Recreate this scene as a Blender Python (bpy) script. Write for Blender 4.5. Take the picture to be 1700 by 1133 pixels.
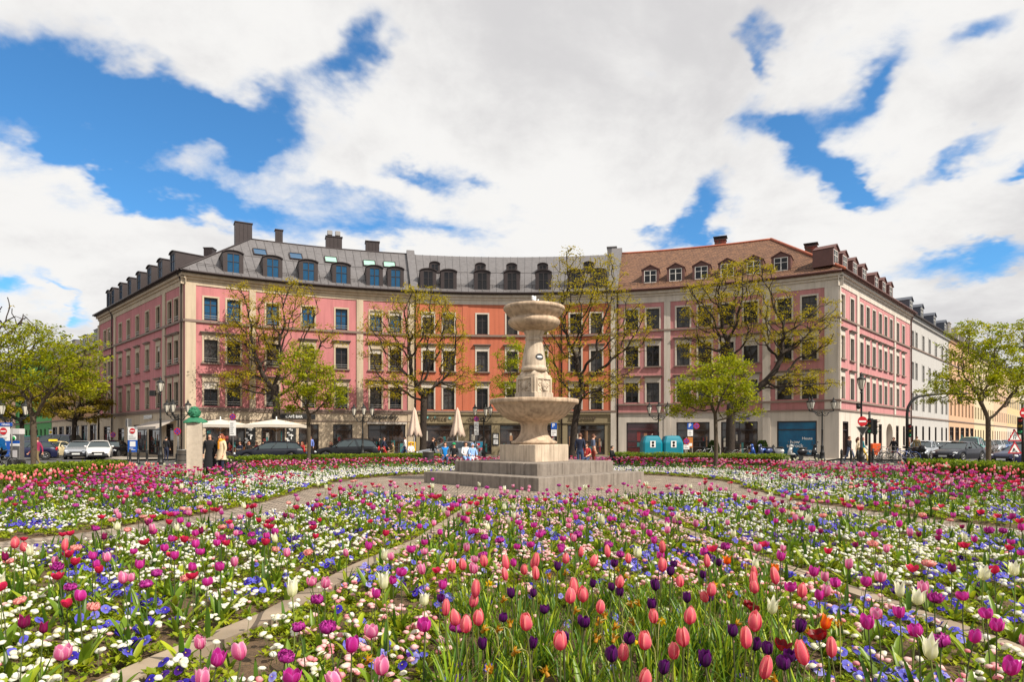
import bpy, bmesh, math, random
import numpy as np
from mathutils import Vector, Matrix, Euler
R = math.radians
random.seed(7); rng = np.random.default_rng(7)
scene = bpy.context.scene
for o in list(bpy.data.objects): bpy.data.objects.remove(o)

# ------------------------------------------------------------------ camera
EYE = 1.5; FPX = 1086.0; CX = 850.0; HY = 729.0       # eye height and how the photograph was framed
cam_d = bpy.data.cameras.new("camera"); cam = bpy.data.objects.new("camera", cam_d)
scene.collection.objects.link(cam)
cam.location = (0, 0, EYE); cam.rotation_euler = (R(90), 0, 0)
cam_d.sensor_width = 36; cam_d.lens = FPX / 1700 * 36
cam_d.shift_y = (HY - 566.5) / 1700
cam_d.clip_start = 0.1; cam_d.clip_end = 3000
scene.camera = cam

# ------------------------------------------------------------------ sun, sky and exposure
SUN_DIR = Vector((0.74, -0.52, 0)).normalized()
SUN_EL = R(47)
sd = Vector((SUN_DIR.x * math.cos(SUN_EL), SUN_DIR.y * math.cos(SUN_EL), math.sin(SUN_EL)))
sun_d = bpy.data.lights.new("sun", 'SUN'); sun = bpy.data.objects.new("sun", sun_d)
scene.collection.objects.link(sun)
sun_d.energy = 5.0; sun_d.angle = R(0.5); sun_d.color = (1.0, 0.92, 0.80)
sun.rotation_euler = sd.to_track_quat('Z', 'Y').to_euler()
scene.view_settings.view_transform = 'Standard'; scene.view_settings.look = 'None'
scene.view_settings.exposure = 0.3; scene.view_settings.gamma = 1.0

world = bpy.data.worlds.new("World"); scene.world = world; world.use_nodes = True
def build_world():
    nt = world.node_tree; nt.nodes.clear(); N = nt.nodes; L = nt.links
    def mth(op, a, b=None, c=None, clamp=False):
        n = N.new('ShaderNodeMath'); n.operation = op; n.use_clamp = clamp
        for i, v in enumerate((a, b, c)):
            if v is None: continue
            if isinstance(v, (int, float)): n.inputs[i].default_value = v
            else: L.new(v, n.inputs[i])
        return n.outputs[0]
    out = N.new('ShaderNodeOutputWorld'); bg = N.new('ShaderNodeBackground')
    sky = N.new('ShaderNodeTexSky'); sky.sky_type = 'NISHITA'; sky.sun_disc = False
    sky.sun_elevation = SUN_EL; sky.sun_rotation = math.atan2(SUN_DIR.x, SUN_DIR.y)
    sky.air_density = 1.0; sky.dust_density = 0.3; sky.ozone_density = 3.0
    tc = N.new('ShaderNodeTexCoord'); sx = N.new('ShaderNodeSeparateXYZ'); L.new(tc.outputs['Generated'], sx.inputs[0])
    X, Y, Z = sx.outputs
    # clouds lie on a high layer: the direction is scaled onto it, so they crowd towards the horizon
    zc = mth('ADD', mth('MAXIMUM', Z, 0.0), 0.30)
    comb = N.new('ShaderNodeCombineXYZ'); L.new(mth('DIVIDE', X, zc), comb.inputs[0]); L.new(mth('DIVIDE', Y, zc), comb.inputs[1])
    def noise(sc, det, rough, off, dist=0.0):
        mp = N.new('ShaderNodeMapping'); mp.inputs['Location'].default_value = off
        L.new(comb.outputs[0], mp.inputs[0])
        n = N.new('ShaderNodeTexNoise'); n.inputs['Scale'].default_value = sc; n.inputs['Detail'].default_value = det
        n.inputs['Roughness'].default_value = rough; n.inputs['Distortion'].default_value = dist
        L.new(mp.outputs[0], n.inputs['Vector']); return n.outputs['Fac']
    n1 = noise(2.8, 14, 0.64, (3.1, 1.7, 0.2), 0.25)
    n2 = noise(1.5, 7, 0.55, (7.3, 2.2, 5.0), 0.3)
    # openings of blue between the clouds: (azimuth tan, elevation tan, half length, half width, tilt deg, depth)
    ya = mth('MAXIMUM', Y, 0.05)
    A = mth('DIVIDE', X, ya); E = mth('DIVIDE', Z, ya)
    warp = noise(3.2, 5, 0.6, (1.0, 9.0, 3.0))
    wv = mth('MULTIPLY', mth('SUBTRACT', warp, 0.5), 0.24)
    warp2 = noise(3.0, 5, 0.6, (5.0, 2.0, 8.0))
    wu = mth('MULTIPLY', mth('SUBTRACT', warp2, 0.5), 0.24)
    A2 = mth('ADD', A, wu); E2 = mth('ADD', E, wv)
    holes = []
    def px(x, y, a, b, t, d): holes.append(((x - CX) / FPX, (HY - y) / FPX, a / FPX, b / FPX, t, d))
    for h in HOLES: px(*h)
    tot = None
    for (a0, e0, ra, rb, t, dep) in holes:
        ct, st = math.cos(R(t)), math.sin(R(t))
        da = mth('SUBTRACT', A2, a0); de = mth('SUBTRACT', E2, e0)
        u = mth('DIVIDE', mth('ADD', mth('MULTIPLY', da, ct), mth('MULTIPLY', de, st)), ra)
        v = mth('DIVIDE', mth('SUBTRACT', mth('MULTIPLY', de, ct), mth('MULTIPLY', da, st)), rb)
        r2 = mth('ADD', mth('MULTIPLY', u, u), mth('MULTIPLY', v, v))
        g = mth('MULTIPLY', mth('EXPONENT', mth('MULTIPLY', r2, -0.7)), dep * 1.5)
        tot = g if tot is None else mth('ADD', tot, g)
    back = mth('MULTIPLY', mth('LESS_THAN', Y, 0.05), 0.25)
    dens = mth('SUBTRACT', mth('ADD', -0.15, mth('MULTIPLY', n1, 2.4)), mth('ADD', tot, back))
    mask = N.new('ShaderNodeMapRange'); mask.interpolation_type = 'SMOOTHSTEP'
    L.new(dens, mask.inputs['Value']); mask.inputs['From Min'].default_value = 0.02; mask.inputs['From Max'].default_value = 0.86
    # cloud tone: white where thin or lit, light grey in the thick bellies
    shade = N.new('ShaderNodeMapRange'); shade.interpolation_type = 'SMOOTHSTEP'
    L.new(mth('ADD', mth('MULTIPLY', n2, 0.75), mth('MULTIPLY', n1, 0.45)), shade.inputs['Value'])
    shade.inputs['From Min'].default_value = 0.50; shade.inputs['From Max'].default_value = 0.72
    cc = N.new('ShaderNodeMixRGB'); L.new(shade.outputs[0], cc.inputs[0])
    cc.inputs[1].default_value = (7.6, 7.5, 7.35, 1); cc.inputs[2].default_value = (5.6, 5.5, 5.55, 1)
    sat = N.new('ShaderNodeMixRGB'); sat.blend_type = 'MULTIPLY'; sat.inputs[0].default_value = 1.0
    L.new(sky.outputs[0], sat.inputs[1]); sat.inputs[2].default_value = SKYTINT
    mx = N.new('ShaderNodeMixRGB'); L.new(mask.outputs[0], mx.inputs[0]); L.new(sat.outputs[0], mx.inputs[1]); L.new(cc.outputs[0], mx.inputs[2])
    bg.inputs['Strength'].default_value = 0.1
    L.new(mx.outputs[0], bg.inputs['Color']); L.new(bg.outputs[0], out.inputs['Surface'])
SKYTINT = (0.58, 1.12, 1.42, 1)
HOLES = [(40, 150, 150, 75, -8, .75), (180, 170, 150, 60, -20, .8), (320, 190, 110, 34, -22, .7), (255, 225, 90, 28, 12, .6), (590, 90, 30, 62, -15, .62), (480, 160, 70, 28, 38, .5),
         (375, 240, 36, 36, 0, .6), (180, 290, 120, 20, -25, .6), (330, 325, 120, 26, -20, .68), (560, 330, 90, 18, -15, .34),
         (690, 292, 40, 16, 0, .38), (790, 285, 30, 12, 0, .35), (640, 385, 160, 22, -10, .42), (1250, 20, 40, 24, 40, .6), (1228, 85, 10, 30, 0, .5),
         (1290, 200, 60, 34, 15, .62), (1420, 130, 80, 22, 52, .62), (1360, 265, 110, 24, -32, .6), (1415, 310, 60, 22, -10, .5), (1560, 240, 75, 18, 28, .5), (1640, 30, 60, 20, 30, .45),
         (1190, 350, 50, 26, 40, .5), (1110, 385, 55, 16, 10, .5), (1620, 435, 150, 28, 12, .62), (1690, 255, 30, 12, 10, .5), (0, 480, 70, 14, -25, .4),(110,490,60,10,-35,.5), (1650,400,40,14,20,.4)]
build_world()
try: scene.cycles.use_denoising = True
except Exception: pass
scene.render.film_transparent = False

# ------------------------------------------------------------------ materials
MATS = {}
def mat(name, col, rough=0.7, metal=0.0, noise=0.0, nscale=3.0, bump=0.0, bscale=20.0, spec=0.5, trans=0.0, emit=0.0, col2=None, stain=0.0, ss=1.0):
    if name in MATS: return MATS[name]
    m = bpy.data.materials.new(name); m.use_nodes = True; MATS[name] = m
    nt = m.node_tree; N = nt.nodes; L = nt.links; b = N['Principled BSDF']
    b.inputs['Roughness'].default_value = rough; b.inputs['Metallic'].default_value = metal
    b.inputs['Specular IOR Level'].default_value = spec
    c = (*col, 1)
    b.inputs['Base Color'].default_value = c
    m.diffuse_color = c
    tc = N.new('ShaderNodeTexCoord')
    if noise or col2:
        n = N.new('ShaderNodeTexNoise'); n.inputs['Scale'].default_value = nscale; n.inputs['Detail'].default_value = 7; n.inputs['Roughness'].default_value = .65
        L.new(tc.outputs['Object'], n.inputs['Vector'])
        r = N.new('ShaderNodeMapRange'); L.new(n.outputs['Fac'], r.inputs['Value'])
        r.inputs['From Min'].default_value = .3; r.inputs['From Max'].default_value = .7
        mx = N.new('ShaderNodeMixRGB'); L.new(r.outputs[0], mx.inputs[0])
        if col2: mx.inputs[1].default_value = c; mx.inputs[2].default_value = (*col2, 1)
        else:
            mx.inputs[1].default_value = (*[x * (1 - noise) for x in col], 1); mx.inputs[2].default_value = (*[min(1, x * (1 + noise)) for x in col], 1)
        L.new(mx.outputs[0], b.inputs['Base Color'])
        if stain:
            mp = N.new('ShaderNodeMapping'); mp.inputs['Scale'].default_value = (1.4 * ss, 1.4 * ss, .12 * ss); L.new(tc.outputs['Object'], mp.inputs[0])
            n3 = N.new('ShaderNodeTexNoise'); n3.inputs['Scale'].default_value = 2.2; n3.inputs['Detail'].default_value = 6; L.new(mp.outputs[0], n3.inputs['Vector'])
            r3 = N.new('ShaderNodeMapRange'); L.new(n3.outputs['Fac'], r3.inputs['Value']); r3.inputs['From Min'].default_value = .42; r3.inputs['From Max'].default_value = .8
            r3.inputs['To Min'].default_value = 0; r3.inputs['To Max'].default_value = stain
            m3 = N.new('ShaderNodeMixRGB'); m3.blend_type = 'MULTIPLY'; L.new(r3.outputs[0], m3.inputs[0]); L.new(mx.outputs[0], m3.inputs[1]); m3.inputs[2].default_value = (.45, .42, .4, 1)
            L.new(m3.outputs[0], b.inputs['Base Color'])
    if bump:
        n2 = N.new('ShaderNodeTexNoise'); n2.inputs['Scale'].default_value = bscale; n2.inputs['Detail'].default_value = 5
        L.new(tc.outputs['Object'], n2.inputs['Vector'])
        bm_ = N.new('ShaderNodeBump'); bm_.inputs['Strength'].default_value = bump; bm_.inputs['Distance'].default_value = .03
        L.new(n2.outputs['Fac'], bm_.inputs['Height']); L.new(bm_.outputs[0], b.inputs['Normal'])
    if emit:
        b.inputs['Emission Color'].default_value = c; b.inputs['Emission Strength'].default_value = emit
    return m
def attr_mat(name, trans=0.35, rough=0.5, spec=0.3):
    """living tissue: pigment comes from the mesh's own colour attribute, light passes through it"""
    m = bpy.data.materials.new(name); m.use_nodes = True; MATS[name] = m
    nt = m.node_tree; N = nt.nodes; L = nt.links; b = N['Principled BSDF']; out = N['Material Output']
    at = N.new('ShaderNodeAttribute'); at.attribute_name = 'Col'
    tr = N.new('ShaderNodeBsdfTranslucent'); mx = N.new('ShaderNodeMixShader'); mx.inputs[0].default_value = trans
    L.new(at.outputs['Color'], b.inputs['Base Color']); L.new(at.outputs['Color'], tr.inputs['Color'])
    b.inputs['Roughness'].default_value = rough; b.inputs['Specular IOR Level'].default_value = spec
    L.new(b.outputs[0], mx.inputs[1]); L.new(tr.outputs[0], mx.inputs[2]); L.new(mx.outputs[0], out.inputs['Surface'])
    return m
def srgb(r, g, b):
    f = lambda v: (v / 255 / 12.92) if v / 255 <= .04045 else ((v / 255 + .055) / 1.055) ** 2.4
    return (f(r), f(g), f(b))

def brick_mat(name, c1, c2, mortar, scale, rough=.8, bw=.5, rh=.25, ms=.02, rot=(0, 0, 0), bump=.4, offset=.5, coords='Object', noise=.25):
    m = bpy.data.materials.new(name); m.use_nodes = True; MATS[name] = m
    nt = m.node_tree; N = nt.nodes; L = nt.links; b = N['Principled BSDF']; b.inputs['Roughness'].default_value = rough
    tc = N.new('ShaderNodeTexCoord'); mp = N.new('ShaderNodeMapping'); mp.inputs['Rotation'].default_value = rot
    L.new(tc.outputs[coords], mp.inputs[0])
    t = N.new('ShaderNodeTexBrick'); t.inputs['Scale'].default_value = scale; t.inputs['Color1'].default_value = (*c1, 1); t.inputs['Color2'].default_value = (*c2, 1)
    t.inputs['Mortar'].default_value = (*mortar, 1); t.inputs['Brick Width'].default_value = bw; t.inputs['Row Height'].default_value = rh; t.inputs['Mortar Size'].default_value = ms
    t.offset = offset; t.inputs['Bias'].default_value = 0
    wn = N.new('ShaderNodeTexNoise'); wn.inputs['Scale'].default_value = 1.2; L.new(tc.outputs[coords], wn.inputs['Vector'])
    wm = N.new('ShaderNodeMixRGB'); wm.blend_type = 'LINEAR_LIGHT'; wm.inputs[0].default_value = .06; L.new(mp.outputs[0], wm.inputs[1]); L.new(wn.outputs['Color'], wm.inputs[2])
    L.new(wm.outputs[0], t.inputs['Vector'])
    n = N.new('ShaderNodeTexNoise'); n.inputs['Scale'].default_value = 2.3; n.inputs['Detail'].default_value = 8; L.new(tc.outputs[coords], n.inputs['Vector'])
    r = N.new('ShaderNodeMapRange'); L.new(n.outputs['Fac'], r.inputs['Value']); r.inputs['To Min'].default_value = 1 - noise; r.inputs['To Max'].default_value = 1 + noise
    r.inputs['From Min'].default_value = .25; r.inputs['From Max'].default_value = .75
    mx = N.new('ShaderNodeMixRGB'); mx.blend_type = 'MULTIPLY'; mx.inputs[0].default_value = 1; L.new(t.outputs['Color'], mx.inputs[1]); L.new(r.outputs[0], mx.inputs[2])
    L.new(mx.outputs[0], b.inputs['Base Color'])
    bp = N.new('ShaderNodeBump'); bp.inputs['Strength'].default_value = bump; bp.inputs['Distance'].default_value = .02; bp.invert = True
    L.new(t.outputs['Fac'], bp.inputs['Height']); L.new(bp.outputs[0], b.inputs['Normal'])
    return m

# ------------------------------------------------------------------ object helpers
COL = scene.collection
def tag(o, label=None, cat=None, group=None, kind=None):
    if label: o['label'] = label
    if cat: o['category'] = cat
    if group: o['group'] = group
    if kind: o['kind'] = kind
    return o
def empty(name, loc=(0, 0, 0), rz=0, label=None, cat=None, group=None, parent=None):
    o = bpy.data.objects.new(name, None); COL.objects.link(o); o.location = loc; o.rotation_euler = (0, 0, rz)
    o.empty_display_size = .2
    if parent: o.parent = parent
    return tag(o, label, cat, group)
def link(name, me, parent=None, M=None):
    o = bpy.data.objects.new(name, me); COL.objects.link(o)
    if parent is not None: o.parent = parent
    if M is not None: o.matrix_basis = M
    return o
def copy_tree(o, parent=None):
    c = o.copy(); COL.objects.link(c); c.parent = parent
    if parent is not None: c.matrix_parent_inverse = o.matrix_parent_inverse.copy()
    for ch in KIDS(o): copy_tree(ch, c)
    return c
def KIDS(o): return [x for x in o.children]

class MB:
    """collects shapes and links them as one mesh object"""
    def __init__(s): s.v = []; s.f = []; s.m = []; s.mats = []; s.sm = []
    def mi(s, m):
        if m not in s.mats: s.mats.append(m)
        return s.mats.index(m)
    def add(s, vs, fs, m, smooth=False, M=None):
        b = len(s.v); k = s.mi(m)
        if M is not None: vs = [M @ Vector(p) for p in vs]
        s.v += [tuple(p) for p in vs]
        for f in fs: s.f.append(tuple(b + i for i in f)); s.m.append(k); s.sm.append(smooth)
    def box(s, x0, x1, y0, y1, z0, z1, m, M=None):
        vs = [(x0, y0, z0), (x1, y0, z0), (x1, y1, z0), (x0, y1, z0), (x0, y0, z1), (x1, y0, z1), (x1, y1, z1), (x0, y1, z1)]
        s.add(vs, [(0, 3, 2, 1), (4, 5, 6, 7), (0, 1, 5, 4), (1, 2, 6, 5), (2, 3, 7, 6), (3, 0, 4, 7)], m, False, M)
    def rbox(s, x0, x1, y0, y1, z0, z1, m, r=.02, M=None):
        """box with chamfered vertical and top edges"""
        pts = [(x0 + r, y0), (x1 - r, y0), (x1, y0 + r), (x1, y1 - r), (x1 - r, y1), (x0 + r, y1), (x0, y1 - r), (x0, y0 + r)]
        ins = [(x0 + 2 * r, y0 + r), (x1 - 2 * r, y0 + r), (x1 - r, y0 + 2 * r), (x1 - r, y1 - 2 * r), (x1 - 2 * r, y1 - r), (x0 + 2 * r, y1 - r), (x0 + r, y1 - 2 * r), (x0 + r, y0 + 2 * r)]
        vs = [(x, y, z0) for x, y in pts] + [(x, y, z1 - r) for x, y in pts] + [(x, y, z1) for x, y in ins]
        fs = [tuple(reversed(range(8))), tuple(range(16, 24))]
        for k in (0, 8):
            for i in range(8): j = (i + 1) % 8; fs.append((k + i, k + j, k + 8 + j, k + 8 + i))
        s.add(vs, fs, m, False, M)
    def quad(s, pts, m, M=None): s.add(pts, [tuple(range(len(pts)))], m, False, M)
    def lathe(s, prof, m, seg=24, c=(0, 0), smooth=True, M=None, a0=0.0):
        vs = []; fs = []
        for r, z in prof:
            for i in range(seg):
                a = a0 + 2 * math.pi * i / seg; vs.append((c[0] + r * math.cos(a), c[1] + r * math.sin(a), z))
        n = len(prof)
        for k in range(n - 1):
            for i in range(seg):
                j = (i + 1) % seg; fs.append((k * seg + i, k * seg + j, (k + 1) * seg + j, (k + 1) * seg + i))
        if prof[0][0] > 1e-5: fs.append(tuple(reversed(range(seg))))
        if prof[-1][0] > 1e-5: fs.append(tuple((n - 1) * seg + i for i in range(seg)))
        s.add(vs, fs, m, smooth, M)
    def tube(s, pts, rad, m, seg=8, smooth=True, M=None, caps=True):
        pts = [Vector(p) for p in pts]; n = len(pts)
        if isinstance(rad, (int, float)): rad = [rad] * n
        vs = []; fs = []; up = None
        for i, p in enumerate(pts):
            d = (pts[min(i + 1, n - 1)] - pts[max(i - 1, 0)])
            if d.length < 1e-9: d = Vector((0, 0, 1))
            d.normalize()
            if up is None: up = Vector((0, 0, 1)) if abs(d.z) < .9 else Vector((1, 0, 0))
            a = d.cross(up)
            if a.length < 1e-6: a = d.orthogonal()
            a.normalize(); b = d.cross(a).normalized(); up = b if False else up
            for k in range(seg):
                t = 2 * math.pi * k / seg; vs.append(p + (a * math.cos(t) + b * math.sin(t)) * rad[i])
        for i in range(n - 1):
            for k in range(seg):
                j = (k + 1) % seg; fs.append((i * seg + k, (i + 1) * seg + k, (i + 1) * seg + j, i * seg + j))
        if caps: fs.append(tuple(range(seg))); fs.append(tuple(reversed([(n - 1) * seg + k for k in range(seg)])))
        s.add(vs, fs, m, smooth, M)
    def sphere(s, c, r, m, seg=12, rings=8, sc=(1, 1, 1), M=None):
        vs = []; fs = []
        for i in range(rings + 1):
            ph = math.pi * i / rings
            for k in range(seg):
                t = 2 * math.pi * k / seg
                vs.append((c[0] + r * sc[0] * math.sin(ph) * math.cos(t), c[1] + r * sc[1] * math.sin(ph) * math.sin(t), c[2] - r * sc[2] * math.cos(ph)))
        for i in range(rings):
            for k in range(seg):
                j = (k + 1) % seg; fs.append((i * seg + k, i * seg + j, (i + 1) * seg + j, (i + 1) * seg + k))
        s.add(vs, fs, m, True, M)
    def prism(s, poly, y0, y1, m, M=None, axis='y'):
        """polygon in x,z extruded along y (or in x,y extruded along z)"""
        n = len(poly)
        if axis == 'y': vs = [(x, y0, z) for x, z in poly] + [(x, y1, z) for x, z in poly]
        elif axis == 'z': vs = [(x, y, y0) for x, y in poly] + [(x, y, y1) for x, y in poly]
        else: vs = [(y0, x, z) for x, z in poly] + [(y1, x, z) for x, z in poly]
        fs = [tuple(range(n)), tuple(reversed(range(n, 2 * n)))]
        for i in range(n): j = (i + 1) % n; fs.append((i, i + n, j + n, j))
        s.add(vs, fs, m, False, M)
    def mesh(s, name):
        me = bpy.data.meshes.new(name); me.from_pydata(s.v, [], s.f)
        for m in s.mats: me.materials.append(m)
        me.polygons.foreach_set('material_index', s.m); me.polygons.foreach_set('use_smooth', s.sm)
        me.validate(); me.update(); return me
    def build(s, name, parent=None, M=None): return link(name, s.mesh(name), parent, M)

class Soup:
    """many triangles with a pigment per vertex, made with numpy"""
    def __init__(s): s.V = []; s.F = []; s.C = []; s.n = 0
    def add(s, V, F, C):
        s.V.append(V.astype(np.float32)); s.F.append(F.astype(np.int32) + s.n); s.C.append(C.astype(np.float32)); s.n += len(V)
    def inst(s, proto, P, S, RZ, T=None, TA=None, tint=None, SZ=None):
        """copies of proto (V,F,C) at P with scale S, turn RZ, tilt T about the axis at angle TA"""
        V, F, C = proto; k = len(P)
        if k == 0: return
        P = np.asarray(P, float); S = np.broadcast_to(np.asarray(S, float), (k,)); RZ = np.asarray(RZ, float)
        c, sn = np.cos(RZ)[:, None], np.sin(RZ)[:, None]
        x = V[None, :, 0] * S[:, None]; y = V[None, :, 1] * S[:, None]; z = V[None, :, 2] * (S if SZ is None else np.asarray(SZ))[:, None]
        X = x * c - y * sn; Y = x * sn + y * c; Z = np.broadcast_to(z, X.shape)
        if T is not None:
            ca, sa = np.cos(TA)[:, None], np.sin(TA)[:, None]; ct, st = np.cos(T)[:, None], np.sin(T)[:, None]
            u = X * ca + Y * sa; w = -X * sa + Y * ca
            u2 = u * ct + Z * st; Z = -u * st + Z * ct
            X = u2 * ca - w * sa; Y = u2 * sa + w * ca
        VV = np.stack([X + P[:, 0:1], Y + P[:, 1:2], Z + P[:, 2:3]], -1).reshape(-1, 3)
        FF = (F[None] + (np.arange(k) * len(V))[:, None, None]).reshape(-1, 3)
        CC = np.broadcast_to(C[None], (k, len(V), 3))
        if tint is not None: CC = CC * np.asarray(tint)[:, None, :]
        s.add(VV, FF, np.clip(CC.reshape(-1, 3), 0, 1))
    def mesh(s, name, m, smooth=False):
        V = np.concatenate(s.V); F = np.concatenate(s.F); C = np.concatenate(s.C)
        return tri_mesh(name, V, F, C, m, smooth)
    def build(s, name, m, parent=None, smooth=False): return link(name, s.mesh(name, m, smooth), parent)
def tri_mesh(name, V, F, C, m, smooth=False):
    me = bpy.data.meshes.new(name); me.vertices.add(len(V)); me.vertices.foreach_set('co', np.asarray(V, np.float32).ravel())
    me.loops.add(len(F) * 3); me.loops.foreach_set('vertex_index', np.asarray(F, np.int32).ravel())
    me.polygons.add(len(F)); me.polygons.foreach_set('loop_start', np.arange(len(F), dtype=np.int32) * 3)
    try: me.polygons.foreach_set('loop_total', np.full(len(F), 3, np.int32))
    except Exception: pass
    me.polygons.foreach_set('use_smooth', np.full(len(F), smooth))
    a = me.color_attributes.new('Col', 'FLOAT_COLOR', 'POINT')
    a.data.foreach_set('color', np.concatenate([C, np.ones((len(C), 1))], 1).astype(np.float32).ravel())
    me.materials.append(m); me.update(); me.validate(); return me

def TR(x, y, z, rz=0): return Matrix.Translation((x, y, z)) @ Matrix.Rotation(rz, 4, 'Z')
def gx(px, d): return (px - CX) / FPX * d            # plan position of something seen at column px and d metres out
_txt = {}
def text_mesh(s, size, m, depth=.02, bold=0.0, shear=0.0, spacing=1.0):
    cu = bpy.data.curves.new('writing', 'FONT'); cu.body = s; cu.size = size; cu.extrude = depth / 2; cu.align_x = 'CENTER'; cu.align_y = 'CENTER'
    cu.offset = bold; cu.shear = shear; cu.space_character = spacing; cu.resolution_u = 3
    o = bpy.data.objects.new('writing', cu); COL.objects.link(o)
    dg = bpy.context.evaluated_depsgraph_get(); me = bpy.data.meshes.new_from_object(o.evaluated_get(dg))
    me.name = 'writing'; bpy.data.objects.remove(o); bpy.data.curves.remove(cu)
    me.materials.clear(); me.materials.append(m)
    rx = Matrix.Rotation(R(90), 4, 'X'); me.transform(rx)      # upright, facing -y
    return me

# ------------------------------------------------------------------ colours
PINK = mat('pink_plaster', srgb(190, 120, 121), .85, noise=.05, nscale=.6, bump=.1, bscale=25, stain=.55)
PINK_R = mat('old_pink_plaster', srgb(190, 130, 130), .85, noise=.05, nscale=.6, bump=.1, bscale=25, stain=.55)
ORANGE = mat('orange_plaster', srgb(190, 106, 78), .85, noise=.05, nscale=.6, bump=.1, bscale=25, stain=.5)
CREAM = mat('cream_plaster', srgb(192, 174, 150), .85, noise=.05, nscale=.7, bump=.1, bscale=25, stain=.55)
CREAM2 = mat('pale_plaster', srgb(202, 192, 180), .85, noise=.05, nscale=.7, bump=.1, bscale=25, stain=.5)
KHAKI = mat('khaki_plaster', srgb(140, 126, 98), .8, noise=.04, nscale=.7, bump=.08, bscale=25, stain=.2)
WHITEP = mat('white_plaster', srgb(180, 177, 173), .85, noise=.04, nscale=.7, stain=.2)
STRING = mat('string_course_stone', srgb(128, 110, 100), .8, noise=.08, nscale=2)
ZINC = mat('zinc_roof', srgb(112, 108, 108), .5, metal=.2, noise=.12, nscale=.9, stain=.5)
ZINC_D = mat('dark_zinc', srgb(54, 44, 44), .55, metal=.2, noise=.15, nscale=2)
TILE = brick_mat('red_roof_tiles', srgb(134, 96, 68), srgb(108, 76, 56), srgb(60, 34, 26), 1.0, bw=.26, rh=.2, ms=.025, coords='UV', bump=.8, noise=.35)
TILE_D = mat('dormer_cladding', srgb(96, 62, 56), .6, noise=.15, nscale=2)
BRICK = brick_mat('chimney_brick', srgb(134, 66, 52), srgb(112, 54, 44), srgb(90, 70, 60), 3.0)
FRAME_D = mat('dark_window_frame', srgb(48, 40, 40), .5)
FRAME_W = mat('white_window_frame', srgb(225, 222, 215), .5)
def glass_mat(name, c, rough=.04, spec=.32, c2=None, sc=1.0):
    m = mat(name, c, rough, spec=spec, col2=c2, nscale=sc) if c2 else mat(name, c, rough, spec=spec)
    return m
GLASS = glass_mat('window_glass', (.006, .006, .008), c2=(.018, .017, .018), sc=.9)
GLASS2 = glass_mat('window_glass_curtained', (.09, .085, .08), c2=(.006, .007, .008), sc=1.7)
GLASS3 = glass_mat('window_glass_warm', (.02, .018, .015), c2=(.07, .06, .05), sc=2.4)
GLASS_B = glass_mat('sky_reflection_painted_glass', (.010, .05, .12), c2=(.02, .10, .20), sc=.7)  # blue of the reflected sky is painted into the pane colour
GLASS_G = glass_mat('greenish_glass', srgb(150, 196, 176), .15)
SHOPG = glass_mat('shop_glass', (.014, .012, .012), .05, .8, (.07, .045, .035), 1.6)
BLIND = mat('pale_blind', srgb(196, 186, 174), .8)
METAL = mat('rail_metal', srgb(170, 165, 160), .35, metal=.7)
IRON = mat('dark_cast_iron', srgb(38, 38, 38), .5, metal=.3, noise=.2, nscale=9)
ASPH = mat('asphalt', (.075, .073, .07), .9, noise=.25, nscale=.8, bump=.3, bscale=60)
# ------------------------------------------------------------------ ground, roads, pavements
FC = Vector((0.75, 22.25, 0))                       # the fountain's axis, middle of the round garden
PAVE = brick_mat('granite_setts', srgb(168, 152, 134), srgb(132, 118, 104), srgb(70, 60, 50), 2.2, bw=.45, rh=.3, ms=.04, bump=.9, noise=.3)
SLAB = brick_mat('pavement_slabs', srgb(160, 150, 138), srgb(146, 138, 126), srgb(100, 92, 84), 1.0, bw=.6, rh=.4, ms=.012, bump=.3)
KERB = mat('granite_kerb', srgb(168, 158, 146), .8, noise=.15, nscale=6, bump=.2)
STRIPM = brick_mat('stone_edging', srgb(150, 134, 114), srgb(134, 118, 100), srgb(84, 72, 60), 1.0, bw=.9, rh=.9, ms=.02, bump=.4, rot=(0, 0, R(78)), noise=.3)
SOIL = mat('garden_soil', srgb(112, 88, 62), .95, noise=.5, nscale=14, bump=1.0, bscale=45, col2=srgb(72, 56, 38))
LINE = mat('road_paint', (.75, .75, .73), .7, noise=.15, nscale=5)
def struct(mb, name): o = mb.build(name); o['kind'] = 'structure'; return o
g = MB(); g.quad([(-900, -300, -.13), (900, -300, -.13), (900, 1500, -.13), (-900, 1500, -.13)], ASPH); struct(g, 'road')
def ring(mb, r0, r1, z, m, a0=0, a1=360, n=96, c=FC, z0=None):
    A = [R(a0 + (a1 - a0) * i / n) for i in range(n + 1)]
    for i in range(n):
        p = [(c.x + r * math.cos(a), c.y + r * math.sin(a)) for r, a in ((r0, A[i]), (r1, A[i]), (r1, A[i + 1]), (r0, A[i + 1]))]
        if r0 < .01: p = p[1:]
        mb.quad([(x, y, z) for x, y in p], m)
        if z0 is not None:
            x0, y0 = c.x + r1 * math.cos(A[i]), c.y + r1 * math.sin(A[i]); x1, y1 = c.x + r1 * math.cos(A[i + 1]), c.y + r1 * math.sin(A[i + 1])
            mb.quad([(x0, y0, z0), (x1, y1, z0), (x1, y1, z), (x0, y0, z)], m)
g = MB(); ring(g, 0, 24.6, 0.0, PAVE); struct(g, 'plaza_paving')
g = MB(); ring(g, 24.6, 24.85, 0.012, KERB, z0=-.13); struct(g, 'plaza_kerb')
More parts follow.
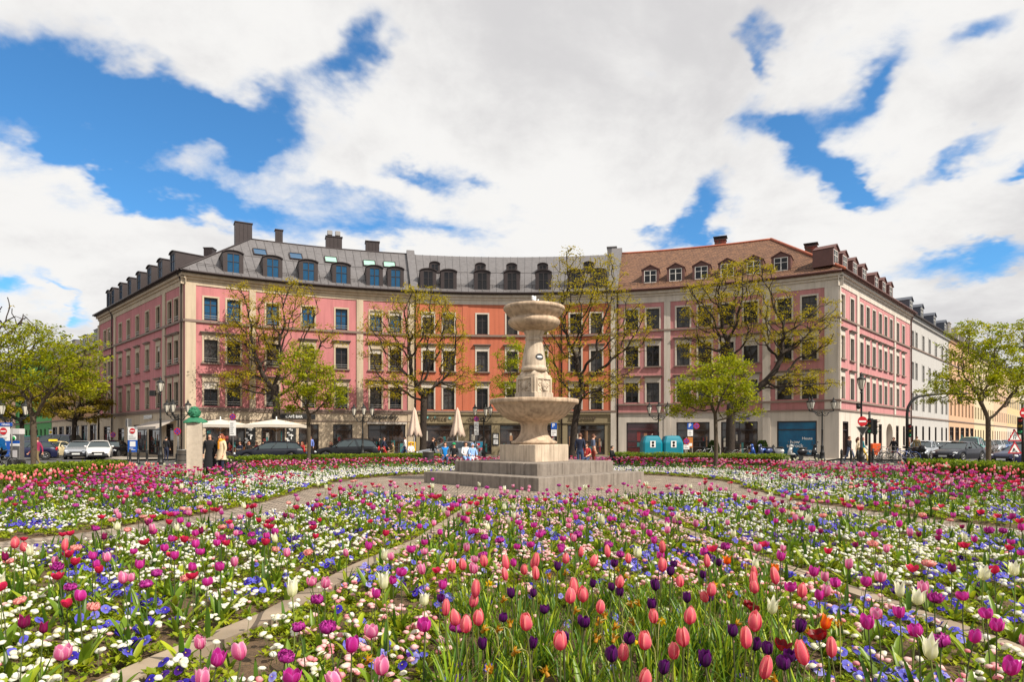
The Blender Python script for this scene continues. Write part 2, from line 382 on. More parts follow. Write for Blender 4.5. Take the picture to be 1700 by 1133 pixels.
# ------------------------------------------------------------------ facades as curves or lines in plan
class Arc:
    def __init__(s, px0, px1, c=(0, 14.4), r=43.5):
        s.c = c; s.r = r; s.t0 = s.hit(px0); s.t1 = s.hit(px1); s.len = (s.t1 - s.t0) * r; s.curved = True
    def hit(s, px):
        k = (px - CX) / FPX; cx, cy = s.c
        a = k * k + 1; b = -2 * (k * cx + cy); cc = cx * cx + cy * cy - s.r ** 2
        y = (-b + math.sqrt(b * b - 4 * a * cc)) / (2 * a); x = k * y
        return math.atan2(x - cx, y - cy)
    def u(s, px): return (s.hit(px) - s.t0) * s.r
    def pt(s, u, z, off=0):
        t = s.t0 + u / s.r; r = s.r - off
        return Vector((s.c[0] + r * math.sin(t), s.c[1] + r * math.cos(t), z))
    def M(s, u, z=0, off=0):
        t = s.t0 + u / s.r; T = Vector((math.cos(t), -math.sin(t), 0)); Yi = Vector((math.sin(t), math.cos(t), 0)); p = s.pt(u, z, off)
        return Matrix(((T.x, Yi.x, 0, p.x), (T.y, Yi.y, 0, p.y), (0, 0, 1, p.z), (0, 0, 0, 1)))
class Line:
    def __init__(s, p0, p1):
        s.p0 = Vector((*p0, 0)); d = Vector((*p1, 0)) - s.p0; s.len = d.length; s.t = d.normalized(); s.yi = Vector((-s.t.y, s.t.x, 0)); s.curved = False
    def u(s, px):
        k = (px - CX) / FPX
        return (s.p0.x - k * s.p0.y) / (k * s.t.y - s.t.x)
    def pt(s, u, z, off=0): p = s.p0 + s.t * u - s.yi * off; return Vector((p.x, p.y, z))
    def M(s, u, z=0, off=0):
        p = s.pt(u, z, off); T, Yi = s.t, s.yi
        return Matrix(((T.x, Yi.x, 0, p.x), (T.y, Yi.y, 0, p.y), (0, 0, 1, p.z), (0, 0, 0, 1)))
def corner_px(x, y): return CX + FPX * x / y
CL = (-25.0, 50.0); CR = (25.0, 50.0)
pxL, pxR = corner_px(*CL), corner_px(*CR)
LD = Vector((-.703, .711)).normalized(); RD = Vector((.68, .733)).normalized()
def lpt(u): return (CL[0] + LD.x * u, CL[1] + LD.y * u)
def rpt(u): return (CR[0] + RD.x * u, CR[1] + RD.y * u)
# pavements in front of the facades and along the two side streets
g = MB(); full = Arc(pxL, pxR); n = 60; U = [full.len * i / n for i in range(n + 1)]
for a, b in zip(U[:-1], U[1:]):
    q = [full.pt(a, 0, 0), full.pt(b, 0, 0), full.pt(b, 0, 5.6), full.pt(a, 0, 5.6)]
    g.quad([(p.x, p.y, 0) for p in q[::-1]], SLAB)
    g.quad([(q[3].x, q[3].y, -.13), (q[2].x, q[2].y, -.13), (q[2].x, q[2].y, 0), (q[3].x, q[3].y, 0)], SLAB)
struct(g, 'pavement')
for nm, F_, in (('pavement_street', Line(lpt(130), CL)), ('pavement_street', Line(CR, rpt(180)))):
    g = MB(); q = [F_.pt(0, .004, -.3), F_.pt(F_.len, .004, -.3), F_.pt(F_.len, .004, 4.2), F_.pt(0, .004, 4.2)]
    g.quad(q[::-1], SLAB); g.quad([q[3] - Vector((0, 0, .134)), q[2] - Vector((0, 0, .134)), q[2], q[3]], SLAB)
    struct(g, 'pavement')
# road markings of the ring road
g = MB(); ring(g, 27.6, 27.72, -.126, LINE, 20, 160, 90); struct(g, 'road_marking')
# ------------------------------------------------------------------ flower bed outline (used again for planting)
PATHS = [([(-5.2, 19.4), (-5.0, 15.5), (-5.2, 12.9), (-6.1, 9.9), (-8.0, 7.0), (-12, 4)], 1.5), ([(6.3, 19.0), (6.15, 15.5), (6.9, 12.4), (8.0, 9.8), (9.8, 7.2), (14, 4)], 1.3)]
STRIPS = [([(-.75, 15.2), (-1.07, 11.6), (-1.28, 9.26), (-1.7, 7.4), (-1.96, 5.3), (-2.25, 4.3), (-2.6, 2.6)], .21), ([(2.3, 15.2), (2.6, 11.0), (2.85, 8.6), (3.05, 7.2), (3.29, 5.7), (3.42, 4.4), (3.6, 2.6)], .2)]
def dist_poly(x, y, pl):
    x = np.asarray(x, float); y = np.asarray(y, float); best = np.full(x.shape, 1e9)
    for (x0, y0), (x1, y1) in zip(pl[:-1], pl[1:]):
        dx, dy = x1 - x0, y1 - y0; t = np.clip(((x - x0) * dx + (y - y0) * dy) / (dx * dx + dy * dy), 0, 1)
        best = np.minimum(best, np.hypot(x - x0 - t * dx, y - y0 - t * dy))
    return best
R_IN = 6.7; R_OUT = 15.3
def in_bed(x, y, marg=0.0):
    r = np.hypot(x - FC.x, y - FC.y)
    ok = (r > R_IN + marg) & ((r < R_OUT - marg) | ((y < 13) & (np.abs(x) < .85 * y + 3)))
    for pl, w in PATHS: ok &= dist_poly(x, y, pl) > w / 2 + marg
    for pl, w in STRIPS: ok &= dist_poly(x, y, pl) > w / 2 + marg
    return ok & (y > 1.6)
def ribbon(pl, w, z, m, name, nsub=6, th=.0):
    P = []
    for (a, b) in zip(pl[:-1], pl[1:]):
        for i in range(nsub): t = i / nsub; P.append((a[0] + (b[0] - a[0]) * t, a[1] + (b[1] - a[1]) * t))
    P.append(pl[-1]); mb = MB(); L_, R_ = [], []
    for i, p in enumerate(P):
        a, b = P[max(i - 1, 0)], P[min(i + 1, len(P) - 1)]; dx, dy = b[0] - a[0], b[1] - a[1]; l = math.hypot(dx, dy); nx, ny = -dy / l, dx / l
        L_.append((p[0] + nx * w / 2, p[1] + ny * w / 2)); R_.append((p[0] - nx * w / 2, p[1] - ny * w / 2))
    for i in range(len(P) - 1):
        mb.quad([(*R_[i], z), (*R_[i + 1], z), (*L_[i + 1], z), (*L_[i], z)], m)
        if th:
            mb.quad([(*L_[i], z), (*L_[i + 1], z), (*L_[i + 1], z - th), (*L_[i], z - th)], m)
            mb.quad([(*R_[i + 1], z), (*R_[i], z), (*R_[i], z - th), (*R_[i + 1], z - th)], m)
    return struct(mb, name)
# soil: a bumpy grid laid only where beds are
def soil():
    st = .22; xs = np.arange(-19, 19, st); ys = np.arange(1.6, 38.5, st); X, Y = np.meshgrid(xs, ys)
    H = .035 + .018 * np.sin(X * 3.1 + Y * 1.7) + rng.normal(0, .012, X.shape)
    ok = in_bed(X, Y, -.05); idx = -np.ones(X.shape, int); V = []; mb = MB(); nv = 0
    cell = in_bed(X[:-1, :-1] + st / 2, Y[:-1, :-1] + st / 2, .0)
    jj, ii = np.nonzero(cell); vid = {}
    vs = []; fs = []
    for j, i in zip(jj, ii):
        f = []
        for dj, di in ((0, 0), (0, 1), (1, 1), (1, 0)):
            k = (j + dj, i + di)
            if k not in vid: vid[k] = len(vs); vs.append((X[k], Y[k], max(.008, H[k]) if (0 < k[0] < cell.shape[0] and 0 < k[1] < cell.shape[1] and cell[k[0] - 1:k[0] + 1, k[1] - 1:k[1] + 1].all()) else .004))
            f.append(vid[k])
        fs.append(tuple(f))
    mb.add(vs, fs, SOIL, True); return struct(mb, 'flower_bed_soil')
soil()
for pl, w in PATHS: ribbon(pl, w + .1, .012, PAVE, 'garden_path')
for pl, w in STRIPS: ribbon(pl, w, .075, STRIPM, 'stone_edging_strip', th=.07)
# ------------------------------------------------------------------ window and dormer kits (x along the wall, y into it, z up)
_kit = {}
def kit_window(w, h, frame=FRAME_D, glass=GLASS, trim=CREAM, hood=True, sill=True, rail=True, blind=0.0, transom=.68):
    key = ('w', w, h, frame.name, glass.name, trim.name, hood, sill, rail, blind)
    if key in _kit: return _kit[key]
    parts = []
    m = MB(); a = w / 2; t = .07
    for x0, x1, z0, z1 in ((-a, -a + t, 0, h), (a - t, a, 0, h), (-a + t, a - t, 0, t), (-a + t, a - t, h - t, h), (-.04, .04, t, h - t)):
        m.box(x0, x1, .14, .22, z0, z1, frame)
    m.box(-a + t, -.04, .145, .215, h * transom, h * transom + .06, frame); m.box(.04, a - t, .145, .215, h * transom, h * transom + .06, frame)
    for q in (.34,):
        m.box(-a + t, -.04, .16, .20, h * q, h * q + .025, frame); m.box(.04, a - t, .16, .20, h * q, h * q + .025, frame)
    parts.append(('window', m.mesh('window'), 0))
    m = MB(); m.box(-a + .01, a - .01, .18, .2, .01, h - .01, glass); parts.append(('pane', m.mesh('pane'), 1))
    m = MB(); j = .13
    m.box(-a - j, -a, -.045, .24, 0, h + j, trim); m.box(a, a + j, -.045, .24, 0, h + j, trim); m.box(-a, a, -.042, .24, h, h + j - .002, trim)
    if hood:
        m.box(-a - j - .02, a + j + .02, -.03, .05, h + j, h + .46, trim)
        m.box(-a - j - .10, a + j + .10, -.17, .04, h + .46, h + .55, STRING); m.box(-a - j - .16, a + j + .16, -.24, .04, h + .55, h + .61, STRING)
    if sill: m.box(-a - j - .08, a + j + .08, -.15, .24, -.1, 0, STRING)
    parts.append(('surround', m.mesh('surround'), 1))
    if rail:
        m = MB()
        for z in (.16, .34): m.box(-a, a, -.035, -.01, z, z + .035, METAL)
        parts.append(('guard_rail', m.mesh('guard_rail'), 1))
    if blind:
        m = MB(); m.box(-a + .03, a - .03, .08, .12, h * (1 - blind), h - .01, BLIND); parts.append(('blind', m.mesh('blind'), 1))
    _kit[key] = parts; return parts
def place(parts, parent, M):
    top = None
    for nm, me, lv in parts:
        if lv == 0: top = link(nm, me, parent, M)
        else: link(nm, me, top)
    return top
def kit_dormer(w, h, depth, style='arch', clad=ZINC_D, frame=FRAME_D, glass=GLASS_B):
    key = ('d', w, h, depth, style, clad.name, frame.name, glass.name)
    if key in _kit: return _kit[key]
    a = w / 2; parts = []; m = MB()
    if style == 'arch': out = [(-a, 0), (a, 0), (a, h - .2), (a * .72, h - .08), (a * .38, h - .02), (0, h), (-a * .38, h - .02), (-a * .72, h - .08), (-a, h - .2)]
    elif style == 'gable': out = [(-a, 0), (a, 0), (a, h - .42), (0, h), (-a, h - .42)]
    elif style == 'gambrel': out = [(-a, 0), (a, 0), (a, h - .5), (a * .55, h), (-a * .55, h), (-a, h - .5)]
    else: out = [(-a, 0), (a, 0), (a, h), (-a, h)]
    # front frame with an opening for the window
    fw = (.27 if style == 'arch' else .2) if w > 1.2 else .14
    zo0, zo1 = .12, min(p[1] for p in out if p[1] > .2) - .02
    m.box(-a, -a + fw, 0, .1, 0, zo1, clad); m.box(a - fw, a, 0, .1, 0, zo1, clad); m.box(-a + fw, a - fw, 0, .1, 0, zo0, clad)
    top = [(x, z) for x, z in out if z > .05]; cap = [(-a, zo1)] + [(a, zo1)] + [p for p in top]
    m.prism([(-a, zo1), (a, zo1)] + top[0:], 0, .1, clad)
    m.prism(out, .1, depth, clad)
    # eaves of the dormer roof, standing a little proud
    ro = [(x * 1.09, z + .05) for x, z in top]; ri = [(x * 1.02, z + .0) for x, z in top]
    for (p, q, r_, s_) in zip(ro[:-1], ro[1:], ri[1:], ri[:-1]): m.prism([p, q, r_, s_], -.1, depth, clad)
    parts.append(('dormer', m.mesh('dormer'), 0))
    m = MB(); b = a - fw; t = .05
    for x0, x1, z0, z1 in ((-b, -b + t, zo0, zo1), (b - t, b, zo0, zo1), (-b + t, b - t, zo0, zo0 + t), (-b + t, b - t, zo1 - t, zo1), (-.03, .03, zo0 + t, zo1 - t)):
        m.box(x0, x1, .01, .07, z0, z1, frame)
    zm = zo0 + (zo1 - zo0) * (.6 if h > 1.3 else .5)
    m.box(-b + t, -.03, .015, .065, zm, zm + .035, frame); m.box(.03, b - t, .015, .065, zm, zm + .035, frame)
    parts.append(('window', m.mesh('window'), 1))
    m = MB(); m.box(-b + .005, b - .005, .05, .08, zo0 + .005, zo1 - .005, glass); parts.append(('pane', m.mesh('pane'), 1))
    _kit[key] = parts; return parts

def strip_box(mb, F, u0, u1, z0, z1, o0, o1, m, step=1.6):
    """box that follows the facade; o0 < o1 are distances out from the wall plane"""
    n = max(1, int(math.ceil((u1 - u0) / step))) if F.curved else 1
    U = [u0 + (u1 - u0) * i / n for i in range(n + 1)]; vs = []; fs = []
    for u in U: vs += [F.pt(u, z0, o1), F.pt(u, z1, o1), F.pt(u, z1, o0), F.pt(u, z0, o0)]
    for i in range(n):
        k = 4 * i
        for a in range(4): b = (a + 1) % 4; fs.append((k + a, k + 4 + a, k + 4 + b, k + b))
    fs.append((0, 1, 2, 3)); fs.append((4 * n + 3, 4 * n + 2, 4 * n + 1, 4 * n)); mb.add(vs, fs, m)
def wall_with_holes(F, u0, u1, zbands, holes, name, parent, off=0.0):
    """zbands: [(z0, z1, material)], holes: [(u0,u1,z0,z1)]"""
    mb = MB(); us = {u0, u1}; zs = set()
    for z0, z1, m in zbands: zs |= {z0, z1}
    for h in holes:
        us |= {max(u0, h[0]), min(u1, h[1])}; zs |= {h[2], h[3]}
    if F.curved:
        n = int((u1 - u0) / 1.3) + 1; us |= {u0 + (u1 - u0) * i / n for i in range(n + 1)}
    us = sorted(us); zs = sorted(zs)
    us = [u for i, u in enumerate(us) if i == 0 or u - us[i - 1] > 1e-4]
    for z0, z1 in zip(zs[:-1], zs[1:]):
        zc = (z0 + z1) / 2; m = next((b[2] for b in zbands if b[0] <= zc <= b[1]), None)
        if m is None: continue
        for a, b in zip(us[:-1], us[1:]):
            uc = (a + b) / 2
            if any(h[0] < uc < h[1] and h[2] < zc < h[3] for h in holes): continue
            mb.quad([F.pt(a, z0, off), F.pt(b, z0, off), F.pt(b, z1, off), F.pt(a, z1, off)], m)
    return mb.build(name, parent)
def shopfront(F, uc, w, z0, z1, name, parent, glass=SHOPG, frame=FRAME_D, bars=2, transom=.78, deep=.25, display=None):
    m = MB(); a = w / 2; h = z1 - z0; M = F.M(uc, z0)
    for x0, x1, a0, a1 in ((-a, -a + .08, 0, h), (a - .08, a, 0, h), (-a + .08, a - .08, 0, .14), (-a + .08, a - .08, h - .1, h)): m.box(x0, x1, .05, deep, a0, a1, frame)
    for i in range(1, bars): x = -a + w * i / bars; m.box(x - .03, x + .03, .1, deep - .02, .14, h - .1, frame)
    if transom: m.box(-a + .08, a - .08, .09, deep - .04, h * transom, h * transom + .07, frame)
    o = m.build(name, parent, M)
    p = MB(); p.box(-a + .02, a - .02, deep - .09, deep - .07, .02, h - .02, glass); p.build('pane', o)
    if display:
        d = MB(); rnd = random.Random(int(uc * 100))
        for i in range(int(w * 5)):
            x = rnd.uniform(-a + .2, a - .2); hh = rnd.uniform(.15, .9); zz = rnd.choice([.16, .16, .7, 1.2]); ww = rnd.uniform(.08, .3)
            if zz + hh > h * transom: hh = .3
            if zz + hh > h - .15: continue
            d.box(x - ww / 2, x + ww / 2, deep - .105 - .001 * i, deep - .1, zz, zz + hh, rnd.choice(display))
        for zs in (.66, 1.16):
            if zs < h * transom - .2: d.box(-a + .12, a - .12, deep - .115, deep - .1, zs - .02, zs + .04, display[4])
        d.box(-a + .12, a - .12, deep - .116, deep - .1, .15, .2, display[4]); d.box(-.02, .02, deep - .117, deep - .1, .15, 1.2, display[4]); d.build('window_display', o)
    return o
def downpipe(F, u, z1, parent, m=ZINC_D):
    mb = MB(); pts = [F.pt(u, .1, .12), F.pt(u, z1 - .7, .12), F.pt(u, z1 - .3, .3), F.pt(u, z1, .5)]; mb.tube(pts, .065, m, 8)
    for z in (1.5, 4.5, 7.5, 10.5): mb.tube([F.pt(u, z, .12), F.pt(u, z + .06, .12)], .085, m, 8)
    return mb.build('downpipe', parent)

ZE = 14.3; ZR = 19.7; BK = 7.6; OV = .55
SL = (ZR - ZE) / (BK + OV)
def roof_z(off): return ZE + (OV - off) * SL          # off: + outside the wall
def uvmesh(me, scale=1.0):
    """roof tiles run with the slope: UV from height and plan distance"""
    uv = me.uv_layers.new(name='UVMap'); co = [v.co for v in me.vertices]
    for l in me.loops:
        p = co[l.vertex_index]; uv.data[l.index].uv = (math.hypot(p.x, p.y - 14.4) * 0 + math.atan2(p.x, p.y - 14.4) * 47 if abs(p.x) < 25.01 and p.y < 66 and True else (p.x * .68 + p.y * .73), p.z * 1.8)
def corner_ridge(C, F_arc, side_yi, side_t, sgn):
    """plan point BK behind both walls: on the arc radius R+BK and BK behind the side wall"""
    base = Vector((*C, 0)) + side_yi * BK; c = Vector((*F_arc.c, 0)); r = F_arc.r + BK
    d = base - c; b = d.dot(side_t); q = d.length_squared - r * r; s = -b - math.sqrt(b * b - q), -b + math.sqrt(b * b - q)
    best = min(s, key=lambda v: abs(v)); return base + side_t * best
def arc_u_off(F, p):
    d = Vector((p.x - F.c[0], p.y - F.c[1])); return (math.atan2(d.x, d.y) - F.t0) * F.r, F.r - d.length
def roof_arc(F, m, parent, hipL=None, hipR=None, seams=True, off_list=None):
    mb = MB(); nt_ = 10; rows = []
    nU = int(F.len / .6)
    for i in range(nt_ + 1):
        t = i / nt_; off = OV - t * (BK + OV); z = ZE + t * (ZR - ZE); a, b = 0.0, F.len; ea = eb = None
        if hipL: p = hipL[0].lerp(hipL[1], t); a, ea = arc_u_off(F, p)
        if hipR: p = hipR[0].lerp(hipR[1], t); b, eb = arc_u_off(F, p)
        row = []
        for k in range(nU + 1):
            u = a + (b - a) * k / nU; o = off
            if k == 0 and ea is not None: o = ea
            if k == nU and eb is not None: o = eb
            row.append(F.pt(u, z, o))
        rows.append(row)
    vs = [p for r in rows for p in r]; w = nU + 1
    fs = [(i * w + k, i * w + k + 1, (i + 1) * w + k + 1, (i + 1) * w + k) for i in range(nt_) for k in range(nU)]
    mb.add(vs, fs, m)
    # back slope, so the roof is closed
    back = [F.pt((rows[-1] and 0) + F.len * k / nU, ZE, -2 * BK) for k in range(nU + 1)]
    b0 = len(mb.v); mb.add(rows[-1] + back, [(k, k + 1, w + k + 1, w + k) for k in range(nU)], m)
    o = mb.build('roof', parent)
    if m is TILE: uvmesh(o.data)
    if seams:
        sm = MB(); u = .3
        while u < F.len:
            t1 = 1.0; t0 = 0
            if hipL:
                ue, _ = arc_u_off(F, hipL[1])
                if u < ue: t1 = u / ue
            if hipR:
                ue, _ = arc_u_off(F, hipR[1])
                if u > ue: t1 = (F.len - u) / (F.len - ue)
            pa = F.pt(u, ZE + .02, OV); pb = F.pt(u, ZE + t1 * (ZR - ZE) + .02, OV - t1 * (BK + OV))
            if t1 > .04: sm.tube([pa, pb], .028, m, 4, False)
            u += .62
        for tz in (.12, .52):
            off = OV - tz * (BK + OV); za = ZE + tz * (ZR - ZE)
            ks = [F.len * i / 60 for i in range(61)]
            lo = arc_u_off(F, hipL[1])[0] * tz if hipL else 0; hi = F.len - (F.len - arc_u_off(F, hipR[1])[0]) * tz if hipR else F.len
            ks = [k for k in ks if lo < k < hi]
            if tz < .3:
                for dz in (.14, .26): sm.tube([F.pt(k, za + dz, off) for k in ks], .016, ZINC_D, 4, False)
                for k in ks[::2]: sm.tube([F.pt(k, za - .02, off), F.pt(k, za + .28, off)], .014, ZINC_D, 4, False)
            else: sm.tube([F.pt(k, za + .03, off) for k in ks], .02, m, 4, False)
        sm.build('roof_seams', o)
    return o
def roof_line(F, m, parent, hip_end=None, hip_start=None, seams=True, bk=BK):
    mb = MB(); nt_ = 8; n = 24; rows = []
    for i in range(nt_ + 1):
        t = i / nt_; z = ZE + t * (ZR - ZE); off = OV - t * (bk + OV); a, b = F.pt(0, z, off), F.pt(F.len, z, off)
        if hip_end: b = hip_end[0].lerp(hip_end[1], t); b.z = z
        if hip_start: a = hip_start[0].lerp(hip_start[1], t); a.z = z
        rows.append([a.lerp(b, k / n) for k in range(n + 1)])
    w = n + 1; mb.add([p for r in rows for p in r], [(i * w + k, i * w + k + 1, (i + 1) * w + k + 1, (i + 1) * w + k) for i in range(nt_) for k in range(n)], m)
    back = [F.pt(F.len * k / n, ZE, -2 * bk) for k in range(n + 1)]
    mb.add(rows[-1] + back, [(k, k + 1, w + k + 1, w + k) for k in range(n)], m)
    # gable triangles close both ends
    for u in (0, F.len):
        if (u == 0 and hip_start) or (u > 0 and hip_end): continue
        mb.add([F.pt(u, ZE, OV), F.pt(u, ZR, -bk), F.pt(u, ZE, -2 * bk)], [(0, 1, 2)], m)
    o = mb.build('roof', parent)
    if m is TILE: uvmesh(o.data)
    return o
def chimney(px, d, ztop, zbot, w, dd, parent, m, cap=None, pots=0):
    mb = MB(); x = gx(px, d); a = math.atan2(x, d - 14.4) if abs(x) < 30 else 0
    M = TR(x, d, 0, -a); mb.box(-w / 2, w / 2, -dd / 2, dd / 2, zbot, ztop, m)
    if m is ZINC_D:
        for i in range(1, 4): mb.box(-w / 2 + w * i / 4 - .02, -w / 2 + w * i / 4 + .02, -dd / 2 - .03, dd / 2 + .03, zbot, ztop - .03, m)
    mb.box(-w / 2 - .06, w / 2 + .06, -dd / 2 - .06, dd / 2 + .06, ztop, ztop + .09, cap or m)
    if m is BRICK or cap is TILE_D:
        mb.box(-w / 2 + .1, w / 2 - .1, -dd / 2 + .1, dd / 2 - .1, ztop + .09, ztop + .3, ZINC_D); mb.box(-w / 2 - .12, w / 2 + .12, -dd / 2 - .12, dd / 2 + .12, ztop + .3, ztop + .38, ZINC_D)
    for k in range(pots):
        xx = -w / 4 + k * w / 2; mb.rbox(xx - .24, xx + .24, -.24, .24, ztop + .3, ztop + .72, METAL, .04)
        mb.tube([(xx, 0, ztop + .05), (xx, 0, ztop + .32)], .06, METAL, 6)
    return mb.build('chimney', parent, M)
def skylight(F, px, off, parent, glass, w=1.15, l=1.5):
    u = F.u(px); M = F.M(u, 0); th = math.atan(SL); mb = MB(); z = roof_z(off)
    Ml = M @ Matrix.Translation((0, -off, z)) @ Matrix.Rotation(th, 4, 'X')
    for x0, x1, y0, y1 in ((-w / 2, w / 2, -l / 2, -l / 2 + .08), (-w / 2, w / 2, l / 2 - .08, l / 2), (-w / 2, -w / 2 + .08, -l / 2 + .08, l / 2 - .08), (w / 2 - .08, w / 2, -l / 2 + .08, l / 2 - .08)): mb.box(x0, x1, y0, y1, -.05, .14, ZINC_D)
    o = mb.build('skylight', parent, Ml); p = MB(); p.box(-w / 2 + .06, w / 2 - .06, -l / 2 + .06, l / 2 - .06, .08, .1, glass); p.build('pane', o)

# floor levels measured against the facades
ROW = {1: (10.72, 12.5), 2: (7.42, 9.22), 3: (4.06, 5.95)}
ROWR = {1: (10.92, 12.68), 2: (7.72, 9.5), 3: (4.62, 6.32)}
rb = random.Random(3)
def storey_windows(F, parent, us, rows, w, trim, glass_top=GLASS, rail=True, holes=None, rail_rows=(1, 2, 3), frame=FRAME_D, blind_p=.25, w_fun=None):
    for ri, (z0, z1) in rows.items():
        for u in us:
            h = round(z1 - z0, 3); bl = 0.0
            if ri == 2 and rb.random() < blind_p: bl = rb.choice((.22, .35))
            if ri == 1 and rb.random() < blind_p * .4: bl = .18
            if ri == 3 and rb.random() < blind_p: bl = .3
            g_ = glass_top if ri == 1 and glass_top is not GLASS else rb.choice((GLASS, GLASS, GLASS2, GLASS3))
            place(kit_window(w, h, frame, g_, trim, hood=(ri != 1), sill=(ri == 2), rail=rail, blind=bl), parent, F.M(u, z0))
            holes.append((u - w / 2, u + w / 2, z0, z1))
def bands(F, parent, u0, u1, z_list):
    mb = MB()
    for z0, z1, o in z_list: strip_box(mb, F, u0, u1, z0, z1, -.02, o, STRING)
    mb.build('string_course', parent)
def cornice(F, parent, u0, u1, m, frieze0=13.35, gut=ZINC_D):
    mb = MB()
    strip_box(mb, F, u0, u1, frieze0, 13.75, .002, .05, m); strip_box(mb, F, u0, u1, 13.75, 13.95, .003, .16, m); strip_box(mb, F, u0, u1, 13.95, 14.16, .004, .34, m)
    strip_box(mb, F, u0, u1, 14.16, 14.27, .005, .52, gut)
    mb.build('cornice', parent)
    mb = MB(); n = 40 if F.curved else 1
    mb.tube([F.pt(u0 + (u1 - u0) * i / n, ZE - .02, OV + .05) for i in range(n + 1)], .085, gut, 8); mb.build('gutter', parent)
def pilaster(F, parent, u0, u1, z0, z1, m, o=.09):
    mb = MB(); strip_box(mb, F, u0, u1, z0, z1, .001, o, m); mb.build('pilaster', parent)
def back_and_ends(F, parent, m, depth=2 * BK):
    mb = MB(); n = 12 if F.curved else 1
    for i in range(n):
        a, b = F.len * i / n, F.len * (i + 1) / n; mb.quad([F.pt(b, 0, -depth), F.pt(a, 0, -depth), F.pt(a, ZE, -depth), F.pt(b, ZE, -depth)], m)
    for u in (0, F.len): mb.quad([F.pt(u, 0, 0), F.pt(u, 0, -depth), F.pt(u, ZE, -depth), F.pt(u, ZE, 0)], m)
    mb.build('rear_wall', parent)
def sign_text(F, px, z, s, size, m, parent, off=.1, bold=.0, shear=0, spacing=1.0, depth=.05, name='sign'):
    me = text_mesh(s, size, m, depth, bold, shear, spacing); return link(name, me, parent, F.M(F.u(px), z) @ Matrix.Translation((0, -off, 0)))

BLACK = mat('black_lettering', (.02, .02, .02), .5); WHITE = mat('white_paint', (.78, .77, .75), .5); SIGNRED = mat('sign_red', srgb(190, 24, 36), .4)
SIGNBLUE = mat('sign_blue', srgb(20, 80, 170), .4); GREYM = mat('grey_metal', srgb(120, 118, 116), .5, metal=.5, noise=.15, nscale=5)
DISP = [mat('display_warm', srgb(150, 110, 80), .8), mat('display_red', srgb(130, 50, 50), .8), mat('display_white', srgb(180, 172, 160), .8), mat('display_teal', srgb(50, 110, 110), .8), mat('display_dark', srgb(60, 56, 60), .8)]
AWN = mat('grey_awning_cloth', srgb(170, 160, 150), .8, noise=.06)

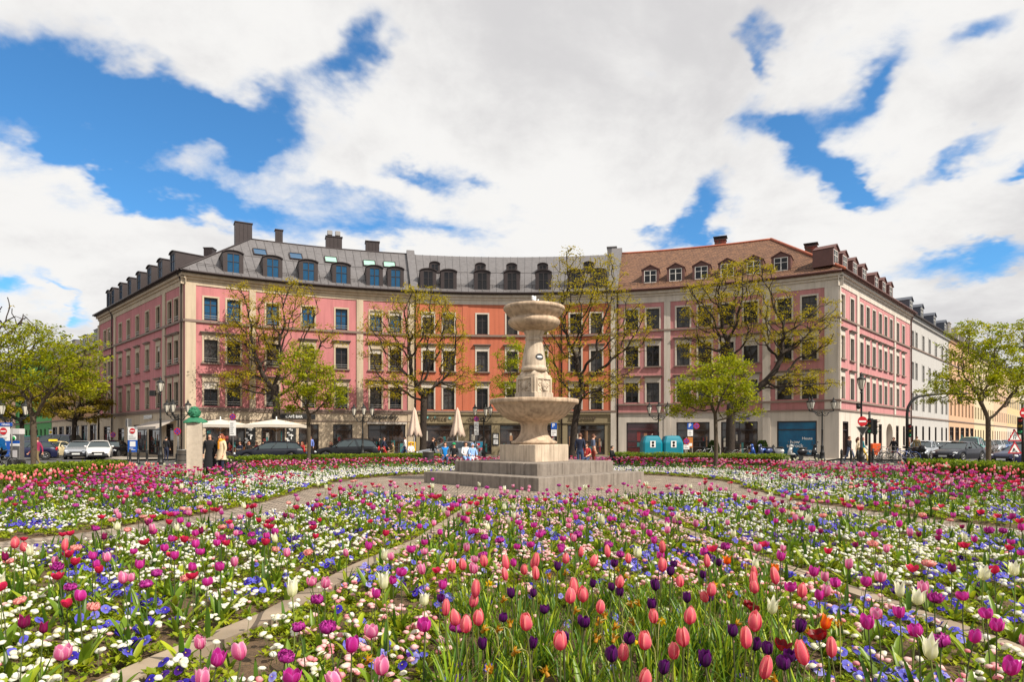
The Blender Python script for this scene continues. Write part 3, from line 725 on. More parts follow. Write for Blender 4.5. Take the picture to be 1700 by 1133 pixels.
# ================================================================== left pink corner building
def left_building():
    B = empty('corner_building', (*CL, 0), label='pink and cream corner building with grey metal roof, left of the orange one', cat='building')
    B.location = (0, 0, 0)
    FA = Arc(pxL, 689); FS = Line(lpt(25.6), CL)
    rp = corner_ridge(CL, FA, FS.yi, FS.t, 1); rp.z = ZR
    ce = Vector((*CL, 0)); nrm = (-(FA.M(0).col[1].to_3d()) - FS.yi); k = OV / (1 + FA.M(0).col[1].to_3d().dot(FS.yi)); ec = ce + nrm * k; ec.z = ZE
    # upper storeys, front
    holes = []; ups = [FA.u(p) for p in (350, 388, 452.5, 511.8, 566.9, 624, 656.6)]
    storey_windows(FA, B, ups, ROW, .98, CREAM, GLASS_B, True, holes)
    shops = [(342, 407, 'shop_window', 3), (434, 473, 'shop_window', 2), (496, 529, 'shop_door', 2), (553, 585, 'shop_window', 1), (611, 673, 'shop_window', 3)]
    for a, b, nm, bars in shops:
        ua, ub = FA.u(a), FA.u(b); holes.append((ua, ub, .12, 2.72)); shopfront(FA, (ua + ub) / 2, ub - ua, .12, 2.72, nm, B, bars=bars, display=DISP if nm == 'shop_window' else None, transom=.8 if nm == 'shop_window' else 0)
    wall_with_holes(FA, 0, FA.len, [(0, 3.8, CREAM), (3.8, 13.35, PINK), (13.35, 14.3, CREAM)], holes, 'front_wall', B)
    bands(FA, B, -.05, FA.len, [(3.82, 3.96, .16), (3.66, 3.82, .1), (10.5, 10.68, .13), (2.95, 3.02, .07)])
    cornice(FA, B, -.3, FA.len, CREAM)
    for a, b in ((pxL, 325), (414, 424.5), (592, 603), (677, 688.5)):
        u0, u1 = FA.u(a), FA.u(b); pilaster(FA, B, u0, u1, 3.97, 10.49, CREAM); pilaster(FA, B, u0, u1, 10.69, 13.34, CREAM)
        pilaster(FA, B, u0, u1, 0.0, 3.64, CREAM, .05)
    # side
    hs = []; us = [FS.u(p) for p in (174.6, 181.5, 200, 213.5, 228.5, 244.8, 262.7, 282, 293)]
    storey_windows(FS, B, us, ROW, .95, CREAM, GLASS, True, hs)
    for a, b, z0, z1, nm in ((172, 183, .9, 2.75, 'shop_window'), (196, 206, .1, 2.5, 'door'), (222, 244, .3, 2.75, 'shop_window'), (247, 268, .15, 2.75, 'shop_window'), (276, 288, .1, 2.7, 'shop_door')):
        ua, ub = FS.u(a), FS.u(b); hs.append((ua, ub, z0, z1)); shopfront(FS, (ua + ub) / 2, ub - ua, z0, z1, nm, B, bars=1, transom=.8, display=DISP if nm == 'shop_window' else None)
    wall_with_holes(FS, 0, FS.len, [(0, 3.8, CREAM), (3.8, 13.35, PINK), (13.35, 14.3, CREAM)], hs, 'side_wall', B)
    bands(FS, B, 0, FS.len + .05, [(3.82, 3.96, .16), (3.66, 3.82, .1), (10.5, 10.68, .13)])
    cornice(FS, B, 0, FS.len + .3, CREAM)
    for a, b in ((163.5, 166), (190, 193), (271, 275.5), (300, 304.8)):
        u0, u1 = FS.u(a), min(FS.len, FS.u(b)); pilaster(FS, B, u0, u1, 3.97, 10.49, CREAM); pilaster(FS, B, u0, u1, 10.69, 13.34, CREAM)
    downpipe(FS, FS.u(188), ZE, B); downpipe(FS, FS.len - .45, ZE, B); downpipe(FA, FA.u(689.5), ZE, B)
    # roofs
    roof_arc(FA, ZINC, B, hipL=(ec, rp)); rl = roof_line(FS, ZINC, B, hip_end=(ec, rp))
    mb = MB(); mb.tube([ec + Vector((0, 0, .05)), rp + Vector((0, 0, .05))], .07, ZINC_D, 6)
    mb.tube([F_pt for F_pt in [FA.pt(arc_u_off(FA, rp)[0] + (FA.len - arc_u_off(FA, rp)[0]) * i / 30, ZR + .03, -BK) for i in range(31)]], .07, ZINC_D, 6); mb.build('ridge_cap', B)
    mb = MB(); M = FA.M(FA.len)
    mb.prism([(.35, ZE - .1), (.35 - 1.0 - BK, ZR + .25), (.35 - 1.0 - BK - 1, ZR + .25), (-2 * BK, ZE)], -.35, .15, ZINC, M @ Matrix(((0, 1, 0, 0), (-1, 0, 0, 0), (0, 0, 1, 0), (0, 0, 0, 1))), axis='y') if False else None
    # fire wall between the two roofs
    vs = []
    for du in (-.4, .25):
        for off, z in ((OV, ZE), (OV - .1, ZE + .45), (-BK, ZR + .42), (-2 * BK, ZE + .4), (-2 * BK, ZE)): vs.append(FA.pt(FA.len + du, z, off))
    mb.add(vs, [(0, 1, 2, 3, 4), (9, 8, 7, 6, 5), (0, 5, 6, 1), (1, 6, 7, 2), (2, 7, 8, 3), (3, 8, 9, 4), (4, 9, 5, 0)], ZINC); mb.build('fire_wall', B)
    for p in (387.5, 453, 512.4, 567, 622, 657): place(kit_dormer(1.5 if p < 600 else 1.4, 2.02, 3.6), B, FA.M(FA.u(p), 14.42, -.03))
    for p in (176, 183.2, 196.5, 210.8, 226.2, 243.5, 261.5, 282): place(kit_dormer(1.35, 1.85, 4.2), B, FS.M(FS.u(p), roof_z(-.2) - .05, -.2))
    for p, off in ((442.6, -4.7), (500.5, -4.7), (557, -4.7), (619, -4.6), (651.5, -4.6)): skylight(FA, p, off, B, GLASS_G if p > 520 else GLASS_B)
    chimney(403.6, 60.6, 21.35, 17.5, 1.45, 1.1, B, ZINC_D); chimney(463, 62, 21.2, 18, .65, .6, B, ZINC_D); chimney(554, 64, 21.1, 18, 1.5, 1.1, B, ZINC_D, pots=2)
    chimney(618, 64.5, 20.8, 18, 1.3, 1.0, B, ZINC_D); chimney(348.6, 68, 21.2, 16, .9, .9, B, ZINC_D)
    # writing and fittings
    sign_text(FA, 640.5, 3.38, 'Superdry.', .58, BLACK, B, bold=.012)
    sign_text(FS, 247.5, 3.35, 'KRYOLAN', .46, WHITE, B, spacing=1.05, bold=.008)
    m = MB(); m.box(-1.7, 1.7, -.06, .0, -.18, .22, BLACK); fa = m.build('sign', B, FA.M(FA.u(488), 3.32, .05)); link('sign_lettering', text_mesh('CAFÉ BAR', .3, WHITE, .02, .004), fa, Matrix.Translation((0, -.075, 0)))
    m = MB(); u0, u1 = FA.u(609), FA.u(675); strip_box(m, FA, u0, u1, 2.74, 2.92, .06, .55, CREAM2); m.build('awning_box', B)
    for p in (416, 483.5):
        m = MB(); m.box(-.36, .36, -.06, .0, 0, 1.6, BLACK); po = m.build('menu_poster', B, FA.M(FA.u(p), .9, .06))
        q = MB()
        for k in range(9):
            a = k * .7; q.box(-.2 + .2 * math.cos(a) - .05, -.2 + .2 * math.cos(a) + .14, -.07, -.062, .8 + .55 * math.sin(a * 1.3), .92 + .55 * math.sin(a * 1.3), WHITE)
        q.box(-.04, .04, -.072, -.061, .55, .98, WHITE); q.build('poster_print', po)
    # awning over the corner shop on the side street
    m = MB(); ua, ub = FS.u(251), FS.u(293)
    m.add([FS.pt(ua, 3.0, .05), FS.pt(ub, 3.0, .05), FS.pt(ub, 2.45, 1.5), FS.pt(ua, 2.45, 1.5), FS.pt(ub, 2.25, 1.5), FS.pt(ua, 2.25, 1.5), FS.pt(ua, 2.97, .05), FS.pt(ub, 2.97, .05)], [(0, 1, 2, 3), (3, 2, 4, 5), (6, 5, 4, 7), (0, 3, 5, 6), (1, 7, 4, 2)], AWN); m.build('awning', B)
    back_and_ends(FA, B, CREAM)
left_building()

# ================================================================== orange building in the middle
def orange_building():
    B = empty('townhouse', label='orange building with olive shop floor in the middle of the curved row', cat='building')
    FA = Arc(689.6, 1024); holes = []
    ups = [FA.u(p) for p in (711, 745, 800.6, 850, 899, 955.6, 990)]
    storey_windows(FA, B, ups, ROW, .98, CREAM2, GLASS, False, holes, blind_p=.4)
    for a, b, bars in ((703, 757, 2), (779, 816, 1), (830, 870, 1), (888, 925, 1), (942, 1004, 2)):
        ua, ub = FA.u(a), FA.u(b); holes.append((ua, ub, .12, 2.72)); shopfront(FA, (ua + ub) / 2, ub - ua, .12, 2.72, 'shop_window', B, bars=bars, display=DISP, transom=.82)
    wall_with_holes(FA, 0, FA.len, [(0, 3.8, KHAKI), (3.8, 13.35, ORANGE), (13.35, 14.3, CREAM2)], holes, 'front_wall', B)
    bands(FA, B, 0, FA.len, [(3.82, 3.96, .16), (10.5, 10.68, .13)])
    m = MB(); strip_box(m, FA, .2, FA.len - .2, 2.86, 2.93, .002, .09, KHAKI); strip_box(m, FA, .2, FA.len - .2, 3.62, 3.8, .002, .12, KHAKI); m.build('sign_moulding', B)
    cornice(FA, B, 0, FA.len, CREAM2)
    for p in (768, 921):
        u0 = FA.u(p); pilaster(FA, B, u0, u0 + .5, 3.97, 10.49, ORANGE, .04); pilaster(FA, B, u0, u0 + .5, 10.69, 13.34, ORANGE, .04)
    for u in [FA.u(p) for p in (800.6, 850, 899)]: pass
    pilaster(FA, B, FA.u(1014), FA.len - .02, 3.97, 10.49, CREAM2); pilaster(FA, B, FA.u(1014), FA.len - .02, 10.69, 13.34, CREAM2); pilaster(FA, B, FA.u(1014), FA.len - .02, 0, 3.78, CREAM2, .13)
    downpipe(FA, FA.u(932.5), ZE, B, ZINC_D); downpipe(FA, FA.u(1025.5), ZE, B, ZINC_D)
    roof_arc(FA, ZINC, B)
    m = MB(); vs = []
    for du in (-.75, .1):
        for off, z in ((OV, ZE), (OV - .1, ZE + .4), (-BK, ZR + .6), (-2 * BK, ZE + .4), (-2 * BK, ZE)): vs.append(FA.pt(FA.len + du, z, off))
    m.add(vs, [(0, 1, 2, 3, 4), (9, 8, 7, 6, 5), (0, 5, 6, 1), (1, 6, 7, 2), (2, 7, 8, 3), (3, 8, 9, 4), (4, 9, 5, 0)], ZINC); m.build('fire_wall', B)
    for p in (711, 745, 800.5, 850, 902, 955.6, 992.5): place(kit_dormer(1.4, 2.0, 3.6, glass=GLASS), B, FA.M(FA.u(p), 14.42, -.03))
    for p in (724, 798.5, 849.5, 900, 975): place(kit_dormer(.95, 1.0, 2.4, glass=GLASS), B, FA.M(FA.u(p), 16.9, -3.2))
    chimney(1016, 66, 20.7, 18.5, .9, .9, B, ZINC)
    sign_text(FA, 727, 3.28, 'PUPILLE', .44, mat('sign_bronze', srgb(84, 70, 58), .5), B, bold=.004, spacing=1.12)
    sign_text(FA, 791, 3.28, 'OPTIK', .44, MATS['sign_bronze'], B, bold=.004, spacing=1.12, shear=.1)
    sign_text(FA, 967, 3.28, 'ÄSTHDESSE', .34, MATS['sign_bronze'], B, bold=.014, spacing=1.42)
    # coloured glass in the optician's letters
    m = MB(); tq = mat('turquoise_glass', srgb(120, 190, 190), .3)
    for p, z in ((711, 3.36), (722.5, 3.36), (747, 3.32)): m.box(*(0, 0, 0, 0, 0, 0), tq) if False else m.box(-.11, .11, -.005, .005, -.09, .09, tq, FA.M(FA.u(p), z, .06))
    m.build('sign_inlay', B)
    m = MB(); m.box(-.28, .28, -.06, 0, 0, 1.1, BLACK, FA.M(FA.u(823), .9)); m.box(-.2, .2, -.075, -.06, .62, 1.0, WHITE, FA.M(FA.u(823), .9)); m.box(-.2, .2, -.075, -.06, .12, .52, WHITE, FA.M(FA.u(823), .9)); m.build('menu_box', B)
    m = MB(); mat('bronze_ring', srgb(104, 92, 84), .5, metal=.3)
    for p in (731, 747, 801):
        q = FA.M(FA.u(p) , 1.35, -.1); m.add([q @ Vector((.34 * math.cos(a) * r, -.02, .34 * math.sin(a) * r)) for r in (1, .62) for a in [2 * math.pi * i / 20 for i in range(20)]], [(i, (i + 1) % 20, 20 + (i + 1) % 20, 20 + i) for i in range(20)], MATS['bronze_ring'])
    m.build('window_ornament', B)
    back_and_ends(FA, B, ORANGE)
orange_building()

# ================================================================== right pink corner building
def right_building():
    B = empty('corner_building', label='old pink and pale grey corner building with red tiled roof and brown dormers', cat='building')
    FA = Arc(1024.6, pxR); FS = Line(CR, rpt(24.6)); SK = FS.u(1511)
    FS = Line(CR, rpt(SK))
    rp = corner_ridge(CR, FA, FS.yi, FS.t, 1); rp.z = ZR
    ce = Vector((*CR, 0)); ya = FA.M(FA.len).col[1].to_3d(); ec = ce - (ya + FS.yi) * (OV / (1 + ya.dot(FS.yi))); ec.z = ZE
    holes = []; ups = [FA.u(p) for p in (1049, 1083.7, 1134, 1170, 1206.7, 1246, 1302, 1343.5)]
    storey_windows(FA, B, ups, ROWR, 1.08, CREAM2, GLASS, False, holes, blind_p=.08)
    pinkg = glass_mat('rosy_shop_glass', srgb(90, 40, 46), .08, .7, srgb(60, 26, 30), 1.2)
    blueg = glass_mat('blue_display_panel', srgb(0, 70, 110), .25, .5, srgb(0, 110, 150), 1.0)
    for a, b, bars, gl in ((1040, 1094, 1, pinkg), (1123, 1178, 1, SHOPG), (1197, 1258, 2, SHOPG), (1290, 1356, 1, blueg)):
        ua, ub = FA.u(a), FA.u(b); holes.append((ua, ub, .12, 2.9))
        o = shopfront(FA, (ua + ub) / 2, ub - ua, .12, 2.9, 'shop_window', B, bars=bars, display=None if gl is blueg else DISP, transom=.74, glass=gl)
        if gl is blueg:
            for s, z, x, sz in (('how', 1.12, -.15, .4), ('to rock', .82, -.15, .4), ('Trend', .42, .95, .42), ('Heute', 1.4, .75, .3)):
                link('window_lettering', text_mesh(s, sz, WHITE, .01, .004), o, Matrix.Translation((x, .145, z)))
    wall_with_holes(FA, 0, FA.len, [(0, 3.72, CREAM2), (3.72, 13.35, PINK_R), (13.35, 14.3, CREAM2)], holes, 'front_wall', B)
    bands(FA, B, 0, FA.len + .05, [(3.66, 3.78, .1), (4.38, 4.52, .14), (10.72, 10.86, .12)])
    cornice(FA, B, 0, FA.len + .3, CREAM2, frieze0=13.2, gut=TILE_D)
    for a, b in ((1026, 1031), (1102.5, 1113), (1266, 1279), (1369, pxR - .1)):
        u0, u1 = FA.u(a), min(FA.u(b), FA.len)
        if a > 1030: pilaster(FA, B, u0, u1, 4.53, 10.71, CREAM2); pilaster(FA, B, u0, u1, 10.87, 13.19, CREAM2); pilaster(FA, B, u0, u1, 3.79, 4.37, CREAM2); pilaster(FA, B, u0, u1, 0, 3.65, CREAM2, .05)
    hs = []; us = [FS.u(p) for p in (1398.8, 1414.4, 1430, 1440.5, 1450.7, 1461, 1470, 1479, 1490, 1499.4)]
    storey_windows(FS, B, us, ROWR, .92, CREAM2, GLASS, False, hs, blind_p=0)
    for a, b, z0, z1, nm in ((1399, 1408.5, .05, 2.85, 'door'), (1436, 1440.5, .9, 2.8, 'window'), (1450, 1455, .9, 2.8, 'window'), (1459, 1464, .6, 2.8, 'window'), (1487.5, 1492, .3, 2.75, 'door'), (1499, 1502.5, .8, 2.75, 'window')):
        ua, ub = FS.u(a), FS.u(b); hs.append((ua, ub, z0, z1)); shopfront(FS, (ua + ub) / 2, ub - ua, z0, z1, nm, B, bars=1, transom=.75, deep=.3)
    ua, ub = FS.u(1470.5), FS.u(1482.5); hs.append((ua, ub, 0.0, 2.9))
    # arched gateway
    gm = MB(); w = ub - ua; M = FS.M((ua + ub) / 2, 0); hw = w / 2 - .15; zs = 2.9 - hw * .75
    N_ = 12; arc_ = [(hw * math.cos(math.pi * i / N_), zs + hw * .75 * math.sin(math.pi * i / N_)) for i in range(N_ + 1)]
    for i in range(N_):
        (x0, z0), (x1, z1) = arc_[i], arc_[i + 1]; gm.add([(x0, -.01, z0), (x1, -.01, z1), (x1, -.01, 2.9), (x0, -.01, 2.9)], [(0, 1, 2, 3)], CREAM2, M=M); gm.add([(x0, -.01, z0), (x0, .6, z0), (x1, .6, z1), (x1, -.01, z1)], [(0, 1, 2, 3)], CREAM2, M=M)
    for s_ in (-1, 1):
        gm.box(*sorted((s_ * hw, s_ * w / 2)), -.01, .6, 0, zs, CREAM2, M); gm.box(*sorted((s_ * hw, s_ * w / 2)), -.01, .0, zs, 2.9, CREAM2, M)
    gm.box(-hw, hw, .5, .56, 0, 2.9, mat('grey_wooden_gate', srgb(128, 118, 110), .7, noise=.1), M); gm.build('gateway', B)
    wall_with_holes(FS, 0, FS.len, [(0, 3.72, CREAM2), (3.72, 13.35, PINK_R), (13.35, 14.3, CREAM2)], hs, 'side_wall', B)
    bands(FS, B, -.05, FS.len, [(3.66, 3.78, .1), (4.38, 4.52, .14), (10.72, 10.86, .12)])
    cornice(FS, B, -.3, FS.len, CREAM2, frieze0=13.2, gut=TILE_D)
    for a, b in ((1391.5, 1394.5), (1421.5, 1425), (1483.5, 1486)):
        u0, u1 = max(0, FS.u(a)), FS.u(b); pilaster(FS, B, u0, u1, 4.53, 10.71, CREAM2); pilaster(FS, B, u0, u1, 10.87, 13.19, CREAM2); pilaster(FS, B, u0, u1, 3.79, 4.37, CREAM2)
    downpipe(FS, FS.len - .1, ZE, B, TILE_D)
    roof_arc(FA, TILE, B, hipR=(ec, rp), seams=False); roof_line(FS, TILE, B, hip_start=(ec, rp), seams=False)
    m = MB(); m.tube([ec + Vector((0, 0, .06)), rp + Vector((0, 0, .06))], .12, mat('ridge_tile', srgb(166, 92, 66), .8, noise=.2), 6)
    m.tube([FA.pt(arc_u_off(FA, rp)[0] * i / 20, ZR + .04, -BK) for i in range(21)], .11, MATS['ridge_tile'], 6)
    m.tube([rp + Vector((0, 0, .04)), FS.pt(FS.len, ZR + .04, -BK)], .11, MATS['ridge_tile'], 6); m.build('ridge_cap', B)
    m = MB(); ks = [FA.len * i / 30 for i in range(31)]
    for dz in (.12, .26): m.tube([FA.pt(k, roof_z(-.25) + dz, -.25) for k in ks], .016, ZINC_D, 4, False)
    for k in ks: m.tube([FA.pt(k, roof_z(-.25), -.25), FA.pt(k, roof_z(-.25) + .28, -.25)], .014, ZINC_D, 4, False)
    m.build('snow_guard', B)
    for p in (1078.7, 1120.6, 1163, 1206, 1249.5, 1294.7): place(kit_dormer(1.45, 1.65, 3.0, 'gable', TILE_D, FRAME_W, GLASS), B, FA.M(FA.u(p), roof_z(-.6) - .12, -.6))
    for p in (1396, 1411, 1427.5, 1442.5, 1462.5, 1475, 1486): place(kit_dormer(1.45, 1.7, 1.5 if p < 1400 else 3.3, 'gable', TILE_D, FRAME_W, GLASS), B, FS.M(FS.u(p), roof_z(-.35) - .05, -.35))
    chimney(1196, 64.5, 21.0, 18, 1.05, .8, B, BRICK, TILE_D); chimney(1346.6, 62, 19.6, 16.5, 1.0, .8, B, BRICK, TILE_D)
    sign_text(FA, 1236, 3.2, 'OPTIK', .3, mat('violet_sign', srgb(70, 60, 150), .4), B, bold=.01)
    back_and_ends(FA, B, CREAM2)
right_building()

# ================================================================== further houses down the two side streets
def row_house(F, u0, u1, wall, trim, zc, roofm, dormer_clad, label, wpx=None, spacing=2.1, w=.9, floors=3, ground=3.72, shop=False, roofdepth=6, dstyle='flat', frame=FRAME_W, glass=GLASS, zr=None, name='townhouse'):
    B = empty(name, label=label, cat='building'); global ZE
    L_ = u1 - u0; G = Line((F.pt(u0, 0).x, F.pt(u0, 0).y), (F.pt(u1, 0).x, F.pt(u1, 0).y))
    n = max(2, int(L_ / spacing)); us = [L_ * (i + .5) / n for i in range(n)]
    if wpx: us = [G.u(p) for p in wpx]
    holes = []; fh = (zc - ground - .9) / floors
    if n * floors > 60: us = us[:int(60 / floors)]
    for k in range(floors):
        z0 = ground + .75 + fh * k; z1 = z0 + fh * .55
        for u in us:
            place(kit_window(w, round(z1 - z0, 3), frame, glass, trim, hood=False, sill=False, rail=False), B, G.M(u, z0)); holes.append((u - w / 2, u + w / 2, z0, z1))
    if shop:
        k = max(2, int(L_ / 3.6))
        for i in range(k):
            uc = L_ * (i + .5) / k; holes.append((uc - 1.4, uc + 1.4, .2, ground - .7)); shopfront(G, uc, 2.8, .2, ground - .7, 'shop_window', B, bars=2, display=DISP)
    else:
        for i, u in enumerate(us):
            z0 = .1 if i % 4 == 3 else .9; holes.append((u - w / 2, u + w / 2, z0, 2.85)); shopfront(G, u, w, z0, 2.85, 'door' if i % 4 == 3 else 'window', B, bars=1, transom=.75, deep=.3)
    wall_with_holes(G, 0, L_, [(0, ground, trim), (ground, zc, wall)], holes, 'front_wall', B)
    m = MB(); strip_box(m, G, 0, L_, ground - .02, ground + .12, -.02, .12, STRING); strip_box(m, G, 0, L_, zc - 3.4, zc - 3.26, -.02, .1, STRING); m.build('string_course', B)
    m = MB(); strip_box(m, G, 0, L_, zc - .5, zc - .1, .003, .2, trim); strip_box(m, G, 0, L_, zc - .1, zc, .004, .5, ZINC_D); m.build('cornice', B)
    zr = zr or zc + 4.2
    m = MB(); m.prism([(-.5, zc), (roofdepth, zr), (2 * roofdepth, zc)], 0, L_, roofm, G.M(0, 0) @ Matrix(((1, 0, 0, 0), (0, 1, 0, 0), (0, 0, 1, 0), (0, 0, 0, 1))), axis='x'); m.build('roof', B)
    m = MB(); m.box(0.02, L_ - .02, .3, 2 * roofdepth, 0, zc - .02, wall, G.M(0, 0)); m.build('rear_wall', B)
    sl = (zr - zc) / (roofdepth + .5)
    for u in us[::2] if len(us) > 6 else us: place(kit_dormer(1.5, 1.7, 2.8, dstyle, dormer_clad, FRAME_W, glass), B, G.M(u, zc + .35 * sl, -.1))
    return B
FR = Line(CR, rpt(180)); s1 = FR.u(1511)
U1, U2, U3, U4, U5, U6 = [FR.u(p) for p in (1575, 1617, 1650, 1672, 1693, 1712)]
GLASS_L = glass_mat('lighter_window_glass', (.10, .10, .11), .1)
row_house(FR, s1 + .05, U1 - .05, WHITEP, WHITEP, 14.3, ZINC_D, mat('dark_blue_zinc', srgb(84, 88, 98), .5, metal=.3), 'white four storey house with dark boxy dormers directly behind the pink corner building', wpx=(1514.7, 1521, 1532.5, 1543, 1553.4, 1563.8, 1571), w=.95, dstyle='gable')
row_house(FR, U1 + .05, U2 - .05, mat('apricot_plaster', srgb(200, 160, 128), .85, noise=.05), mat('apricot_trim', srgb(196, 160, 128), .85, noise=.05), 14.3, ZINC_D, CREAM2, 'apricot house with dark shop floor in the right side street, next after the white house', spacing=2.6, shop=True, glass=GLASS_L)
row_house(FR, U2 + .05, U3 - .05, mat('butter_plaster', srgb(200, 184, 152), .85, noise=.05), mat('butter_trim', srgb(204, 186, 150), .85, noise=.05), 14.0, ZINC, ZINC, 'butter yellow house in the right side street beyond the apricot one', spacing=2.6, glass=GLASS_L)
row_house(FR, U3 + .05, U4 - .05, mat('fawn_plaster', srgb(206, 172, 142), .85, noise=.05), mat('fawn_trim', srgb(214, 190, 164), .85, noise=.05), 14.2, ZINC_D, ZINC, 'fawn coloured house between two yellow ones far down the right side street', spacing=3, glass=GLASS_L)
row_house(FR, U4 + .05, U5 - .05, mat('straw_plaster', srgb(202, 178, 132), .85, noise=.05), CREAM2, 14.0, ZINC, ZINC, 'deep straw yellow house, far down the right side street behind the slender tree', spacing=3, glass=GLASS_L)
row_house(FR, U5 + .05, U6 + 30, CREAM2, CREAM2, 14.4, ZINC, ZINC, 'pale grey house, the farthest one down the right side street', spacing=4, glass=GLASS_L)
FLs = Line(lpt(125), CL)
def ul(px): return FLs.u(px)
row_house(FLs, ul(86), ul(162.5), mat('salmon_plaster', srgb(190, 146, 112), .85, noise=.05), CREAM, 11.2, ZINC_D, ZINC, 'ochre house with white shop floor just left of the pink corner building', spacing=2.6, shop=True, zr=14.4, roofdepth=5)
row_house(FLs, ul(26), ul(85.5), mat('green_plaster', srgb(88, 160, 84), .85, noise=.06), mat('green_trim', srgb(70, 140, 74), .85, noise=.06), 12.6, ZINC_D, ZINC, 'bright green house in the left side street behind the young trees', spacing=2.8, zr=16)
row_house(FLs, ul(-50), ul(25.5), mat('peach_plaster', srgb(226, 180, 150), .85, noise=.05), CREAM, 13, ZINC_D, ZINC, 'peach coloured house at the left edge of the view down the side street', spacing=3)
# ------------------------------------------------------------------ fountain
SAND = mat('sandstone', srgb(198, 180, 158), .8, noise=.2, nscale=1.6, bump=.25, bscale=30, stain=.9, ss=3.2)
SAND2 = mat('weathered_sandstone', srgb(190, 166, 140), .8, noise=.24, nscale=2.2, bump=.25, bscale=30, stain=1.0, ss=2.6)
GRAN = mat('grey_granite_step', srgb(136, 126, 116), .85, noise=.16, nscale=5, bump=.3, bscale=50, stain=1.0, ss=2.6)
JOINT = mat('mortar_joint', srgb(70, 62, 54), .9)
def fountain():
    B = empty('fountain', FC, label='two bowl sandstone fountain on stepped granite base in the round garden', cat='fountain')
    q = Matrix.Rotation(R(45), 4, 'Z')
    def step(h, z0, z1, name, m, blocks):
        a = h / math.sqrt(2); mb = MB(); mb.box(-a + .02, a - .02, -a + .02, a - .02, z0, z1 - .012, JOINT, q)
        n = blocks; L_ = 2 * a; w = .55; g_ = .006
        for side in range(4):
            rr = q @ Matrix.Rotation(R(90) * side, 4, 'Z'); x = -a; rnd = random.Random(side * 7 + n)
            cuts = [-a] + [-a + L_ * (i + rnd.uniform(-.16, .16)) / n for i in range(1, n)] + [a - w]
            for x0, x1 in zip(cuts[:-1], cuts[1:]): mb.rbox(x0 + g_, x1 - g_, -a, -a + w, z0, z1, m, .012, rr)
        mb.box(-a + w, a - w, -a + w, a - w, z0, z1 - .002, m, q); mb.build(name, B)
    step(3.75, 0, .385, 'lower_step', GRAN, 3); step(2.7, .385, .75, 'upper_step', GRAN, 3)
    a = 1.18 / math.sqrt(2); mb = MB(); mb.rbox(-a, a, -a, a, .75, 1.31, SAND, .02, q); mb.build('plinth', B)
    mb = MB(); mb.lathe([(.70, 1.31), (.77, 1.335), (.79, 1.375), (.77, 1.41), (.70, 1.435), (.655, 1.45), (.60, 1.50), (.53, 1.58), (.475, 1.69), (.45, 1.80), (.45, 1.92), (.475, 2.0), (.53, 2.05), (.6, 2.08)], SAND2, 48); mb.build('foot', B)
    mb = MB(); mb.lathe([(.5, 2.06), (.68, 2.09), (.90, 2.16), (1.08, 2.27), (1.22, 2.40), (1.33, 2.54), (1.40, 2.64), (1.42, 2.67), (1.50, 2.685), (1.515, 2.72), (1.515, 2.80), (1.50, 2.83), (1.38, 2.83), (1.33, 2.78), (1.2, 2.60), (.9, 2.4), (.0, 2.33)], SAND2, 64); mb.build('lower_bowl', B)
    mb = MB(); mb.lathe([(1.31, 2.76), (.0, 2.76)], mat('fountain_water', (.05, .07, .06), .05, spec=.8), 48); mb.build('water', B)
    a = .66 / math.sqrt(2); mb = MB(); mb.rbox(-a, a, -a, a, 2.4, 3.06, SAND, .015, q); mb.rbox(-a + .03, a - .03, -a + .03, a - .03, 3.06, 3.58, SAND, .015, q)
    mb.rbox(-a + .06, a - .06, -a + .06, a - .06, 3.58, 3.66, SAND, .02, q)
    for k in range(4):                                    # sloping shoulders from square to round
        pass
    mb.lathe([(.50, 3.66), (.47, 3.72), (.43, 3.78), (.41, 3.8)], SAND, 4, a0=R(0)); mb.build('pedestal', B)
    # reliefs on the four faces of the pedestal
    for k in range(4):
        rr = q @ Matrix.Rotation(R(90) * k, 4, 'Z'); mb = MB(); y = -a + .03; rnd = random.Random(k)
        for x0, x1, z0, z1 in ((-.34, .34, 3.03, 3.06), (-.34, .34, 3.5, 3.53), (-.34, -.31, 3.06, 3.5), (.31, .34, 3.06, 3.5)): mb.box(x0, x1, y - .035, y + .01, z0, z1, SAND, rr)
        mb.sphere((0, y, 3.29), .13, SAND, 12, 8, (1, .55, 1.2), rr)
        if k % 2 == 0:
            mb.sphere((0, y - .05, 3.27), .035, SAND, 8, 6, (1, 1, 1.3), rr); mb.sphere((-.05, y - .045, 3.33), .025, SAND, 8, 6, (1, 1, 1), rr); mb.sphere((.05, y - .045, 3.33), .025, SAND, 8, 6, (1, 1, 1), rr); mb.sphere((0, y - .03, 3.16), .07, SAND, 8, 6, (1, .8, 1.1), rr)
        for i in range(22):
            t = i / 22 * 2 * math.pi; rx, rz = (.2 + .06 * math.sin(5 * t)), (.17 + .03 * math.cos(7 * t)); mb.sphere((rx * math.cos(t), y, 3.28 + rz * math.sin(t)), rnd.uniform(.022, .045), SAND, 8, 6, (1, .7, 1), rr)
        mb.build('relief', B)
    mb = MB(); mb.lathe([(.40, 3.78), (.435, 3.82), (.445, 3.88), (.43, 3.93), (.405, 3.95), (.41, 4.0), (.405, 4.1), (.37, 4.35), (.325, 4.6), (.285, 4.78), (.28, 4.82), (.31, 4.84), (.315, 4.89), (.29, 4.91), (.28, 4.96), (.30, 5.02), (.345, 5.1), (.36, 5.14), (.36, 5.17)], SAND, 40); mb.build('column', B)
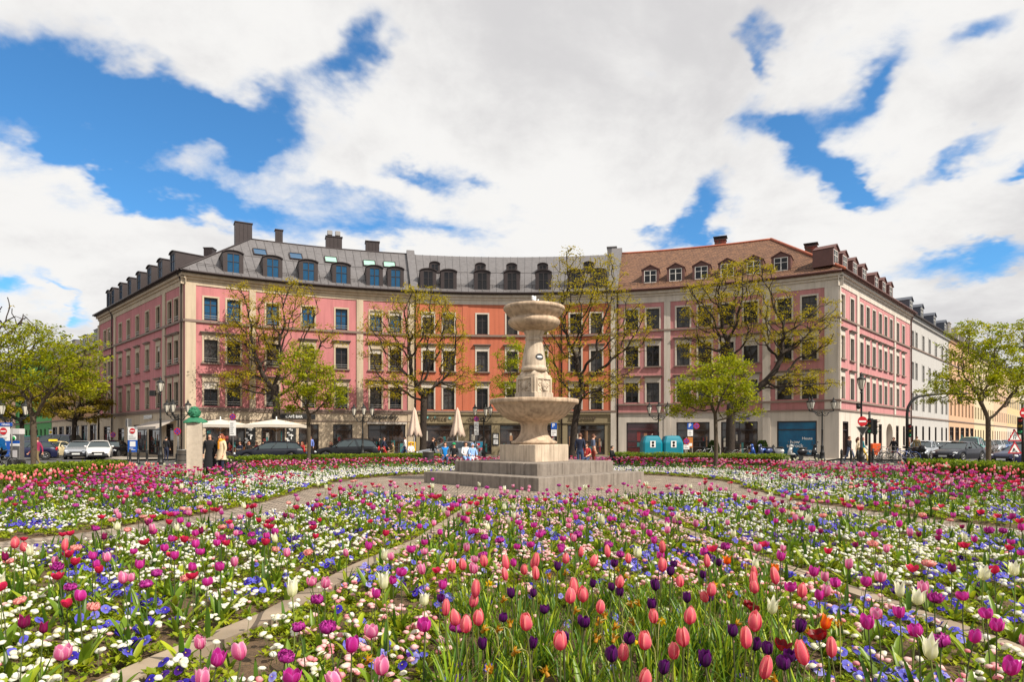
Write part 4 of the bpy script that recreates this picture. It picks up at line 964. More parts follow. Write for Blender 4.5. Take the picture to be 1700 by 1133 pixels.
    mb = MB(); mb.lathe([(.36, 5.15), (.5, 5.18), (.70, 5.25), (.83, 5.34), (.885, 5.43), (.885, 5.49), (.85, 5.54), (.795, 5.565), (.795, 5.60), (.83, 5.64), (.91, 5.71), (.98, 5.80), (1.005, 5.85), (1.035, 5.87), (1.045, 5.92), (1.035, 5.97), (1.0, 5.99), (.93, 5.98), (.85, 5.85), (.5, 5.7), (0, 5.65)], SAND2, 64); mb.build('upper_bowl', B)
    # dark oval sticker with a pale middle on the column
    mb = MB(); A0 = R(-62); dk = MATS['black_lettering']; wh = MATS['white_paint']
    def rad(z): return .405 - (z - 4.1) * (.080 / .5) * .875 + .004
    def patch(ra, rz, off, m, n=20):
        zc = 4.25; vs = []
        for rr_ in (0, .5, 1):
            for i in range(n):
                t = 2 * math.pi * i / n; da = rr_ * ra * math.cos(t) / .38; z = zc + rr_ * rz * math.sin(t); r = rad(z) + off; vs.append((r * math.cos(A0 + da), r * math.sin(A0 + da), z))
        fs = [(n + i, n + (i + 1) % n, 2 * n + (i + 1) % n, 2 * n + i) for i in range(n)] + [(i, (i + 1) % n, n + (i + 1) % n, n + i) for i in range(n)]
        mb.add(vs, fs, m)
    patch(.15, .115, .004, dk); patch(.10, .032, .008, wh); mb.build('sticker', B)
    WA = mat('splashing_water', (.85, .88, .9), .2, trans=1); mb = MB(); rnd = random.Random(5)
    for i in range(26):
        h = rnd.random(); mb.sphere((rnd.gauss(0, .08) * (1.2 - h * .7), rnd.gauss(0, .08) * (1.2 - h * .7), 5.98 + h * .36), rnd.uniform(.03, .065), WA, 8, 6)
    mb.lathe([(.10, 5.7), (.07, 5.95), (.05, 6.25), (0, 6.36)], WA, 10); mb.build('water_jet', B)
    mb = MB()
    for x, y, r in ((.62, -.62, .07), (.72, -.5, .05), (.5, -.72, .04)): mb.sphere((x, y, 1.3 + r * .7), r, SAND, 10, 6, (1.3, 1, .8))
fountain()
# ------------------------------------------------------------------ trees: limbs grow towards points spread through the crown
BARK = mat('tree_bark', srgb(50, 40, 32), .9, noise=.35, nscale=4, bump=.9, bscale=18)
BARK2 = mat('young_tree_bark', srgb(80, 68, 54), .9, noise=.25, nscale=6, bump=.6, bscale=25)
LEAFM = attr_mat('leaf_tissue', .45, .55, .25)
def leaf_cluster(n, size, spread, seed, flat=.6, asp=.5):
    r = np.random.default_rng(seed); V = []; F = []
    for i in range(n):
        c = r.normal(0, 1, 3) * spread * np.array([1, 1, flat]); a = r.uniform(0, 2 * np.pi); tilt = r.normal(0, .55); d = np.array([np.cos(a) * np.cos(tilt), np.sin(a) * np.cos(tilt), np.sin(tilt)])
        s = np.cross(d, [0, 0, 1]); s /= np.linalg.norm(s) + 1e-9; roll = r.normal(0, .6); up = np.cross(s, d); s = s * np.cos(roll) + up * np.sin(roll)
        L_ = size * r.uniform(.7, 1.3); b = len(V)
        V += [c, c + d * L_ * .5 + s * L_ * asp * .5, c + d * L_, c + d * L_ * .5 - s * L_ * asp * .5]; F += [(b, b + 1, b + 2), (b, b + 2, b + 3)]
    V = np.array(V); return V, np.array(F), np.ones((len(V), 3))
def grow(att, start, step, di, dk, iters=160, jit=.22, grav=.02, seed=0, maxn=6000):
    r = np.random.default_rng(seed); N = [np.array(p, float) for p in start]; par = [-1] + list(range(len(start) - 1))
    att = att.copy(); nd = np.full(len(att), 1e9); ni = np.zeros(len(att), int); new = list(range(len(N)))
    for it in range(iters):
        if len(att) == 0 or not new: break
        P = np.array([N[i] for i in new]); D = np.linalg.norm(att[:, None] - P[None], axis=2); j = D.argmin(1); dm = D[np.arange(len(att)), j]
        up = dm < nd; nd[up] = dm[up]; ni[up] = np.array(new)[j[up]]
        keep = nd > dk; att, nd, ni = att[keep], nd[keep], ni[keep]
        act = nd < di; new = []
        for i in np.unique(ni[act]):
            v = att[(ni == i) & act] - N[i]; v = (v / np.linalg.norm(v, axis=1)[:, None]).mean(0)
            q = v / (np.linalg.norm(v) + 1e-9) + r.normal(0, jit, 3); q[2] += grav
            if par[i] >= 0:
                pd = N[i] - N[par[i]]; q = q + .35 * pd / (np.linalg.norm(pd) + 1e-9)
            q /= np.linalg.norm(q); p = N[i] + q * step; new.append(len(N)); N.append(p); par.append(int(i))
        if not new:
            di *= 1.6; new = list(range(len(N)))
            if di > 60: break
        if len(N) > maxn: break
    return np.array(N), np.array(par)
def crown_points(n, blobs, seed):
    """blobs: (cx,cy,cz,rx,ry,rz,weight) ellipsoids, denser towards their shells"""
    r = np.random.default_rng(seed); W = np.array([b[6] for b in blobs], float); W /= W.sum(); P = []
    for b, w in zip(blobs, W):
        k = int(n * w); d = r.normal(0, 1, (k, 3)); d /= np.linalg.norm(d, axis=1)[:, None]; q = d * (r.uniform(.05, 1, k) ** .45)[:, None]
        P.append(q * np.array(b[3:6]) + np.array(b[:3]))
    return np.concatenate(P)
def tree(name, x, y, trunk, blobs, label, group=None, n=900, step=.35, r_tip=.012, expo=2.35, rmax=.26, leaf=(.1, 8, .16), nclus=1500, cols=((.2, .19, .02), (.12, .14, .02)), seed=1, bark=BARK, leaf_r=.03, rowed=.15, jit=.22, z0=0.0, flat=.45, cat='tree'):
    B = empty(name, (x, y, z0), label=label, cat=cat, group=group)
    att = crown_points(n, blobs, seed); st = []
    for (p, q) in zip(trunk[:-1], trunk[1:]):
        k = max(1, int(math.dist(p, q) / step)); st += [tuple(p[i] + (q[i] - p[i]) * j / k for i in range(3)) for j in range(k)]
    st.append(trunk[-1]); N, par = grow(att, st, step, step * 9, step * 1.5, seed=seed, jit=jit)
    M_ = len(N); area = np.zeros(M_); kids = np.zeros(M_, int)
    for i in range(M_ - 1, 0, -1):
        if kids[i] == 0: area[i] = r_tip ** expo
        area[par[i]] += area[i]; kids[par[i]] += 1
    if kids[0] == 0: area[0] = r_tip ** expo
    rad = area ** (1 / expo); rad = rad / rad[0] * rmax if rad[0] > rmax or True else rad
    rad = np.maximum(rad, r_tip * .6); nb = len(st)
    for i in range(min(3, nb)): rad[i] *= (1.35, 1.15, 1.05)[i]
    SEG = 7; rg = np.random.default_rng(seed + 5); ang = np.arange(SEG) / SEG * 2 * np.pi; V = np.zeros((M_, SEG, 3))
    for i in range(M_):
        d = N[i] - N[par[i]] if par[i] >= 0 else N[1] - N[0]; d = d / (np.linalg.norm(d) + 1e-9)
        a = np.cross(d, [0.13, .97, .2]); a /= np.linalg.norm(a) + 1e-9; b = np.cross(d, a)
        V[i] = N[i] + rad[i] * (np.cos(ang)[:, None] * a + np.sin(ang)[:, None] * b) * (1 + rg.normal(0, .05))
    F = []
    for i in range(1, M_):
        p = par[i]
        for k in range(SEG): j = (k + 1) % SEG; F += [(p * SEG + k, p * SEG + j, i * SEG + j), (p * SEG + k, i * SEG + j, i * SEG + k)]
    me = tri_mesh('trunk', V.reshape(-1, 3), np.array(F), np.ones((M_ * SEG, 3)), bark, True); link('trunk', me, B)
    if nclus:
        thin = np.nonzero(rad < leaf_r)[0]; tips = np.nonzero(kids == 0)[0]; tips = tips[tips > nb]; pool = np.concatenate([thin, tips, tips])
        pk = rg.choice(pool, nclus); P = N[pk] + rg.normal(0, rowed, (nclus, 3)) * np.array([1, 1, .55])
        S = Soup(); pr = [leaf_cluster(leaf[1], leaf[0], leaf[2], seed * 10 + k, flat) for k in range(5)]
        zn = (P[:, 2] - P[:, 2].min()) / np.ptp(P[:, 2]); c0, c1 = np.array(cols[0]), np.array(cols[1])
        t = np.clip(rg.normal(.45, .3, nclus), 0, 1)[:, None]; tint = c0 * (1 - t) + c1 * t; tint *= rg.uniform(.75, 1.2, (nclus, 1))
        for k in range(5):
            s_ = slice(k, None, 5); S.inst(pr[k], P[s_], rg.uniform(.7, 1.25, len(P[s_])), rg.uniform(0, 6.28, len(P[s_])), tint=tint[s_])
        S.build('crown', LEAFM, B)
    return B
YEL = ((.50, .38, .012), (.28, .26, .01)); GRN = ((.42, .40, .008), (.19, .26, .006))
def zz(y, d): return EYE + (HY - y) * d / FPX
def big_tree(px, d, blobs_px, fork, lean, label, seed, n=900, nclus=2400, rmax=.27, top=None):
    x = gx(px, d); bl = []
    for (bx, by, rx, ry, w) in blobs_px:
        bl.append((gx(bx, d) - x, 0, zz(by, d), rx * d / FPX, max(rx, ry) * d / FPX * .9, ry * d / FPX, w))
    tr = [(0, 0, -.05), (lean * .3, 0, fork * .5), (lean, 0, fork)]
    return tree('locust_tree', x, d, tr, bl, label, 'big gnarled street trees before the facades', n=int(n * 1.9), nclus=int(nclus * 1.05), cols=YEL, seed=seed, rmax=rmax, leaf=(.14, 6, .16), step=.36, r_tip=.012, jit=.3, rowed=.17, leaf_r=.03, expo=2.12)
big_tree(460, 50, [(425, 560, 60, 55, 3), (480, 510, 55, 45, 2.2), (405, 635, 55, 28, 1.4), (500, 620, 45, 45, 1.5), (400, 490, 22, 26, .5), (545, 560, 22, 22, .5)], 3.6, -.05, 'gnarled yellow-green tree before the left pink building, behind the dark estate car', 11)
big_tree(702, 51, [(650, 560, 55, 60, 2.4), (730, 560, 50, 60, 2.4), (700, 510, 55, 35, 1.6), (660, 640, 62, 26, 1.3), (760, 630, 50, 28, 1.2)], 4.8, .1, 'gnarled yellow-green tree before the join of pink and orange facades', 23)
big_tree(950, 50, [(970, 500, 70, 58, 2.4), (922, 560, 55, 55, 1.9), (1030, 548, 58, 58, 2.4), (945, 445, 32, 38, .8), (1005, 455, 34, 40, .8), (990, 640, 88, 32, 1.8)], 4.4, .5, 'tallest gnarled yellow-green tree, right of the fountain before the orange facade', 31, n=1150, nclus=3000)
big_tree(1212, 48, [(1190, 500, 62, 45, 2.2), (1255, 520, 60, 60, 2.4), (1325, 560, 62, 50, 2.2), (1240, 450, 50, 24, .8), (1370, 520, 30, 30, .6), (1170, 570, 50, 40, 1.2), (1330, 635, 60, 26, 1.1)], 4.0, .1, 'gnarled wide leaning tree before the right pink building, reaching its corner', 47, n=1250, nclus=3200, rmax=.33)
def young(px, d, blobs_px, fork, label, seed, nclus=1100, rmax=.095, cols=GRN, step=.2, n=650, group='slender young trees around the garden', leaf=(.12, 8, .11)):
    x = gx(px, d); bl = [(gx(bx, d) - x, 0, zz(by, d), rx * d / FPX, rx * d / FPX * .95, ry * d / FPX, w) for (bx, by, rx, ry, w) in blobs_px]
    return tree('young_tree', x, d, [(0, 0, -.05), (.03, 0, fork * .5), (0, 0, fork)], bl, label, group, n=n, nclus=nclus, cols=cols, seed=seed, rmax=rmax, leaf=leaf, step=step, r_tip=.006, jit=.24, rowed=.13, leaf_r=.016, bark=BARK2, expo=2.15)
young(512, 32, [(520, 635, 50, 36, 2), (500, 600, 34, 34, 1), (548, 660, 32, 22, .8), (490, 665, 30, 22, .7)], 2.3, 'slender green tree inside the hedge, before the gnarled tree of the left facade', 3)
young(1188, 31, [(1185, 650, 70, 36, 2.4), (1200, 615, 48, 30, 1.2), (1235, 680, 28, 18, .4), (1135, 680, 32, 16, .5)], 2.3, 'slender green tree inside the hedge, right of the teal containers', 5, nclus=1400)
young(1640, 29, [(1640, 620, 84, 50, 2.4), (1625, 570, 55, 42, 1.2), (1580, 650, 50, 26, 1), (1690, 640, 60, 36, 1.2), (1695, 560, 40, 30, .7)], 2.35, 'slender bright green tree at the right edge beside the warning triangles', 8, nclus=1600, rmax=.1, n=1000)
young(55, 26.7, [(70, 620, 85, 46, 2.6), (50, 570, 60, 38, 1.3), (130, 590, 44, 34, 1), (0, 640, 50, 40, 1.2), (140, 640, 38, 28, .8)], 2.4, 'slender green tree at the left edge inside the hedge', 9, nclus=1800, rmax=.11, n=1100)
young(868, 42, [(850, 600, 34, 44, 1.5), (845, 645, 36, 30, 1.5), (890, 620, 30, 40, 1)], 2.6, 'slender green tree mostly hidden behind the fountain', 12, nclus=900, n=400)
tree('bare_tree', gx(-75, 33), 33, [(0, 0, -.05), (.1, 0, 2), (.2, 0, 3.6)], [(1.0, 0, 6.2, 3.2, 3, 3.0, 2), (2.3, .2, 6.6, 2.2, 2, 1.6, 1)], 'nearly leafless tree reaching in from the left edge of the view', n=900, step=.26, rmax=.2, nclus=60, cols=YEL, seed=15, r_tip=.01, leaf=(.1, 6, .1), jit=.28)
tree('street_tree', gx(122, 60), 60, [(0, 0, -.1), (0, 0, 1.5), (.1, 0, 3)], [(0, 0, 5.6, 2.9, 2.6, 2.6, 2), (1, 0, 4.2, 2.4, 2, 1.3, 1)], 'yellow-leaved street tree before the ochre house on the left', n=600, step=.35, rmax=.2, nclus=1900, cols=((.36, .26, .03), (.24, .22, .03)), seed=18, leaf=(.2, 8, .2), z0=-.13)
tree('street_tree', gx(35, 72), 72, [(0, 0, -.1), (0, 0, 1.5), (.1, 0, 3)], [(0, 0, 5.6, 3.4, 3, 2.4, 2)], 'olive street tree before the green house on the left', n=500, step=.4, rmax=.22, nclus=1500, cols=YEL, seed=19, leaf=(.22, 8, .22), z0=-.13)
# ------------------------------------------------------------------ clipped hedges along the rim of the garden
HEDGEM = LEAFM
def hedge(a0, a1, r0, r1, h, label, seed):
    B = empty('hedge', label=label, cat='hedge', group='clipped hedges around the round garden'); rg = np.random.default_rng(seed)
    mb = MB(); n = max(4, int((a1 - a0) / 2)); core = mat('hedge_twigs', (.035, .05, .012), .95)
    def P(a, r, z): return (FC.x + r * math.cos(R(a)), FC.y + r * math.sin(R(a)), z)
    for i in range(n):
        a, b = a0 + (a1 - a0) * i / n, a0 + (a1 - a0) * (i + 1) / n; i0, i1, zt = r0 + .06, r1 - .06, h - .06
        vs = [P(a, i0, 0), P(b, i0, 0), P(b, i1, 0), P(a, i1, 0), P(a, i0, zt), P(b, i0, zt), P(b, i1, zt), P(a, i1, zt)]
        mb.add(vs, [(4, 7, 6, 5), (0, 4, 5, 1), (2, 6, 7, 3)] + ([(0, 3, 7, 4)] if i == 0 else []) + ([(1, 5, 6, 2)] if i == n - 1 else []), core)
    mb.build('twigs', B)
    L_ = R(a1 - a0) * r0; k = int(L_ * (2 * h + (r1 - r0)) * 210); A = rg.uniform(a0, a1, k) * math.pi / 180; side = rg.random(k); w = r1 - r0; tot = 2 * h + w
    rr = np.where(side < h / tot, r0, np.where(side < 2 * h / tot, r1, r0 + rg.random(k) * w)); z = np.where(side < 2 * h / tot, rg.random(k) * h, h) + rg.normal(0, .014, k); rr = rr + rg.normal(0, .018, k)
    z += np.where(z > h - .05, .02 * np.sin(A * r0 * 3.1), 0)
    P3 = np.stack([FC.x + rr * np.cos(A), FC.y + rr * np.sin(A), np.maximum(.02, z)], 1); S = Soup(); t = rg.random((k, 1)); c = np.array([.30, .38, .02]) * (1 - t) + np.array([.08, .14, .012]) * t
    S.inst(leaf_cluster(4, .075, .03, seed, 1.0, .6), P3, rg.uniform(.8, 1.4, k), rg.uniform(0, 6.28, k), T=rg.normal(0, .6, k), TA=rg.uniform(0, 6.28, k), tint=c); S.build('foliage', HEDGEM, B)
def ang(px, r):
    """angle around the fountain where column px meets the ring of radius r, far side"""
    k = (px - CX) / FPX; a = k * k + 1; b = -2 * (k * FC.x + FC.y); c = FC.x ** 2 + FC.y ** 2 - r * r; y = (-b + math.sqrt(b * b - 4 * a * c)) / (2 * a); return math.degrees(math.atan2(y - FC.y, k * y - FC.x))
HR0, HR1, HH = 15.6, 16.3, .62
hedge(ang(212, HR0), 196, HR0, HR1, HH, 'low clipped hedge at the left edge behind coral tulips', 1)
hedge(ang(738, HR0), ang(388, HR0), HR0, HR1, HH, 'low clipped hedge between the stone pillar and the seated people', 2)
hedge(ang(1298, HR0), ang(1012, HR0), HR0, HR1, HH, 'low clipped hedge in front of the teal containers', 3)
hedge(-16, ang(1502, HR0), HR0, HR1, HH, 'low clipped hedge at the right edge behind coral tulips', 4)
# ------------------------------------------------------------------ street furniture
LGLASS = mat('lantern_glass', srgb(206, 200, 186), .25, spec=.6)
CEM = mat('granite_pillar_stone', srgb(192, 178, 160), .85, noise=.12, nscale=8, bump=.2, bscale=40, stain=.5)
PATINA = mat('green_bronze_patina', srgb(36, 108, 76), .7, noise=.3, nscale=6, bump=.5, bscale=20)
def px2(px, d): return gx(px, d), d
def lantern_parts():
    if 'lan' in _kit: return _kit['lan']
    m = MB(); a0 = R(30)
    m.lathe([(.02, -.62), (.05, -.58), (.03, -.54), (.06, -.5), (.075, -.46)], IRON, 6, a0=a0); m.lathe([(.185, -.03), (.2, 0), (.15, .06), (.07, .12), (.055, .17), (.075, .2), (.03, .24), (.035, .28), (.012, .31), (.0, .36)], IRON, 6, a0=a0)
    for k in range(6): a = a0 + k * math.pi / 3; m.tube([(.085 * math.cos(a), .085 * math.sin(a), -.46), (.18 * math.cos(a), .18 * math.sin(a), -.02)], .011, IRON, 4)
    g_ = MB(); g_.lathe([(.075, -.455), (.168, -.03)], LGLASS, 6, a0=a0, smooth=False)
    _kit['lan'] = (m.mesh('lantern'), g_.mesh('glass')); return _kit['lan']
def lamp(px, d, top, arms, label, name='street_lamp', group='old cast iron lantern posts', arm_r=.62, extra=None):
    x, y = px2(px, d); B = empty(name, (x, y, 0), label=label, cat='street lamp', group=group)
    m = MB(); zt = top - (.95 if arms else .4)
    m.lathe([(.20, 0), (.20, .12), (.16, .16), (.15, .5), (.17, .54), (.11, .62), (.09, .95), (.11, 1.0), (.065, 1.06), (.055, zt * .62), (.075, zt * .63), (.05, zt * .65), (.042, zt - .1), (.07, zt - .06), (.05, zt)], IRON, 12)
    if arms: m.tube([(0, 0, zt), (0, 0, zt + .12)], .03, IRON, 6)
    m.build('post', B); lm, gm = lantern_parts()
    if not arms:
        o = link('lantern', lm, B, TR(0, 0, zt + .66) @ Matrix.Scale(1.15, 4)); link('glass', gm, o)
    for a in arms:
        c, s = math.cos(R(a)), math.sin(R(a)); am = MB(); pts = [(0, 0, zt - .12), (.15, 0, zt - .26), (.32, 0, zt - .22), (.48, 0, zt - .02), (arm_r, 0, zt + .06)]
        Mr = Matrix.Rotation(R(a), 4, 'Z'); am.tube(pts, [.035, .03, .028, .026, .022], IRON, 6, M=Mr); am.tube([(0, 0, zt + .02), (arm_r, 0, zt + .08)], .02, IRON, 6, M=Mr)
        for cx, cz, r in ((.2, zt - .1, .075), (.38, zt - .05, .055)):
            am.tube([(cx + r * math.cos(t) * (1 - t / 14), 0, cz + r * math.sin(t) * (1 - t / 14)) for t in [i * .6 for i in range(14)]], .012, IRON, 4, M=Mr)
        am.build('arm', B); o = link('lantern', lm, B, TR(arm_r * c, arm_r * s, zt + .68)); link('glass', gm, o)
    if extra: extra(B, zt)
    return B
lamp(602, 44.6, 3.85, (170, 290, 10), 'three-armed iron lantern post before the building with the black shop lettering')
lamp(803, 44.8, 3.85, (200, 320, 80), 'three-armed iron lantern post behind the tall no-stopping plate, left of the fountain')
lamp(1093, 45.2, 4.0, (160, 350, 260), 'three-armed iron lantern post above the teal containers')
lamp(1365, 44, 4.25, (165, 195, 5), 'iron lantern post in front of the right corner shop, lanterns at both sides', arm_r=.8)
lamp(296, 40, 3.85, (200, 150, 270, 355), 'four-armed iron lantern post beside the stone pillar with green bronze top')
def fl(B, z):
    m = MB(); m.rbox(-.62, -.3, -.12, .1, z - .15, z + .18, IRON, .02); m.tube([(-.3, 0, z), (0, 0, z - .1)], .025, IRON, 6); m.build('floodlight', B)
lamp(266.5, 39, 4.6, (), 'tall single lantern post with a floodlight, left of the four-armed one', extra=fl)
lamp(19, 33, 3.45, (175, 15, 270), 'iron lantern post at the left edge beside the ticket machine')
def disc_sign(mb, x, z, r, kind, y=-.05, M=None):
    def disc(rr, yy, m, n=24): mb.add([(x + rr * math.cos(2 * math.pi * i / n), yy, z + rr * math.sin(2 * math.pi * i / n)) for i in range(n)] + [(x + rr * math.cos(2 * math.pi * i / n), yy + .01, z + rr * math.sin(2 * math.pi * i / n)) for i in range(n)], [tuple(range(n))] + [(i, i + n, (i + 1) % n + n, (i + 1) % n) for i in range(n)], m, M=M)
    if kind == 'noentry': disc(r, y, SIGNRED); mb.box(x - r * .72, x + r * .72, y - .006, y - .001, z - r * .17, z + r * .17, WHITE, M)
    elif kind in ('nostop', 'nopark'):
        disc(r, y, SIGNRED); disc(r * .8, y - .006, mat('violet_blue', srgb(50, 60, 150), .5))
        for a in ((45, -45) if kind == 'nostop' else (-45,)):
            q = (M or Matrix()) @ Matrix.Translation((x, y - .012, z)) @ Matrix.Rotation(R(a), 4, 'Y'); mb.box(-r * .78, r * .78, -.002, .002, -r * .1, r * .1, SIGNRED, q)
def r_extra(B, z):
    m = MB(); disc_sign(m, 0, 2.42, .26, 'noentry', -.12); m.box(-.03, .03, -.11, 0, 2.4, 2.46, IRON); m.build('no_entry_sign', B)
    m = MB(); m.prism([(-.34, 2.14), (.34, 2.14), (0, 1.62)], -.12, -.105, GREYM); m.prism([(-.26, 2.10), (.26, 2.10), (0, 1.70)], -.126, -.121, IRON); m.build('yield_sign_back', B)
    m = MB(); m.tube([(-.1, 0, 3.25), (-.22, -.1, 3.15)], [.05, .11], IRON, 10); m.rbox(-.26, -.1, -.1, .06, 3.2, 3.4, IRON, .02); m.build('floodlight', B)
lamp(1430, 34.7, 4.4, (), 'single lantern post carrying a red no entry sign at the right corner', extra=r_extra)
def post_sign(px, d, items, label, h=None, cat='road sign', group=None, name='road_sign', rz=0.0, z0=0.0, pole_r=.03):
    x, y = px2(px, d); B = empty(name, (x, y, z0), rz, label=label, cat=cat, group=group); s = FPX / d
    m = MB(); m.tube([(0, 0, 0), (0, 0, h or 2.6)], pole_r, GREYM, 8); m.build('pole', B)
    for it in items: it(B)
    return B
def plate(x, z0, z1, w, m, nm='plate', texts=(), y=-.06, boxes=(), th=.015):
    def f(B):
        b = MB(); b.box(x - w / 2, x + w / 2, y, y + th, z0, z1, m); o = b.build(nm, B)
        for s, sz, tx, tz, tm in texts: link('lettering', text_mesh(s, sz, tm, .004, .002), o, Matrix.Translation((x + tx, y - .004, tz)))
        if boxes:
            q = MB()
            for i, (a, b_, c, e, mm) in enumerate(boxes): q.box(x + a, x + b_, y - .003 - .0005 * i, y - .001, c, e, mm)
            q.build('print', o)
    return f
def disc(x, z, r, kind, y=-.07):
    def f(B): b = MB(); disc_sign(b, x, z, r, kind, y); b.build('disc', B)
    return f
LG = mat('printed_grey_lines', srgb(120, 120, 120), .6)
def lines(x0, x1, z0, z1, n, m=None, seed=1):
    r = random.Random(seed); out = []
    for i in range(n): z = z1 - (z1 - z0) * (i + .5) / n; out.append((x0, x0 + (x1 - x0) * r.uniform(.55, 1), z - (z1 - z0) / n * .2, z + (z1 - z0) / n * .2, m or LG))
    return out
post_sign(212, 40, [plate(.33, 1.42, 2.22, .58, WHITE, 'zone_board', boxes=lines(-.24, .24, 1.46, 1.7, 3)), disc(.33, 1.98, .17, 'noentry', -.085), plate(.33, .68, 1.41, .58, SIGNBLUE, 'parking_board', boxes=[(-.16, .18, 1.02, 1.34, WHITE)] + lines(-.2, .2, .78, .95, 2, WHITE)), plate(.02, 2.25, 2.72, .36, GREYM, 'sign_back', y=.05)],
          'white and blue restriction board with red no entry disc, left of the single tall lantern', h=2.75, name='sign_board')
post_sign(19.5, 31, [plate(-.5, 1.40, 2.06, .9, WHITE, 'zone_board', boxes=lines(-.38, .38, 1.45, 1.66, 3)), disc(-.34, 1.86, .17, 'noentry', -.085), plate(-.5, .66, 1.39, .9, SIGNBLUE, 'parking_board', boxes=[(-.1, .28, .9, 1.3, WHITE)]), plate(-.36, 2.1, 2.26, .86, SIGNBLUE, 'street_name', texts=[('rthaus', .15, .12, 2.18, WHITE)])],
          'large white and blue restriction board with street name plate at the left edge', h=2.3, name='sign_board')
post_sign(387, 38, [disc(0, 2.78, .18, 'nostop'), plate(0, 1.68, 2.56, .36, WHITE, 'text_plate', boxes=lines(-.14, .14, 1.75, 2.45, 6, seed=4))], 'no-stopping sign with long white text plate right of the two women', h=3.1, group='no-stopping signs on poles')
post_sign(295.5, 37, [disc(0, 1.92, .2, 'nostop')], 'no-stopping disc low on a pole under the four-armed lantern post', h=2.1)
post_sign(188.5, 58, [disc(0, 1.85, .24, 'nostop')], 'small no-stopping disc by the kerb of the left side street', h=2.1, z0=-.0)
post_sign(791, 43.5, [disc(0, 2.82, .17, 'nostop'), plate(0, 1.75, 2.62, .3, WHITE, 'text_plate', boxes=lines(-.12, .12, 1.8, 2.5, 7, seed=8))], 'no-stopping sign with tall narrow text plate behind the seated people', h=2.95, group='no-stopping signs on poles')
def pboard(B):
    b = MB(); b.box(-.19, .19, -.06, -.045, 2.15, 2.55, SIGNBLUE); o = b.build('parking_plate', B); link('lettering', text_mesh('P', .34, WHITE, .004, .006), o, Matrix.Translation((-.03, -.064, 2.37)))
post_sign(919.5, 43.5, [pboard, plate(0, 1.68, 2.1, .36, WHITE, 'text_plate', boxes=lines(-.13, .13, 1.74, 2.05, 3, seed=2))], 'blue parking sign just right of the fountain foot', h=2.6, name='parking_sign')
post_sign(1145.6, 44, [pboard, plate(0, 1.68, 2.1, .36, WHITE, 'text_plate', boxes=lines(-.13, .13, 1.74, 2.05, 3, seed=3)), disc(.42, 2.36, .2, 'nostop', -.06), plate(.0, .9, 1.6, .34, mat('ochre_board', srgb(180, 110, 40), .6), 'notice', boxes=[(-.1, .12, 1.0, 1.2, WHITE)])], 'blue parking sign with no-stopping disc right of the teal containers', h=2.6, name='parking_sign')
post_sign(1139.3, 43, [disc(0, 1.34, .2, 'nostop'), plate(0, .8, 1.1, .38, WHITE, 'text_plate', boxes=lines(-.14, .14, .84, 1.06, 2))], 'low no-stopping disc with white plate next to the teal containers', h=1.6)
post_sign(85, 62, [plate(0, 1.9, 2.35, .36, WHITE, 'bus_stop_plate', y=-.06), lambda B: (lambda b: (b.lathe([(.13, -.005), (.13, .005)], mat('bus_yellow', srgb(230, 190, 40), .5), 20, M=Matrix.Translation((0, -.07, 2.12)) @ Matrix.Rotation(R(90), 4, 'X')), b.build('emblem', B)))(MB())], 'small bus stop flag before the green house', h=2.4, name='bus_stop_sign')
def tri(zc, w, pic):
    def f(B):
        h = w * .87; b = MB(); b.prism([(-w / 2, zc - h / 3), (w / 2, zc - h / 3), (0, zc + h * 2 / 3)], -.06, -.045, SIGNRED); k = .72
        b.prism([(-w / 2 * k, zc - h / 3 * k), (w / 2 * k, zc - h / 3 * k), (0, zc + h * 2 / 3 * k)], -.066, -.061, WHITE); o = b.build('warning_triangle', B); q = MB(); y0, y1 = -.072, -.067
        if pic == 'narrow': q.box(-.07, -.045, y0, y1, zc - .1, zc + .1, BLACK); q.prism([(.02, zc - .1), (.05, zc - .1), (.045, zc - .02), (.085, zc + .04), (.06, zc + .1), (.04, zc + .1), (.055, zc + .045), (.02, zc - .01)][::-1], y0, y1, BLACK)
        else:
            q.prism([(.0, zc - .12), (.14, zc - .12), (.07, zc - .06)], y0, y1, BLACK); q.prism([(-.12, zc - .12), (-.09, zc - .12), (-.03, zc), (-.03, zc + .07), (-.06, zc + .08), (-.1, zc - .02)], y0, y1, BLACK); q.prism([(-.05, zc - .12), (-.025, zc - .12), (-.01, zc - .02), (-.035, zc)], y0, y1, BLACK); q.prism([(-.04, zc + .05), (.05, zc - .09), (.06, zc - .08), (-.02, zc + .06)], y0, y1, BLACK)
        q.build('pictogram', o)
    return f
post_sign(1683, 31, [tri(1.58, .66, 'narrow'), tri(.99, .66, 'work')], 'two red-rimmed warning triangles, road narrows above roadworks, at the right edge', h=1.95, name='warning_sign')
def traffic_head(B, x, z, rot=0, lit=None, nm='signal_head'):
    m = MB(); M = TR(x, 0, z, rot); m.rbox(-.12, .12, -.1, .1, -.42, .42, IRON, .02, M)
    for i, (c, k) in enumerate((((.3, .02, .02), 'red'), ((.3, .2, .02), 'yellow'), ((.02, .3, .12), 'green'))):
        zc = .27 - i * .27; mm = mat('signal_lens_' + k, c, .3)
        m.lathe([(.085, 0), (.085, .02)], mm, 14, M=M @ Matrix.Translation((0, -.115, zc)) @ Matrix.Rotation(R(-90), 4, 'X'))
        m.tube([(-.1, -.1, zc + .0), (-.1, -.24, zc + .04)], .012, IRON, 4, M=M); m.tube([(.1, -.1, zc), (.1, -.24, zc + .04)], .012, IRON, 4, M=M); m.box(-.1, .1, -.26, -.1, zc + .09, zc + .105, IRON, M)
    m.build(nm, B)
